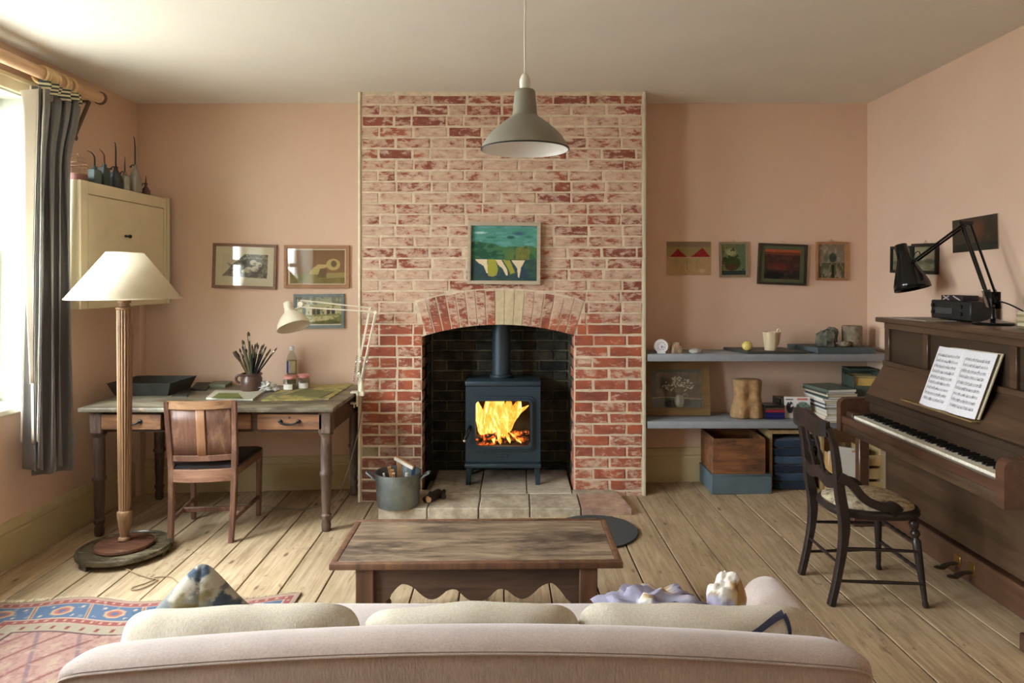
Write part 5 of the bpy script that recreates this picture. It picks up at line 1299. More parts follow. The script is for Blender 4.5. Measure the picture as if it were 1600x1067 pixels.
def can(px, label, kind, r, h, sh, mat, bend, X=-2.60):
    y = cyp(px, X); t = thing('oil_can', label, 'oil can', (X, y, CT), group='old oil cans on the wall cupboard')
    b_ = MB()
    if kind == 'box': b_.box(-r*.6, r*.6, -r, r, 0, h, .004); b_.lathe([(.014,h),(.012,h+.02)],12)
    elif kind == 'cone': b_.lathe([(0,0),(r,0),(r*1.02,.01),(r*.95,h*.5),(r*.55,h*.8),(r*.3,h),(.012,h+.02)], 28)
    elif kind == 'cyl': b_.lathe([(0,0),(r,0),(r,h*.78),(r*.9,h*.84),(r*.94,h*.9),(r*.4,h),(.012,h+.015)], 28)
    b_.build('can_body', mat, t)
    b_ = MB(); z0 = h+.01
    sp_ = [V((0,0,z0)), V((0,0,z0+(sh-z0)*.6))]
    if bend: sp_ += [V((0,-bend*.15,z0+(sh-z0)*.85)), V((0,-bend*.5,sh)), V((0,-bend,sh+.002 if bend > .05 else sh+.01))]
    else: sp_ += [V((0,0,sh))]
    sp_ = smooth_pts(sp_, 5); n = len(sp_); b_.tube(sp_, [.0055-.0035*i/(n-1) for i in range(n)], 8); b_.build('spout', M['basewood'] if mat == M['darkteal'] else M['iron'], t)
    if kind != 'box': b_ = MB(); b_.tube(smooth_pts([V((0,0,h+.01)),V((0,-.03,h+.015)),V((0,-.05,h))],4), .004, 6); b_.blob(.007,.008,.007,T(0,-.052,h-.002),8,6,0); b_.build('thumb_lever', M['iron'], t)
can(148,'square pale teal oil can with a long curved spout, on the cupboard','box',.036,.085,.185,M['teal'],.075)
can(163,'square dark teal oil can with a hooked spout, on the cupboard','box',.032,.115,.21,M['darkteal'],.05)
can(181,'black conical oil can with a tall straight spout, on the cupboard','cone',.042,.12,.285,M['black'],.012)
can(195,'short pale grey cylindrical oil can with a thin spout, on the cupboard','cyl',.03,.10,.22,M['greytin'],0,-2.585)
can(211,'tall pale bottle-shaped oil can with the longest spout, on the cupboard','cone',.042,.165,.36,M['greytin'],.02,-2.59)
can(228,'smallest brown conical oil can at the far right on the cupboard','cone',.028,.06,.13,plain('rusty_tin', C(86,62,48), .5, var=.3),0,-2.59)
y = cyp(170, -2.63); b_ = MB(); b_.box(-2.66,-2.60, y-.01, y+.07, CT, CT+.1, .004); tag(b_.build('tin_box', M['darkteal']), 'plain dark tin box among the oil cans on the cupboard', 'tin')
cg = thing('bird_cage', 'small faded red wire bird cage on the cupboard beside the curtain', 'bird cage', (-2.63, cyp(121,-2.63), CT))
cr = plain('faded_red_tin', C(112,68,56), .6, var=.2); wr = plain('rusty_wire', C(140,106,78), .5)
b_ = MB(); b_.lathe([(0,0),(.052,0),(.052,.035),(.048,.04),(0,.04)], 24); b_.build('tray', cr, cg)
b_ = MB()
for z in (.04,.085,.105): b_.torus(.05 if z < .1 else .05, .0022, 32, 6, T(0,0,z))
for k in range(12):
    a = k*PI/6; c_, s_ = math.cos(a), math.sin(a); b_.tube([V((.05*c_,.05*s_,.04)), V((.05*c_,.05*s_,.105)), V((.04*c_,.04*s_,.13)), V((.02*c_,.02*s_,.145)), V((0,0,.15))], .0013, 4)
b_.torus(.007,.0015,12,5,T(0,0,.157)@R(PI/2,'X')); b_.build('wire_bars', wr, cg)

# ------------------------------------------------------------------ power socket
b_ = MB(); b_.box(-1.235,-1.185,5.010,5.032,-.015+.0,.075,.004); tag(b_.build('power_socket', M['white_paint']), 'white plastic socket on the skirting right of the desk', 'socket')

# ------------------------------------------------------------------ pictures
def picture(name, label, w, h, loc, fn, fw=.02, fd=.022, fmat=None, mount=None, glass=False, roll=0, face=0, nx=110, ny=90, hook=False, inner=None, cat='picture'):
    """front faces local -Y; loc = centre of back plane on the wall"""
    t = thing(name, label, cat, loc, rot=(0, roll, face))
    if fmat:
        b_ = MB(); o_ = [(-w/2,-h/2),(w/2,-h/2),(w/2,h/2),(-w/2,h/2)]; i_ = [(x-math.copysign(fw,x), z-math.copysign(fw,z)) for x,z in o_]
        q_ = [(x-math.copysign(fw*.75,x), z-math.copysign(fw*.75,z)) for x,z in o_]
        b_.ring(o_, q_, -fd, -.001); b_.ring(q_, i_, -fd+.004, -.002); b_.build('frame', fmat, t, smooth=0)
        if inner:
            j_ = [(x-math.copysign(.005,x), z-math.copysign(.005,z)) for x,z in i_]; b_ = MB(); b_.ring(i_, j_, -fd+.006, -.002); b_.build('inner_slip', inner, t, smooth=0)
    else:
        b_ = MB(); b_.box(-w/2, w/2, -.006, -.001, -h/2, h/2); b_.build('backing_board', M['paper2'], t, smooth=0); fw = 0; fd = .008
    iw, ih = w-2*fw, h-2*fw
    if mount: 
        b_ = MB(); mo = [(-iw/2,-ih/2),(iw/2,-ih/2),(iw/2,ih/2),(-iw/2,ih/2)]; mi = [(x-math.copysign(mount[0],x), z-math.copysign(mount[1],z)) for x,z in mo]
        b_.ring(mo, mi, -fd*.5, -.003); b_.build('mount', mount[2], t, smooth=0); iw -= 2*mount[0]-.004; ih -= 2*mount[1]-.004
    paint_obj('painted_image', iw, ih, nx, ny, fn, t, y=-fd*.42 if fmat else -.0065)
    if glass: b_ = MB(); b_.box(-w/2+fw*.8, w/2-fw*.8, -fd*.72, -fd*.68, -h/2+fw*.8, h/2-fw*.8); b_.build('picture_glass', M['picglass'], t, smooth=0)
    if hook: b_ = MB(); b_.tube([(-.02,-.006,h/2-.004),(0,-.006,h/2+.022),(.02,-.006,h/2-.004)], .0012, 5); b_.build('hanging_wire', M['brass'], t)
    return t
def wc(px0, py0, px1, py1, Y):
    a = W((px0+px1)/2, (py0+py1)/2, Y); return (px1-px0)*Y/1067, (py1-py0)*Y/1067, (a.x, YB if Y > 4.9 else BY-.009, a.z)
fr_grey = wood('pale_grey_frame', C(166,152,130), C(188,174,152), 'X', .6); fr_brown = wood('brown_frame', C(116,84,60), C(140,104,76), 'X', .5)
fr_oak = wood('tan_frame', C(152,108,74), C(172,126,88), 'X', .5); fr_slate = plain('grey_green_frame', C(112,122,120), .6); fr_dark = plain('dark_bronze_frame', C(52,46,34), .35)
fr_taupe = wood('taupe_frame', C(128,112,90), C(146,130,106), 'Z', .6); fr_black = plain('black_frame', C(34,34,30), .4)
card = plain('cream_mount_card', C(218,208,180), .8, var=.02); card_g = plain('green_mount_card', C(82,88,58), .8, var=.06)
def p_main(u, v):
    n = fbm(u*7+2, v*16, 1); n2 = fbm(u*14, v*30+4, 5); n3 = fbm(u*5+8, v*4+3, 9)
    c = flat(u, (84,148,134)); c = over(c, np.clip((n-.45)*5,0,1)*.7, (112,166,168)); c = over(c, np.clip((n2-.55)*6,0,1)*.6, (66,128,108))
    c = over(c, ell(u,v,.14,.87,.09,.02,.5), (176,210,206)); c = over(c, ell(u,v,.6,.79,.06,.028,.3), (44,96,88)); c = over(c, ell(u,v,.72,.86,.09,.03,.5)*.8, (58,84,112)); c = over(c, ell(u,v,.3,.79,.08,.02,.5)*.8, (52,112,90)); c = over(c, ell(u,v,.87,.76,.05,.05,.5)*(n2>.5), (60,110,100))
    hill = .70-.10*u+.025*np.sin(u*9)+.01*np.sin(u*23)
    m = np.clip((hill-v)/.012,0,1); c = over(c, m, (64,112,78)); c = over(c, m*np.clip((u-.35)/.4,0,1)*np.clip((n3-.3)*3,0,1), (120,128,58)); c = over(c, m*((n > .56) & (u < .5)), (40,84,66)); c = over(c, m*((fbm(u*18,v*9,3) > .62))*.7, (44,92,62))
    c = over(c, poly(u,v,[(.68,.60),(.9,.58),(.88,.38),(.68,.38)])*.6, (140,126,60))
    m = np.clip((.385-v)/.008,0,1); c = over(c, m, (52,78,72)); c = over(c, m*np.clip((fbm(u*4,v*5,12)-.4)*4,0,1), (46,66,84)); c = over(c, m*((n2 > .6))*.6, (66,96,78))
    cr_, ol = (224,204,170), (158,156,62)
    c = over(c, poly(u,v,[(.06,.385),(.24,.385),(.26,.13),(.235,.14),(.19,.27),(.11,.32)]), cr_)
    c = over(c, np.maximum(poly(u,v,[(.25,.385),(.37,.385),(.41,.2),(.39,.10),(.33,.07),(.26,.09),(.25,.2)]),0), ol)
    c = over(c, poly(u,v,[(.37,.38),(.46,.38),(.55,.20),(.56,.10),(.53,.10),(.48,.22),(.41,.29)]), cr_)
    c = over(c, poly(u,v,[(.48,.38),(.59,.37),(.67,.15),(.60,.12),(.56,.23)]), ol)
    c = over(c, poly(u,v,[(.61,.375),(.82,.37),(.76,.24),(.735,.06),(.715,.06),(.70,.23)]), cr_)
    return c
w, h, l = wc(730.5, 347, 844.5, 444, 4.70); picture('oil_painting', 'green landscape painting in a pale grey frame on the brick above the stove', w, h, l, p_main, .024, .035, fr_grey, nx=150, ny=130, roll=.008)
def p_etch(u, v):
    c = flat(u, (218,206,178)); ht = fbm(u*60, v*60, 2); x = (u-.5); 
    sh = poly(u,v,[(.02,.10),(.98,.02),(1,.98),(.5,1),(.25,.6)]); c = over(c, sh*(.4+.6*(ht > .48)), (92,88,78)); c = over(c, sh*(fbm(u*12,v*12,7) > .56)*.5, (60,58,52))
    for k in range(5): c = over(c, seg_(u,v,(.12+.03*k,.62-.07*k),(.5,.34-.02*k),.008), (44,42,38))
    c = over(c, ell(u,v,.66,.52,.24,.30,.06)*.8, (64,60,54))
    for cx, cy, r_ in ((.58,.36,.085),(.72,.40,.08),(.80,.58,.075),(.68,.66,.075),(.48,.30,.05)):
        c = over(c, ell(u,v,cx,cy,r_,r_*1.45,.1), (208,196,168)); c = over(c, ell(u,v,cx+.03,cy-.05,r_*.5,r_*.8,.3)*(ht > .45), (110,104,92))
    return c
w, h, l = wc(331.5, 381, 431.5, 451, 5.04); picture('framed_print', 'framed etching of fruit and a whisk in a cream mount, leftmost picture over the desk', w, h, l, p_etch, .021, .02, fr_brown, mount=(.045,.055,card), glass=True, roll=.03, nx=120, ny=90)
def p_brown(u, v):
    c = flat(u, (146,110,78)); c = over(c, (v < .30), (136,122,72)); c = over(c, (v < .30)*(fbm(u*8,v*8,3) > .55)*.4, (160,140,90))
    lt = (204,182,122)
    c = over(c, poly(u,v,[(.36,.28),(.40,.42),(.52,.56),(.66,.56),(.70,.5),(.55,.42),(.52,.28)]), lt); c = over(c, ell(u,v,.78,.56,.12,.16,.05), lt); c = over(c, ell(u,v,.79,.58,.05,.09,.1), (124,96,70))
    c = over(c, poly(u,v,[(.50,.2),(.56,.45),(.66,.44),(.66,.2)]), (120,98,70)); c = over(c, poly(u,v,[(.66,.32),(.98,.34),(.98,.2),(.66,.18)]), (176,158,106)); c = over(c, (u < .04) | (u > .975) | (v > .96) | (v < .03), (226,212,184)); return c
w, h, l = wc(443.5, 383, 545.5, 450, 5.04); picture('framed_print', 'brown and ochre still life print in a wide tan frame, right of the fruit etching', w, h, l, p_brown, .026, .02, fr_oak, glass=True, roll=.004, nx=120, ny=90)
def p_houses(u, v):
    c = flat(u, (204,196,148)); c = over(c, v > .72, (182,186,158)); c = over(c, (v > .76) & (u < .3) & (fbm(u*20,v*20,3) > .4), (104,96,84))
    for k in range(7):
        x = .12+k*.11; c = over(c, poly(u,v,[(x,.36),(x,.56),(x+.03,.66),(x+.07,.56),(x+.075,.36)]), [(74,84,78),(196,184,150),(96,70,56)][k % 3]); c = over(c, ell(u,v,x+.035,.45,.012,.03,.2), (40,44,44))
    c = over(c, poly(u,v,[(.0,.36),(1,.40),(1,.0),(.0,.0)]), (150,150,92)); c = over(c, poly(u,v,[(.1,.30),(.95,.34),(.7,.14),(.2,.06)]), (206,192,142)); c = over(c, poly(u,v,[(.3,.12),(.8,.2),(.98,.1),(.9,0),(.3,0)]), (112,112,62)); c = over(c, (fbm(u*16,v*10,4) > .6)*.5, (86,92,78)); c = over(c, v < .05, (222,216,196)); return c
w, h, l = wc(458.5, 459.5, 537.5, 513, 5.04); picture('framed_print', 'small village scene in a grey green frame behind the cream desk lamp', w, h, l, p_houses, .022, .02, fr_slate, glass=True, roll=-.012, nx=100, ny=80)
def p_hills(u, v):
    c = flat(u, (186,156,112)); c = over(c, v > .84, (140,120,94)); c = over(c, (v > .54) & (v <= .84), (158,140,94))
    red = (150,28,34); a = .54
    c = over(c, poly(u,v,[(.06,a),(.16,.66),(.25,.80),(.33,.68),(.47,a)]), red); c = over(c, poly(u,v,[(.53,a),(.68,.68),(.81,.82),(.90,.68),(.99,a)]), red)
    c = over(c, np.abs(v-.535) < .008, (214,196,150))
    for x in (.22,.46,.68): c = over(c, ell(u,v,x,.42,.07,.10,.2)*.35, (140,150,100)); c = over(c, (np.abs(u-x) < .006) & (v < .4) & (v > .15), (150,128,88))
    c = over(c, ell(u,v,.8,.13,.07,.06,.3)*.6, (210,190,150)); return over(c, (fbm(u*20,v*20,2) > .6)*.2, (150,120,80))
w, h, l = wc(1042, 377.5, 1111, 430, 5.05); picture('small_painting', 'unframed board with two red hills, leftmost picture in the right alcove', w, h, l, p_hills, nx=110, ny=84)
def p_green(u, v):
    n = fbm(u*10,v*10,3); c = flat(u, (112,116,76)); c = over(c, u > .6, (98,112,84)); c = over(c, np.clip((n-.5)*5,0,1), (150,152,104)); c = over(c, ell(u,v,.38,.74,.2,.12,.3)*.8, (176,176,132))
    c = over(c, ell(u,v,.45,.38,.34,.22,.1), (64,72,36)); c = over(c, ell(u,v,.14,.5,.1,.09,.2), (54,66,34)); c = over(c, ell(u,v,.42,.24,.26,.1,.1), (92,54,36)); c = over(c, (v < .14), (44,60,58)); return over(c, n > .66, (54,72,40))
w, h, l = wc(1124.5, 378, 1169, 433, 5.045); picture('small_painting', 'small green painting of a fruit bowl in a taupe frame, second from the chimney', w, h, l, p_green, .017, .02, fr_taupe, roll=-.01, nx=70, ny=90, hook=True)
def p_dusk(u, v):
    n = fbm(u*8,v*8,6); c = flat(u, (66,42,34)); c = over(c, v > .88, (170,84,48)); c = over(c, (v > .80) & (v <= .9)*(n > .4), (110,60,42)); c = over(c, ell(u,v,.42,.42,.26,.14,.4)*.8, (104,44,36)); c = over(c, (v < .3), (44,36,32)); c = over(c, ell(u,v,.3,.12,.34,.12,.2), (26,26,24)); return over(c, (n > .62)*.4, (120,62,46))
w, h, l = wc(1184.5, 381, 1260.5, 445, 5.045); picture('framed_print', 'dark dusk landscape in a bronze frame with green mount, hanging tilted', w, h, l, p_dusk, .018, .025, fr_dark, mount=(.030,.024,card_g), roll=.04, nx=100, ny=80, hook=True)
def p_flower(u, v):
    n = fbm(u*9,v*9,13); c = flat(u, (132,118,98)); c = over(c, np.clip((n-.5)*5,0,1), (168,158,140)); c = over(c, (v < .45)*(fbm(u*14,v*7,4) > .45), (84,88,58)); c = over(c, ell(u,v,.55,.6,.14,.14,.2), (52,66,54)); c = over(c, ell(u,v,.3,.58,.09,.12,.4)*.7, (84,92,84)); c = over(c, (np.abs(u-.55) < .05) & (v < .4), (40,40,34)); c = over(c, (n > .68)*.4, (120,76,64)); return over(c, ell(u,v,.3,.2,.2,.1,.3)*.5, (120,120,100))
w, h, l = wc(1275.5, 378, 1324, 438, 5.045); picture('small_painting', 'small grey flower study in a tan frame, picture nearest the room corner', w, h, l, p_flower, .018, .02, fr_oak, roll=.006, nx=70, ny=90, hook=True)
# right wall
def rwp(pxa, pxb, pya0, pyb0, pya1, pyb1):
    Ya, Yb = XR*1067/(pxa-812), XR*1067/(pxb-812)
    za0, za1 = 1.53-(pya0-434)*Ya/1067, 1.53-(pya1-434)*Ya/1067; zb0, zb1 = 1.53-(pyb0-434)*Yb/1067, 1.53-(pyb1-434)*Yb/1067
    return Ya-Yb, ((za0-za1)+(zb0-zb1))/2, (XR, (Ya+Yb)/2, (za0+za1+zb0+zb1)/4), -math.atan2(zb0-za0, Ya-Yb)
def p_pale(u, v):
    n = fbm(u*6,v*6,5); c = flat(u, (138,130,104)); c = over(c, v < .45, (112,108,84)); c = over(c, np.clip((n-.5)*4,0,1)*.6, (160,152,126)); c = over(c, ell(u,v,.7,.4,.25,.1,.3)*.8, (74,76,60)); return over(c, ell(u,v,.25,.35,.18,.06,.3)*.7, (88,88,70))
w, h, l, r_ = rwp(1395, 1427, 385, 384, 427, 426); picture('framed_print', 'narrow black framed print on the right wall, half hidden by the lamp shade', w, h, l, p_pale, .02, .02, fr_black, face=-PI/2, roll=r_, nx=60, ny=60)
w, h, l, r_ = rwp(1428, 1468, 381, 379.5, 428, 428.5); picture('framed_print', 'black framed pale landscape on the right wall behind the lamp arm', w, h, l, p_pale, .022, .02, fr_black, face=-PI/2, roll=r_, nx=60, ny=60, hook=True)
def p_dk(u, v):
    n = fbm(u*5,v*5,15); c = flat(u, (66,56,42)); c = over(c, np.clip((n-.5)*4,0,1)*.7, (84,68,50)); c = over(c, ell(u,v,.58,.6,.12,.3,.5)*.6, (120,66,44)); return over(c, (v < .25), (50,48,38))
w, h, l, r_ = rwp(1490, 1561, 345, 333, 396, 388); picture('small_painting', 'large dark unframed panel highest on the right wall behind the black lamp', w, h, l, p_dk, face=-PI/2, roll=r_, nx=80, ny=60)

# ------------------------------------------------------------------ alcove shelves
US, LS = 1.0, .534
SF = 4.735
for z, nm in ((US, 'upper long grey blue painted shelf in the right alcove'), (LS, 'lower long grey blue painted shelf in the right alcove')):
    b_ = MB(); b_.box(BXR+.028, XR-.003, SF, YB-.003, z-.05, z, .005, seg=2); tag(b_.build('alcove_shelf', M['shelf']), nm, 'shelf', 'alcove shelves')
b_ = MB(); b_.box(BXR+.03, XR-.004, YB-.03, YB-.026, LS-.08, LS-.0505)
def onshelf(px, z, Y): return V(((px-812)*Y/1067, Y, z))
# clock
def clk(u, v):
    x = (u-.5)*2; y = (v-.5)*2; r_ = np.hypot(x,y); a = np.arctan2(x, y); c = flat(u, (232,230,238))
    k = np.abs(((a/(2*PI)*12) % 1)-.5); c = over(c, (r_ > .62) & (r_ < .8) & (k > .34), (60,60,66)); c = over(c, seg_(x,y,(0,0),(.1,-.42),.05), (40,40,44)); c = over(c, seg_(x,y,(0,0),(.5,-.2),.04), (40,40,44)); c = over(c, r_ < .08, (40,40,44)); return c
ckt = thing('alarm_clock', 'small round white alarm clock at the left end of the upper shelf', 'clock', tuple(onshelf(1032.5, US, 4.80)))
b_ = MB(); b_.lathe([(0,.0),(.044,.0),(.049,-.006),(.049,-.024),(.044,-.03),(.04,-.03),(.039,-.026),(0,-.026)], 40, T(0,.0,.052)@R(-PI/2,'X')); b_.box(-.03,.03,-.028,0,0,.012,.003); b_.build('case', M['enamel_white'], ckt)
fo = paint_obj('dial', .074, .074, 60, 60, clk, ckt, y=0); fo.location = (0,-.0275,.052)
bm3 = bmesh.new(); bm3.from_mesh(fo.data); bmesh.ops.delete(bm3, geom=[v for v in bm3.verts if v.co.x**2+v.co.z**2 > .038**2], context='VERTS'); bm3.to_mesh(fo.data); bm3.free()
def depth_axis(o): return o
M['driftwood'] = wood('pale_driftwood', C(130,104,78), C(178,152,124), 'Z', .8, stretch=.15, bmp=.003)
pc2 = wood('cream_log_ceramic', C(196,176,142), C(222,206,176), 'Z', .6, stretch=.1, bmp=.004)
p = onshelf(1056, US, 4.81); b_ = MB(); b_.blob(.036,.03,.042, T(p.x,p.y,US+.031), 20, 12, .25, 3, 3, .6, True); tag(b_.build('wood_chunk', M['driftwood'], smooth=50), 'rough upright chunk of petrified wood beside the alarm clock', 'stone')
p = onshelf(1087.5, US, 4.80); b_ = MB(); b_.blob(.046,.035,.021, T(p.x,p.y,US+.0155), 22, 12, .15, 2, 5, 1, True); tag(b_.build('pebble', plain('grey_white_pebble', C(168,168,156), .6, var=.25, scale=12), smooth=60), 'flat grey and white pebble on the upper shelf', 'stone')
sl1 = plain('dark_slate_slab', C(62,64,60), .5, var=.1); sl2 = plain('blue_grey_slab', C(72,84,86), .55, var=.12)
a, c = onshelf(1160, US, 4.765), onshelf(1256, US, 4.765)
b_ = MB(); x0, x1 = 1.50, 2.0
b_._add([(1.585,4.75,US+.001),(2.005,4.75,US+.001),(1.93,5.03,US+.001),(1.50,5.03,US+.001),(1.585,4.75,US+.019),(2.005,4.75,US+.019),(1.93,5.03,US+.019),(1.50,5.03,US+.019)],[(0,3,2,1),(4,5,6,7),(0,1,5,4),(1,2,6,5),(2,3,7,6),(3,0,4,7)])
tag(b_.build('slate_slab', sl1, smooth=0), 'thin dark slate slab under the cream jug on the upper shelf', 'slab')
b_ = MB(); b_._add([(2.075,4.75,US+.001),(2.475,4.75,US+.001),(2.475,5.04,US+.001),(1.975,5.04,US+.001),(2.075,4.75,US+.043),(2.475,4.75,US+.043),(2.475,5.04,US+.043),(1.975,5.04,US+.043)],[(0,3,2,1),(4,5,6,7),(0,1,5,4),(1,2,6,5),(2,3,7,6),(3,0,4,7)])
# the slab's left side starts right of the slate slab's far corner
tag(b_.build('stone_slab', sl2, smooth=0), 'thick blue grey slab carrying two rocks on the upper shelf', 'slab')
p = onshelf(1167.5, US, 4.82); b_ = MB(); b_.blob(.037,.037,.034, T(p.x,p.y,US+.0195+.031), 28, 18, .04, 3, 2); tag(b_.build('lemon', plain('yellow_cream_rind', C(206,188,104), .6, var=.28, scale=8)), 'round yellow and cream lemon on the slate slab', 'fruit')
jg = thing('jug', 'tall cream log-shaped ceramic jug on the slate slab', 'jug', (1.775, 4.83, US+.0195))
b_ = MB(); b_.lathe([(0,0),(.041,0),(.043,.01),(.05,.10),(.054,.128),(.051,.129),(.046,.10),(.038,.01),(0,.01)], 40, mod=lambda a, z: 1+.035*math.sin(a*9)*math.sin(a*4+1)); b_.build('jug_body', pc2, jg, smooth=60)
b_ = MB(); b_.tube(smooth_pts([V((.044,.01,.03)),V((.06,.01,.06)),V((.066,.01,.10)),V((.072,.01,.138)),V((.055,.01,.142)),V((.046,.01,.115))],4), [.008]*21, 8); b_.build('handle', pc2, jg)
rk = plain('dark_greenish_rock', C(98,98,86), .75, var=.45, scale=22, bmp=.006)
rk2 = plain('speckled_stone', C(128,116,96), .8, var=.4, scale=40, bmp=.004)
b_ = MB(); b_.blob(.070,.045,.066, T(2.185,4.87,US+.044+.044), 18, 12, .22, 2.4, 11, .85, True); b_.blob(.045,.035,.055, T(2.225,4.88,US+.044+.072), 14, 10, .25, 2.6, 4, .8); tag(b_.build('rock', rk, smooth=25), 'jagged dark green rock on the thick slab', 'stone')
b_ = MB(); b_.blob(.04,.03,.022, T(2.30,4.83,US+.044+.016), 16, 10, .2, 3, 6, 1, True); tag(b_.build('rock', rk2, smooth=40), 'small speckled stone between the two large rocks', 'stone')
b_ = MB(); b_.lathe([(0,0),(.066,0),(.069,.01),(.068,.135),(.064,.143),(0,.145)], 30, T(2.385,4.90,US+.0435), mod=lambda a, z: 1+.06*mn.noise(V((math.cos(a)*2, math.sin(a)*2, z*18)))); tag(b_.build('rock', rk2, smooth=40), 'cylindrical speckled stone core standing at the right of the thick slab', 'stone')

# lower shelf
def p_vase(u, v):
    n = fbm(u*7,v*9,3); c = flat(u, (92,88,70)); c = over(c, np.clip((n-.45)*4,0,1), (122,100,80)); c = over(c, (u > .1) & (np.abs(((u*6) % 1)-.5) < .08) & (v > .3), (78,86,74)); c = over(c, v > .92, (62,76,66)); c = over(c, u < .1, (66,80,70))
    c = over(c, v < .24, (84,98,92)); c = over(c, np.abs(v-.25-.02*np.sin(u*5)) < .012, (170,156,128)); c = over(c, ell(u,v,.38,.1,.14,.1,.2), (50,50,44)); c = over(c, ell(u,v,.68,.13,.1,.1,.2)*.8, (56,56,48))
    for k in range(26):
        a = -1.15+2.3*k/25; L = .32+.24*((k*7) % 5)/5; c = over(c, seg_(u,v,(.54,.38),(.54+.62*L*math.sin(a),.38+L*math.cos(a)*.8),.006)*.5, (120,116,90))
    rs = np.random.RandomState(4)
    for k in range(90):
        a = rs.uniform(-1.25,1.25); L = rs.uniform(.18,.48); c = over(c, ell(u,v,.54+.72*L*math.sin(a),.38+L*math.cos(a)*.9,.014,.016,.4), (214,210,186))
    c = over(c, ell(u,v,.55,.17,.095,.17,.06), (150,148,134)); c = over(c, ell(u,v,.52,.18,.035,.13,.3), (204,202,190)); c = over(c, (np.abs(ell(u,v,.67,.3,.05,.06,.2)-.5) < .3)*.7, (176,172,150)); return c
pt_ = picture('framed_painting', 'painting of white blossom in a jug, broad wooden frame, standing on the lower shelf', .475, .385, (1.13, 4.985, LS+.1955), p_vase, .055, .025, wood('olive_wood_frame', C(112,88,54), C(136,108,68), 'X', .5), glass=True, nx=130, ny=110)
pt_.rotation_euler = (-.10, 0, 0)
pt_.location = (1.135, 4.955, LS+.194)
# torso
tm_ = plain('gilded_stone', C(158,124,82), .7, var=.3, scale=30, bmp=.004)
ts = thing('torso_sculpture', 'golden stone torso without head or limbs on the lower shelf', 'sculpture', (1.62, 4.86, LS))
b_ = MB(); secs0 = [(0,.118,.055,0),(.03,.120,.06,0),(.07,.112,.06,0),(.12,.098,.052,0),(.17,.092,.048,0),(.22,.098,.055,0),(.26,.10,.056,0),(.275,.094,.05,0),(.28,.08,.04,0)]
secs = [tuple(np.interp(zz, [q[0] for q in secs0], [q[k] for q in secs0]) for k in range(4)) for zz in list(np.linspace(0,.272,24))+[.28]]
vs = []; fs = []; ns = 40
for z, rx_, ry_, _ in secs:
    for k in range(ns):
        a = 2*PI*k/ns; ca, sa = math.cos(a), math.sin(a); x = rx_*math.copysign(abs(ca)**.6, ca); y = ry_*math.copysign(abs(sa)**.75, sa)
        if sa < 0:
            y += .024*math.exp(-(x/.012)**2)*(1 if z < .05 else (.5 if z < .08 else .08))-.012*math.exp(-((abs(x)-.05)/.03)**2)*(1.4 if z < .1 else .7)+.022*math.exp(-(x/.022)**2-((z-.16)/.03)**2)
        y += .004*mn.noise(V((x*30,y*30,z*30))); vs.append((x, y, z))
for i in range(len(secs)-1):
    for k in range(ns): fs.append((i*ns+k, i*ns+(k+1)%ns, (i+1)*ns+(k+1)%ns, (i+1)*ns+k))
fs += [tuple(reversed(range(ns))), tuple(range((len(secs)-1)*ns, len(secs)*ns))]
b_._add(vs, fs); o = b_.build('torso', tm_, ts, smooth=60); m_ = o.modifiers.new('s','SUBSURF'); m_.levels = 1; m_.render_levels = 1
# CDs
ORD = ['top','second','third','fourth','fifth','sixth','seventh','eighth','ninth','tenth','eleventh','twelfth','thirteenth','fourteenth','fifteenth','lowest']
cdc = [('black',(34,34,34)),('brown',(92,70,54)),('dark red',(150,44,60)),('navy',(36,40,86)),('violet blue',(44,40,104)),('dark blue',(34,38,74))]
x0 = (1193-812)*4.8/1067; z = LS+.001
for i, (nm, c_) in enumerate(reversed(cdc)):
    h_ = .0165; t = thing('cd_case', '%s CD case, %s in the short flat pile beside the torso' % (nm, ORD[len(cdc)-1-i] if i else 'lowest'), 'CD', (x0+.078, 4.86, z), group='flat pile of CDs')
    b_ = MB(); b_.box(-.071,.071,-.062,.062,0,h_-.001,.001); b_.build('case', plain('cd_'+nm.replace(' ','_'), C(*c_), .25), t, smooth=0)
    b_ = MB(); b_.box(-.0715,-.063,-.0625,.0625,.0005,h_-.0015,.0005); b_.build('hinge_spine', M['black'], t, smooth=0); z += h_
for i in range(6):
    t = thing('cd_case', 'CD case in the upright row behind the white and green cover, %s from the left' % ['first','second','third','fourth','fifth','sixth'][i], 'CD', (1.868+i*.013, 4.975-.001*i, LS+.002), group='upright row of CDs')
    b_ = MB(); b_.box(0,.0105,-.07,.07,0,.125,.001); b_.build('case', plain('cd_up%d' % i, C(*[(30,34,36),(120,120,112),(48,58,60),(26,28,30),(88,92,88),(40,44,48)][i]), .25), t, smooth=0)
def p_cd(u, v):
    c = flat(u, (226,220,216)); c = over(c, ell(u,v,.72,.4,.3,.36,.1), (112,128,118)); c = over(c, (ell(u,v,.72,.4,.3,.36,.1) > .5) & (fbm(u*12,v*12,3) > .5), (70,90,82)); c = over(c, ell(u,v,.22,.5,.14,.28,.1)*(fbm(u*10,v*10,8) > .3), (44,44,56)); c = over(c, (v > .84) & (v < .93) & (u > .5) & (u < .92), (204,116,104)); c = over(c, (v > .84) & (v < .9) & (u < .35) & (u > .06), (90,84,90)); c = over(c, poly(u,v,[(.36,.9),(.45,.9),(.5,.05),(.42,.05)])*.4, (240,236,232)); return c
t = picture('cd_case', 'white CD cover with a green and black design facing out on the lower shelf', .178, .150, (1.965, 4.865, LS+.079), p_cd, nx=90, ny=80, cat='CD'); t.rotation_euler = (-.06, 0, -.08); t.location = (1.965, 4.84, LS+.078)
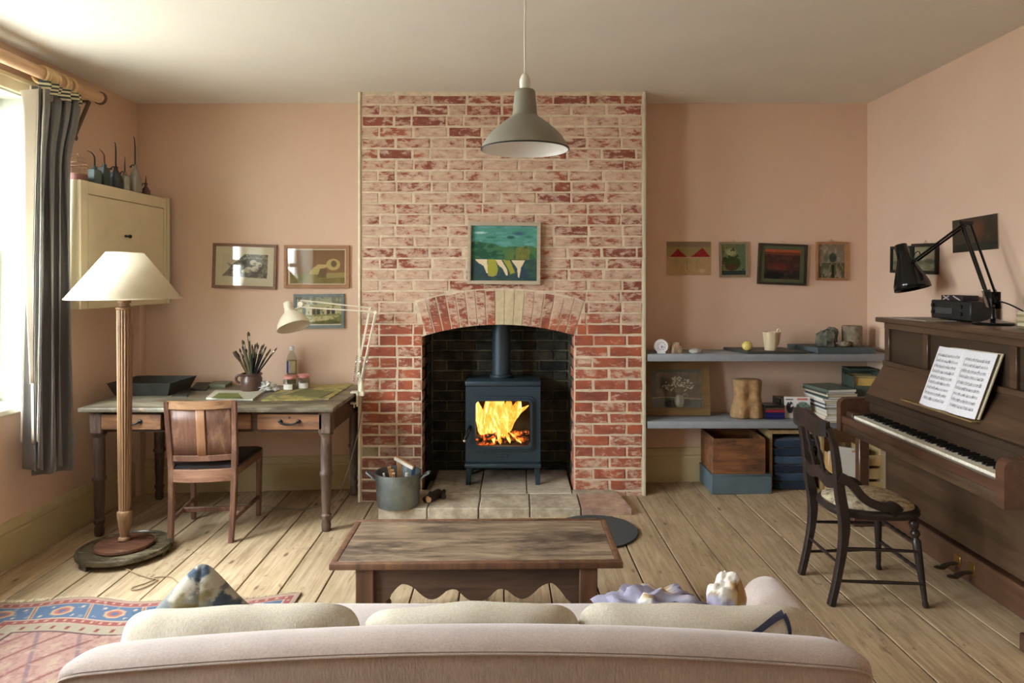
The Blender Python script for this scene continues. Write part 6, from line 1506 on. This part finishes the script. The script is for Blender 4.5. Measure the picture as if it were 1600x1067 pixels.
# second CD next to it leaning
# magazine pile
mag = [(232,228,214),(70,76,72),(206,196,170),(60,72,72),(226,224,216),(214,208,192),(58,70,84),(224,222,214),(64,72,80),(220,214,200),(204,198,184),(222,214,196),(216,206,184),(210,200,180),(224,218,204)]
z = LS+.001; nM = len(mag)
for i in range(nM):
    th2 = [.012,.014,.018,.016,.013,.017,.012,.015,.013,.018,.014,.015,.016,.014,.020][i]; k = nM-1-i
    dx = random.uniform(-.008,.008)-.02*(i/nM); rz_ = random.uniform(-.03,.03)+(.12 if i > 10 else .05)
    if i == nM-1: rz_ = .16
    lb = 'magazine %s in the tall pile on the lower shelf' % ('lying topmost, with a green cover,' if k == 0 else ('lying lowest' if i == 0 else ORD[k]+' from the top'))
    t = thing('magazine', lb, 'magazine', (2.215+dx, 4.845+random.uniform(-.006,.006), z), rz_, 'pile of magazines')
    cmat = plain('magazine_cover_%d' % i, C(*mag[k]) if i < nM-1 else C(96,108,96), .4, var=.06)
    b_ = MB(); b_.box(-.108,.105,-.145,.145,.001,th2-.002); b_.build('pages', M['paper'] if i % 3 else M['paper2'], t, smooth=0)
    b_ = MB(); b_.box(-.112,.108,-.148,.148,th2-.002,th2-.0004); b_.box(-.112,.108,-.148,.148,0,.001); b_.box(-.1125,-.110,-.148,.148,0,th2-.0005); b_.build('cover', cmat, t, smooth=0); z += th2
# record box
rb = thing('record_box', 'dark green box of records with yellowed sleeves at the right end of the lower shelf', 'box', (2.46, 4.90, LS), -.12)
gr = plain('dark_green_cloth_box', C(64,76,66), .7, var=.15)
b_ = MB(); b_.box(-.10,-.095,-.13,.13,.001,.30); b_.box(.095,.10,-.13,.13,.001,.33); b_.box(-.10,.10,.122,.128,.001,.33); b_.box(-.10,.10,-.13,-.125,.001,.24); b_.box(-.10,.10,-.13,.13,.0,.006); b_.build('box_shell', gr, rb, smooth=0)
b_ = MB(); b_.box(-.10,.10,-.02,.13,.332,.345,.002); b_.build('lid', gr, rb, smooth=0)
for i in range(9): b_ = MB(); b_.box(-.09,.09,-.11+i*.024,-.11+i*.024+.004,.01,.29+.003*(i % 3),0,R(0)); b_.build('record_sleeve', plain('sleeve_%d' % i, C(*[(196,164,90),(150,140,110),(206,176,110),(70,76,60)][i % 4]), .7), rb, smooth=0)
# under the shelf: crate on blue box
cr_ = thing('wooden_crate', 'open reddish wooden crate standing on the blue box below the shelves', 'crate', (1.52, 4.885, .170))
cw = wood('stained_crate_wood', C(104,66,42), C(146,98,62), 'X', .6, worn=C(76,52,38), wf=.56)
cx_ = .183
for nm, a in (('front_panel',(-cx_,cx_,-.155,-.143,0,.245)),('back_panel',(-cx_,cx_,.143,.155,0,.25)),('side_panel',(-cx_,-cx_+.012,-.143,.143,0,.25)),('side_panel',(cx_-.012,cx_,-.143,.143,0,.25)),('base_panel',(-cx_+.012,cx_-.012,-.143,.143,0,.01))):
    b_ = MB(); b_.box(*a, .002); b_.build(nm, cw, cr_, smooth=0)
bb_ = thing('blue_box', 'low blue painted wooden box on the floor beneath the crate', 'box', (1.535, 4.885, fz(1.53)))
bl_ = plain('blue_grey_box_paint', C(86,102,110), .55, var=.1, scale=10)
b_ = MB(); b_.box(-.207,.207,-.165,.165,0,.128,.003); b_.build('box_body', bl_, bb_); b_ = MB(); b_.box(-.211,.213,-.17,.168,.1285,.1355,.002); b_.build('lid', bl_, bb_)
# rack with blue cloths
wr_ = wood('pale_rack_wood', C(150,126,86), C(182,156,112), 'Z', .6)
rk_ = thing('wooden_rack', 'open fronted pale wooden rack under the lower shelf holding blue cloths', 'rack', (1.94, 4.9, fz(1.94)))
b_ = MB(); b_.box(-.19,.19,-.12,.12,.395,.42); b_.build('top_board', wr_, rk_, smooth=0)
for x in (-.19,.172): b_ = MB(); b_.box(x,x+.018,-.12,.12,0,.394); b_.build('side_board', wr_, rk_, smooth=0)
b_ = MB(); b_.box(-.17,.17,.11,.118,0,.39); b_.build('back_board', M['darkwood'], rk_, smooth=0)
z = fz(1.94)+.001
for i in range(6):
    hh = .058; b_ = MB(); b_.blob(.150,.10,hh/2, T(1.93+random.uniform(-.004,.004), 4.875, z+hh/2), 36, 12, .06, 4, i, .35)
    tag(b_.build('folded_cloth', fabric('indigo_cloth_%d' % i, C(*[(40,52,70),(52,70,92),(34,44,60),(64,84,104),(36,48,66),(44,60,80)][i]), .15, 200, .001, .2)), 'folded indigo cloth, %s in the pile inside the rack' % (['lowest','second from the bottom','third from the bottom','third from the top','second from the top','topmost'][i]), 'cloth', 'blue cloths in the rack'); z += hh+.001
# behind the piano leg
cbx = thing('cardboard_box', 'open brown cardboard box of papers on the floor behind the piano leg', 'box', (2.235, 4.76, fz(2.23)), .0)
kb = plain('brown_cardboard', C(182,142,92), .8, var=.06)
for nm, a in (('side_flap',(-.10,-.097,-.14,.14,0,.27)),('side_flap',(.097,.10,-.14,.14,0,.27)),('front_panel',(-.10,.10,-.14,-.137,0,.23)),('back_panel',(-.10,.10,.137,.14,0,.30)),('base_panel',(-.096,.096,-.136,.136,0,.003))):
    b_ = MB(); b_.box(*a); b_.build(nm, kb, cbx, smooth=0)
for i in range(5):
    b_ = MB(); b_.box(-.08,.08,-.001,.001,.01,.30,0,T(0,-.10+i*.045,0)@R(random.uniform(.05,.3),'X')@R(random.uniform(-.15,.15),'Y')); tag(b_.build('paper_sheet', M['paper'], smooth=0), 'white sheet of paper in the cardboard box, %s from the front' % ORD[i].replace('top','first'), 'paper', 'papers in the cardboard box').location = cbx.location
cr2 = thing('wooden_crate', 'pale slatted wooden crate on the floor right of the cardboard box', 'crate', (2.405, 4.74, fz(2.4)))
for zz in (.02,.11,.2): b_ = MB(); b_.box(-.055,.06,-.1,-.09,zz,zz+.07); b_.build('slat', wr_, cr2, smooth=0)
for x in (-.055,.05):
    b_ = MB(); b_.box(x,x+.01,-.09,.1,0,.31); b_.build('side_board', wr_, cr2, smooth=0)
b_ = MB(); b_.box(2.485,2.555,4.70,4.86,fz(2.5)+.001,.31,.003); b_.box(2.483,2.557,4.698,4.862,.28,.315,.003); tag(b_.build('white_box', M['enamel_white'], smooth=0), 'tall narrow white box standing against the right wall below the piano', 'box')

# ------------------------------------------------------------------ piano
pn = thing('upright_piano', 'brown upright piano against the right wall, keyboard open', 'piano', (2.3, 3.415, fz(2.2)))
def P(name, mat, *boxes, bev=.003, parent=None, seg=1):
    b_ = MB()
    for a in boxes: b_.box(*a, bev, seg=seg)
    o = b_.build(name, mat, parent or pn, world=(parent is None))
    if parent is not None: o.data.transform(pn.matrix_basis.inverted())
    return o
Y0, Y1 = 2.70, 4.13; XB = XR-.03; zf = .05
P('lid', M['piano'], (px_, XB, Y0-.02, Y1+.005, PT-.028, PT), bev=.006, seg=2)
P('side_panel', M['piano'], (2.205, XB, Y1-.045, Y1-.015, zf, PT-.028)); P('side_panel', M['piano'], (2.205, XB, Y0, Y0+.03, zf, PT-.028))
P('back_panel', M['pianodark'], (XB-.02, XB, Y0+.03, Y1-.045, zf, PT-.028))
P('upper_rail', M['piano'], (2.195, 2.225, Y0+.0, Y1-.015, 1.225, PT-.029)); P('upper_rail', M['piano'], (2.185, 2.23, Y0, Y1-.015, 1.005, 1.035)); 
for ya, yb in ((4.065,4.115),(3.68,3.725),(3.02,3.065),(2.70,2.74)): P('stile', M['piano'], (2.197, 2.222, ya, yb, 1.035, 1.225))
for ya, yb in ((3.725,4.065),(3.065,3.68),(2.74,3.02)): P('upper_panel', M['pianodark'], (2.214, 2.224, ya, yb, 1.035, 1.225), bev=.0)
# sloping fall panel
b_ = MB(); yA, yB = Y0+.0, Y1-.02
b_._add([(2.19,yA,1.005),(2.19,yB,1.005),(2.085,yB,.835),(2.085,yA,.835),(2.22,yA,1.005),(2.22,yB,1.005),(2.115,yB,.835),(2.115,yA,.835)],[(0,1,2,3),(4,7,6,5),(0,3,7,4),(1,5,6,2),(0,4,5,1),(3,2,6,7)])
b_.build('fall_board', M['piano'], pn, world=True, smooth=0)
P('fall_rail', M['pianodark'], (2.05, 2.12, Y0+.06, Y1-.07, .80, .835)); P('key_strip', M['pianodark'], (2.078, 2.11, Y0+.06, Y1-.07, .715, .80))
P('key_bed', M['piano'], (1.925, 2.25, Y0+.0, Y1-.02, .612, .665), bev=.008, seg=2)
P('key_slip', M['pianored'], (1.918, 1.948, Y0+.04, Y1-.06, .665, .712), bev=.004)
def arm(ya, yb):
    b_ = MB(); pr = [(1.912,.615),(1.912,.77)]+[(1.952-.04*math.cos(a), .77+.04*math.sin(a)) for a in np.linspace(.2,PI/2,6)]+[(2.10,.815),(2.18,.86),(2.25,.86),(2.25,.615)]
    b_.prism(pr, ya, yb); b_.build('key_arm', M['pianored'], pn, world=True, smooth=35)
arm(Y1-.06, Y1-.01); arm(Y0-.005, Y0+.045)
P('key_block', M['piano'], (1.945, 2.08, 3.995, Y1-.062, .666, .738)); P('key_block', M['piano'], (1.945, 2.08, Y0+.047, 2.782, .666, .738))
# keys
kw = 1.205/52; km = plain('ivory_key', C(232,226,208), .25, var=.03); kbm = plain('ebony_key', C(16,16,16), .3)
b0 = bmesh.new()
def keymesh(nm, dims, mat, bev):
    b_ = MB(); b_.box(*dims, bev); me = bpy.data.meshes.new(nm); b_.bm.to_mesh(me); b_.bm.free(); me.materials.append(mat); return me
wkm = keymesh('white_key', (0, .14, -kw/2+.0006, kw/2-.0006, -.022, 0), km, .0012); bkm = keymesh('black_key', (0, .095, -.0055, .0055, -.005, .012), kbm, .002)
for i in range(52):
    o = bpy.data.objects.new('white_key', wkm); COL.objects.link(o); o.parent = pn; y = 3.992-kw*(i+.5); o.location = V((1.953, y, .724))-pn.location
    if i < 51 and (i % 7) not in (1, 4):
        o = bpy.data.objects.new('black_key', bkm); COL.objects.link(o); o.parent = pn; o.location = V((1.998, y-kw/2, .7245))-pn.location
P('lower_panel', M['piano'], (2.205, 2.225, Y0+.03, Y1-.05, .20, .61), bev=.002); P('plinth_rail', M['pianored'], (2.175, 2.23, Y0+.03, Y1-.05, zf, .19), bev=.005)
for ya in (Y1-.05, Y0-.035):
    P('front_leg', M['pianored'], (2.03, 2.09, ya, ya+.055, fz(2.0)+.06, .61), bev=.005); P('toe_block', M['pianored'], (1.99, 2.24, ya-.01, ya+.06, fz(2.0), fz(2.0)+.075), bev=.006)
for yc in (3.39, 3.285):
    P('pedal_plate', M['brass'], (2.170, 2.176, yc-.025, yc+.025, .10, .155), bev=.001)
    b_ = MB(); b_.bar([(2.18,yc,.115),(2.13,yc,.11),(2.10,yc,.095)], [.022,.024,.04], [.01,.01,.008], ref=(0,1,0)); b_.blob(.03,.024,.006, T(2.085,yc,.092), 16, 8, 0); b_.build('pedal', plain('tarnished_brass', C(110,104,84), .3, .9), pn, world=True)
ms = P('music_ledge', wood('brass_edged_ledge', C(120,98,62), C(150,124,80), 'Y', .4), (2.062, 2.14, 3.12, 3.70, .868, .876), bev=.002)
# music book
mb = thing('music_book', 'open book of sheet music standing on the piano ledge', 'book', (2.085, 3.375, .877), rot=(0,0,-PI/2))
def staves(u, v, flip):
    c = flat(u, (228,226,230)); rs = np.random.RandomState(3+flip)
    for k in range(9):
        if flip == 0 and k > 8: break
        zc = .86-k*.092
        inr = (u > .10) & (u < .9) & (np.abs(v-zc) < .022); c = over(c, inr*(np.abs(((v-zc)*110) % 1-.5) < .22)*.8, (150,148,152)); c = over(c, inr*.16, (120,118,124))
        dens = fbm(u*16+k*3, v*0+k, 5+flip)
        for q in range(26):
            x = rs.uniform(.14,.88); zz = zc+rs.uniform(-.016,.02); c = over(c, ell(u,v,x,zz,.010,.007,.5)*.9, (50,48,54)) if q % 2 else c; c = over(c, (np.abs(u-x-.008) < .003) & (v > zz) & (v < zz+.026), (150,148,152))
        if k % 2: c = over(c, (np.abs(u-.09) < .006) & (v > zc-.02) & (v < zc+.11), (90,88,94))
    return c
for s_, nm in ((-1,0),(1,1)):
    def cv(X, Y, Z, U, Vv, s_=s_):
        a = U*.228 if s_ == 1 else -(1-U)*.228
        bow = .014*np.sin(np.clip(np.abs(a)/.228,0,1)*PI)*1.0
        z = Vv*.318; lean = .34
        return a+z*.0, z*lean*1.0-bow-.0, z*.94+0*np.abs(a)
    o = paint_obj('page', 1, 1, 130, 200, lambda u, v, f=nm: staves(u, v, f), mb, curve=cv)
    s2 = o.modifiers.new('solid','SOLIDIFY'); s2.thickness = .002; s2.offset = 1
mb.rotation_euler = (0, -.02, -PI/2-.03)
mb.location = (2.085, 3.345, .878)
b_ = MB(); b_._add([(-.235,.012,0),(.235,.012,0),(.235,.125,.30),(-.235,.125,.30),(-.235,.018,0),(.235,.018,0),(.235,.131,.30),(-.235,.131,.30)],[(0,1,2,3),(4,7,6,5),(0,4,5,1),(1,5,6,2),(2,6,7,3),(3,7,4,0)]); b_.build('back_cover', M['paper2'], mb, smooth=0)
# things on top of the piano
rdo = thing('radio', 'black radio cassette box on top of the piano near the wall', 'radio', (2.475, 3.82, PT+.004), -.03)
b_ = MB(); b_.box(-.065,.075,-.18,.19,0,.105,.006); b_.build('case', plain('black_radio_plastic', C(30,34,34), .45), rdo)
b_ = MB(); b_.box(-.069,-.064,-.02,.14,.03,.065,.001); b_.build('cassette_door', plain('dark_grey_plastic', C(62,66,66), .35), rdo)
for y, z in ((.165,.075),(.165,.035),(-.10,.075),(-.10,.035)):
    b_ = MB(); b_.lathe([(0,0),(.012,0),(.012,.008),(0,.008)], 14, T(-.065,y,z)@R(-PI/2,'Y')); b_.build('dial', M['iron'], rdo)
b_ = MB(); b_.box(-.04,.05,-.10,.09,.1055,.135,.002); o = b_.build('tape_box', plain('black_card_box', C(40,34,36), .5)); o.location = (2.465, 3.84, PT+.004); tag(o, 'flat black patterned box lying on the black radio', 'box')
b_ = MB()
for k, (ya, yb) in enumerate(((-.09,-.01),(.005,.08))):
    for q in (0,1): b_.bar([(-.0412, ya+.01 if q else yb-.01, .109), (-.0412, yb-.01 if q else ya+.01, .132)], .006, .0008, ref=(0,1,0)) if k == 1 or q else None
b_.build('pale_cross_print', plain('pale_print', C(190,176,170), .6), o, smooth=0)
b_ = MB(); b_.box(2.20,2.37,3.70,4.06,PT+.0005,PT+.0035,0,None); tag(b_.build('paper_sheet', plain('grey_paper', C(170,164,152), .6), smooth=0), 'large grey sheet of paper on the piano lid in front of the radio', 'paper')
z = PT+.001
for i in range(6):
    h_ = [.012,.014,.010,.018,.012,.012][i]; dx = random.uniform(-.01,.01)
    t = thing('book', 'buff %s, %s in the stack on the piano top' % ('booklet' if i else 'book', ['lowest','second from the bottom','third from the bottom','third from the top','second from the top','topmost'][i]), 'book', (2.44+dx, 3.06, z), random.uniform(-.1,.1), 'buff books on the piano')
    b_ = MB(); b_.box(-.10,.10,-.14,.14,.001,h_-.001); b_.build('pages', M['paper2'], t, smooth=0)
    b_ = MB(); b_.box(-.104,.103,-.143,.143,h_-.0015,h_-.0003); b_.box(-.104,.103,-.143,.143,0,.001); b_.box(-.105,-.102,-.143,.143,0,h_-.0005); b_.build('cover', plain('buff_cover_%d' % i, C(*[(120,104,78),(196,184,150),(150,136,104),(178,164,128),(140,128,96),(190,180,150)][i]), .6), t, smooth=0); z += h_

# ------------------------------------------------------------------ black chair by the piano
vc = thing('piano_chair', 'black ebonised chair with pale patterned seat turned to the piano', 'chair', (1.63, 3.29, fz(1.63)))
BWd = M['blackwood']
def bk_leg(y, s):
    pts = [(1.424,y+.0,fz(1.42)),(1.452,y-.00,.15),(1.478,y,.30),(1.482,y+.004*s,.42),(1.462,y+.006*s,.55),(1.446,y+.008*s,.68),(1.430,y+.01*s,.78),(1.404,y+.012*s,.845)]
    pts = smooth_pts([V(p) for p in pts], 4); n = len(pts)
    b_ = MB(); b_.bar(pts, [.034]*n, [.030+.018*math.exp(-((i/n-.45)/.2)**2) for i in range(n)], ref=(0,1,0)); b_.build('back_leg', BWd, vc, world=True)
bk_leg(3.125, -1); bk_leg(3.455, 1)
b_ = MB(); b_.sweep(smooth_pts([V((1.404,3.11,.842)), V((1.385,3.18,.842)), V((1.376,3.29,.862)), V((1.385,3.40,.842)), V((1.404,3.475,.842))],5), lambda i: [(-.035-.012*math.sin(PI*i/20),-.012),(.030+.01*math.sin(PI*i/20),-.012),(.030+.01*math.sin(PI*i/20),.012),(-.035-.012*math.sin(PI*i/20),.012)], ref=(0,0,1)); b_.build('crest_rail', BWd, vc, world=True, smooth=40)
b_ = MB(); b_.sweep(smooth_pts([V((1.452,3.12,.60)), V((1.448,3.20,.578)), V((1.446,3.29,.598)), V((1.448,3.38,.578)), V((1.452,3.455,.60))],5), lambda i: [(-.028,-.011),(.028,-.011),(.028,.011),(-.028,.011)], ref=(0,0,1)); b_.build('middle_rail', BWd, vc, world=True, smooth=40)
for yy in (3.24,3.34):
    b_ = MB(); b_.lathe([(.007,0),(.01,.04),(.007,.06),(.014,.09),(.007,.12),(.011,.15),(.006,.20)], 12, axisM((1.447,yy,.60),(1.395,yy,.83))); b_.build('back_spindle', BWd, vc, world=True)
for y, s in ((3.105,-1),(3.475,1)):
    b_ = MB(); pts = smooth_pts([V((1.452,y,.625)), V((1.50,y+.004*s,.60)), V((1.56,y+.008*s,.53)), V((1.63,y+.01*s,.495)), V((1.69,y+.006*s,.488)), V((1.72,y-.004*s,.462))],5); n = len(pts)
    b_.bar(pts, [.028]*n, [.046-.008*math.sin(PI*i/n)+(.014 if i > n-8 else 0) for i in range(n)], ref=(0,1,0)); b_.build('hip_brace', BWd, vc, world=True)
seat_poly = []
for k in range(40):
    a = 2*PI*k/40; ca, sa = math.cos(a), math.sin(a)
    seat_poly.append((1.665+.205*math.copysign(abs(ca)**.75,ca), 3.29+(.185+.025*ca)*math.copysign(abs(sa)**.7,sa)))
n = 40; b_ = MB()
lay = [(1.0,.425),(1.03,.437),(1.03,.452),(.985,.463),(.9,.463)]
vs = [(1.665+(x-1.665)*s, 3.29+(y-3.29)*s, z) for s, z in lay for x, y in seat_poly]
fs = [tuple(reversed(range(n))), tuple(range(4*n,5*n))]+[(i*n+k,i*n+(k+1)%n,(i+1)*n+(k+1)%n,(i+1)*n+k) for i in range(4) for k in range(n)]
b_._add(vs, fs); b_.build('seat_frame', BWd, vc, world=True)
tap, nt, b = newmat('faded_tapestry'); n1 = nd(nt, 'ShaderNodeTexNoise', Scale=22.0, Detail=6.0, Roughness=.75); lk(nt, coords(nt), n1.inputs['Vector']); r = ramp(nt, [(.34, C(84,72,60)), (.47, C(166,152,124)), (.58, C(200,188,158)), (.68, C(124,96,80))]); lk(nt, n1.outputs[0], r.inputs[0]); lk(nt, r.outputs[0], b.inputs['Base Color']); b.inputs['Roughness'].default_value = .95
b_ = MB(); lay = [(.93,.462),(.92,.474),(.8,.485),(.5,.491),(.2,.493)]
vs = [(1.665+(x-1.665)*s, 3.29+(y-3.29)*s, z) for s, z in lay for x, y in seat_poly]; fs = [tuple(range(4*n,5*n))]+[(i*n+k,i*n+(k+1)%n,(i+1)*n+(k+1)%n,(i+1)*n+k) for i in range(4) for k in range(n)]
b_._add(vs, fs); b_.build('tapestry_seat', tap, vc, world=True, smooth=80)
for yb, yt in ((3.085,3.135),(3.49,3.445)):
    b_ = MB(); p0, p1 = V((1.835,yb,fz(1.83))), V((1.805,yt,.43)); L = (p1-p0).length
    b_.lathe([(.011,0),(.014,.012),(.011,.03),(.014,.12),(.018,.24),(.020,.29),(.014,.30),(.012,.305),(.021,.318),(.021,.328),(.013,.34),(.019,.352),(.022,.37),(.014,.385),(.018,L)], 18, axisM(p0,p1)); b_.build('front_leg', BWd, vc, world=True)
def strt(p, q, r_=.0075, orn=False, nm='stretcher'):
    p, q = V(p), V(q); L = (q-p).length; b_ = MB()
    prof = [(r_*.8,0),(r_,L*.3),(r_*1.15,L*.5),(r_,L*.7),(r_*.8,L)]
    if orn: prof = [(r_*(1+.5*abs(math.sin(i*.9))), L*i/24) for i in range(25)]
    b_.lathe(prof, 10, axisM(p,q)); b_.build(nm, BWd, vc, world=True)
for z in (.21,.335): pass
strt((1.452,3.122,.145),(1.830,3.09,.145)); strt((1.476,3.12,.295),(1.822,3.105,.285))
strt((1.452,3.455,.145),(1.830,3.485,.145)); strt((1.476,3.458,.295),(1.822,3.47,.285))
strt((1.831,3.10,.19),(1.831,3.475,.19),.007,True); strt((1.822,3.115,.31),(1.822,3.46,.31),.007,True); strt((1.462,3.13,.22),(1.462,3.45,.22))
# a pale fold of seat webbing glimpsed through the back is part of the tapestry
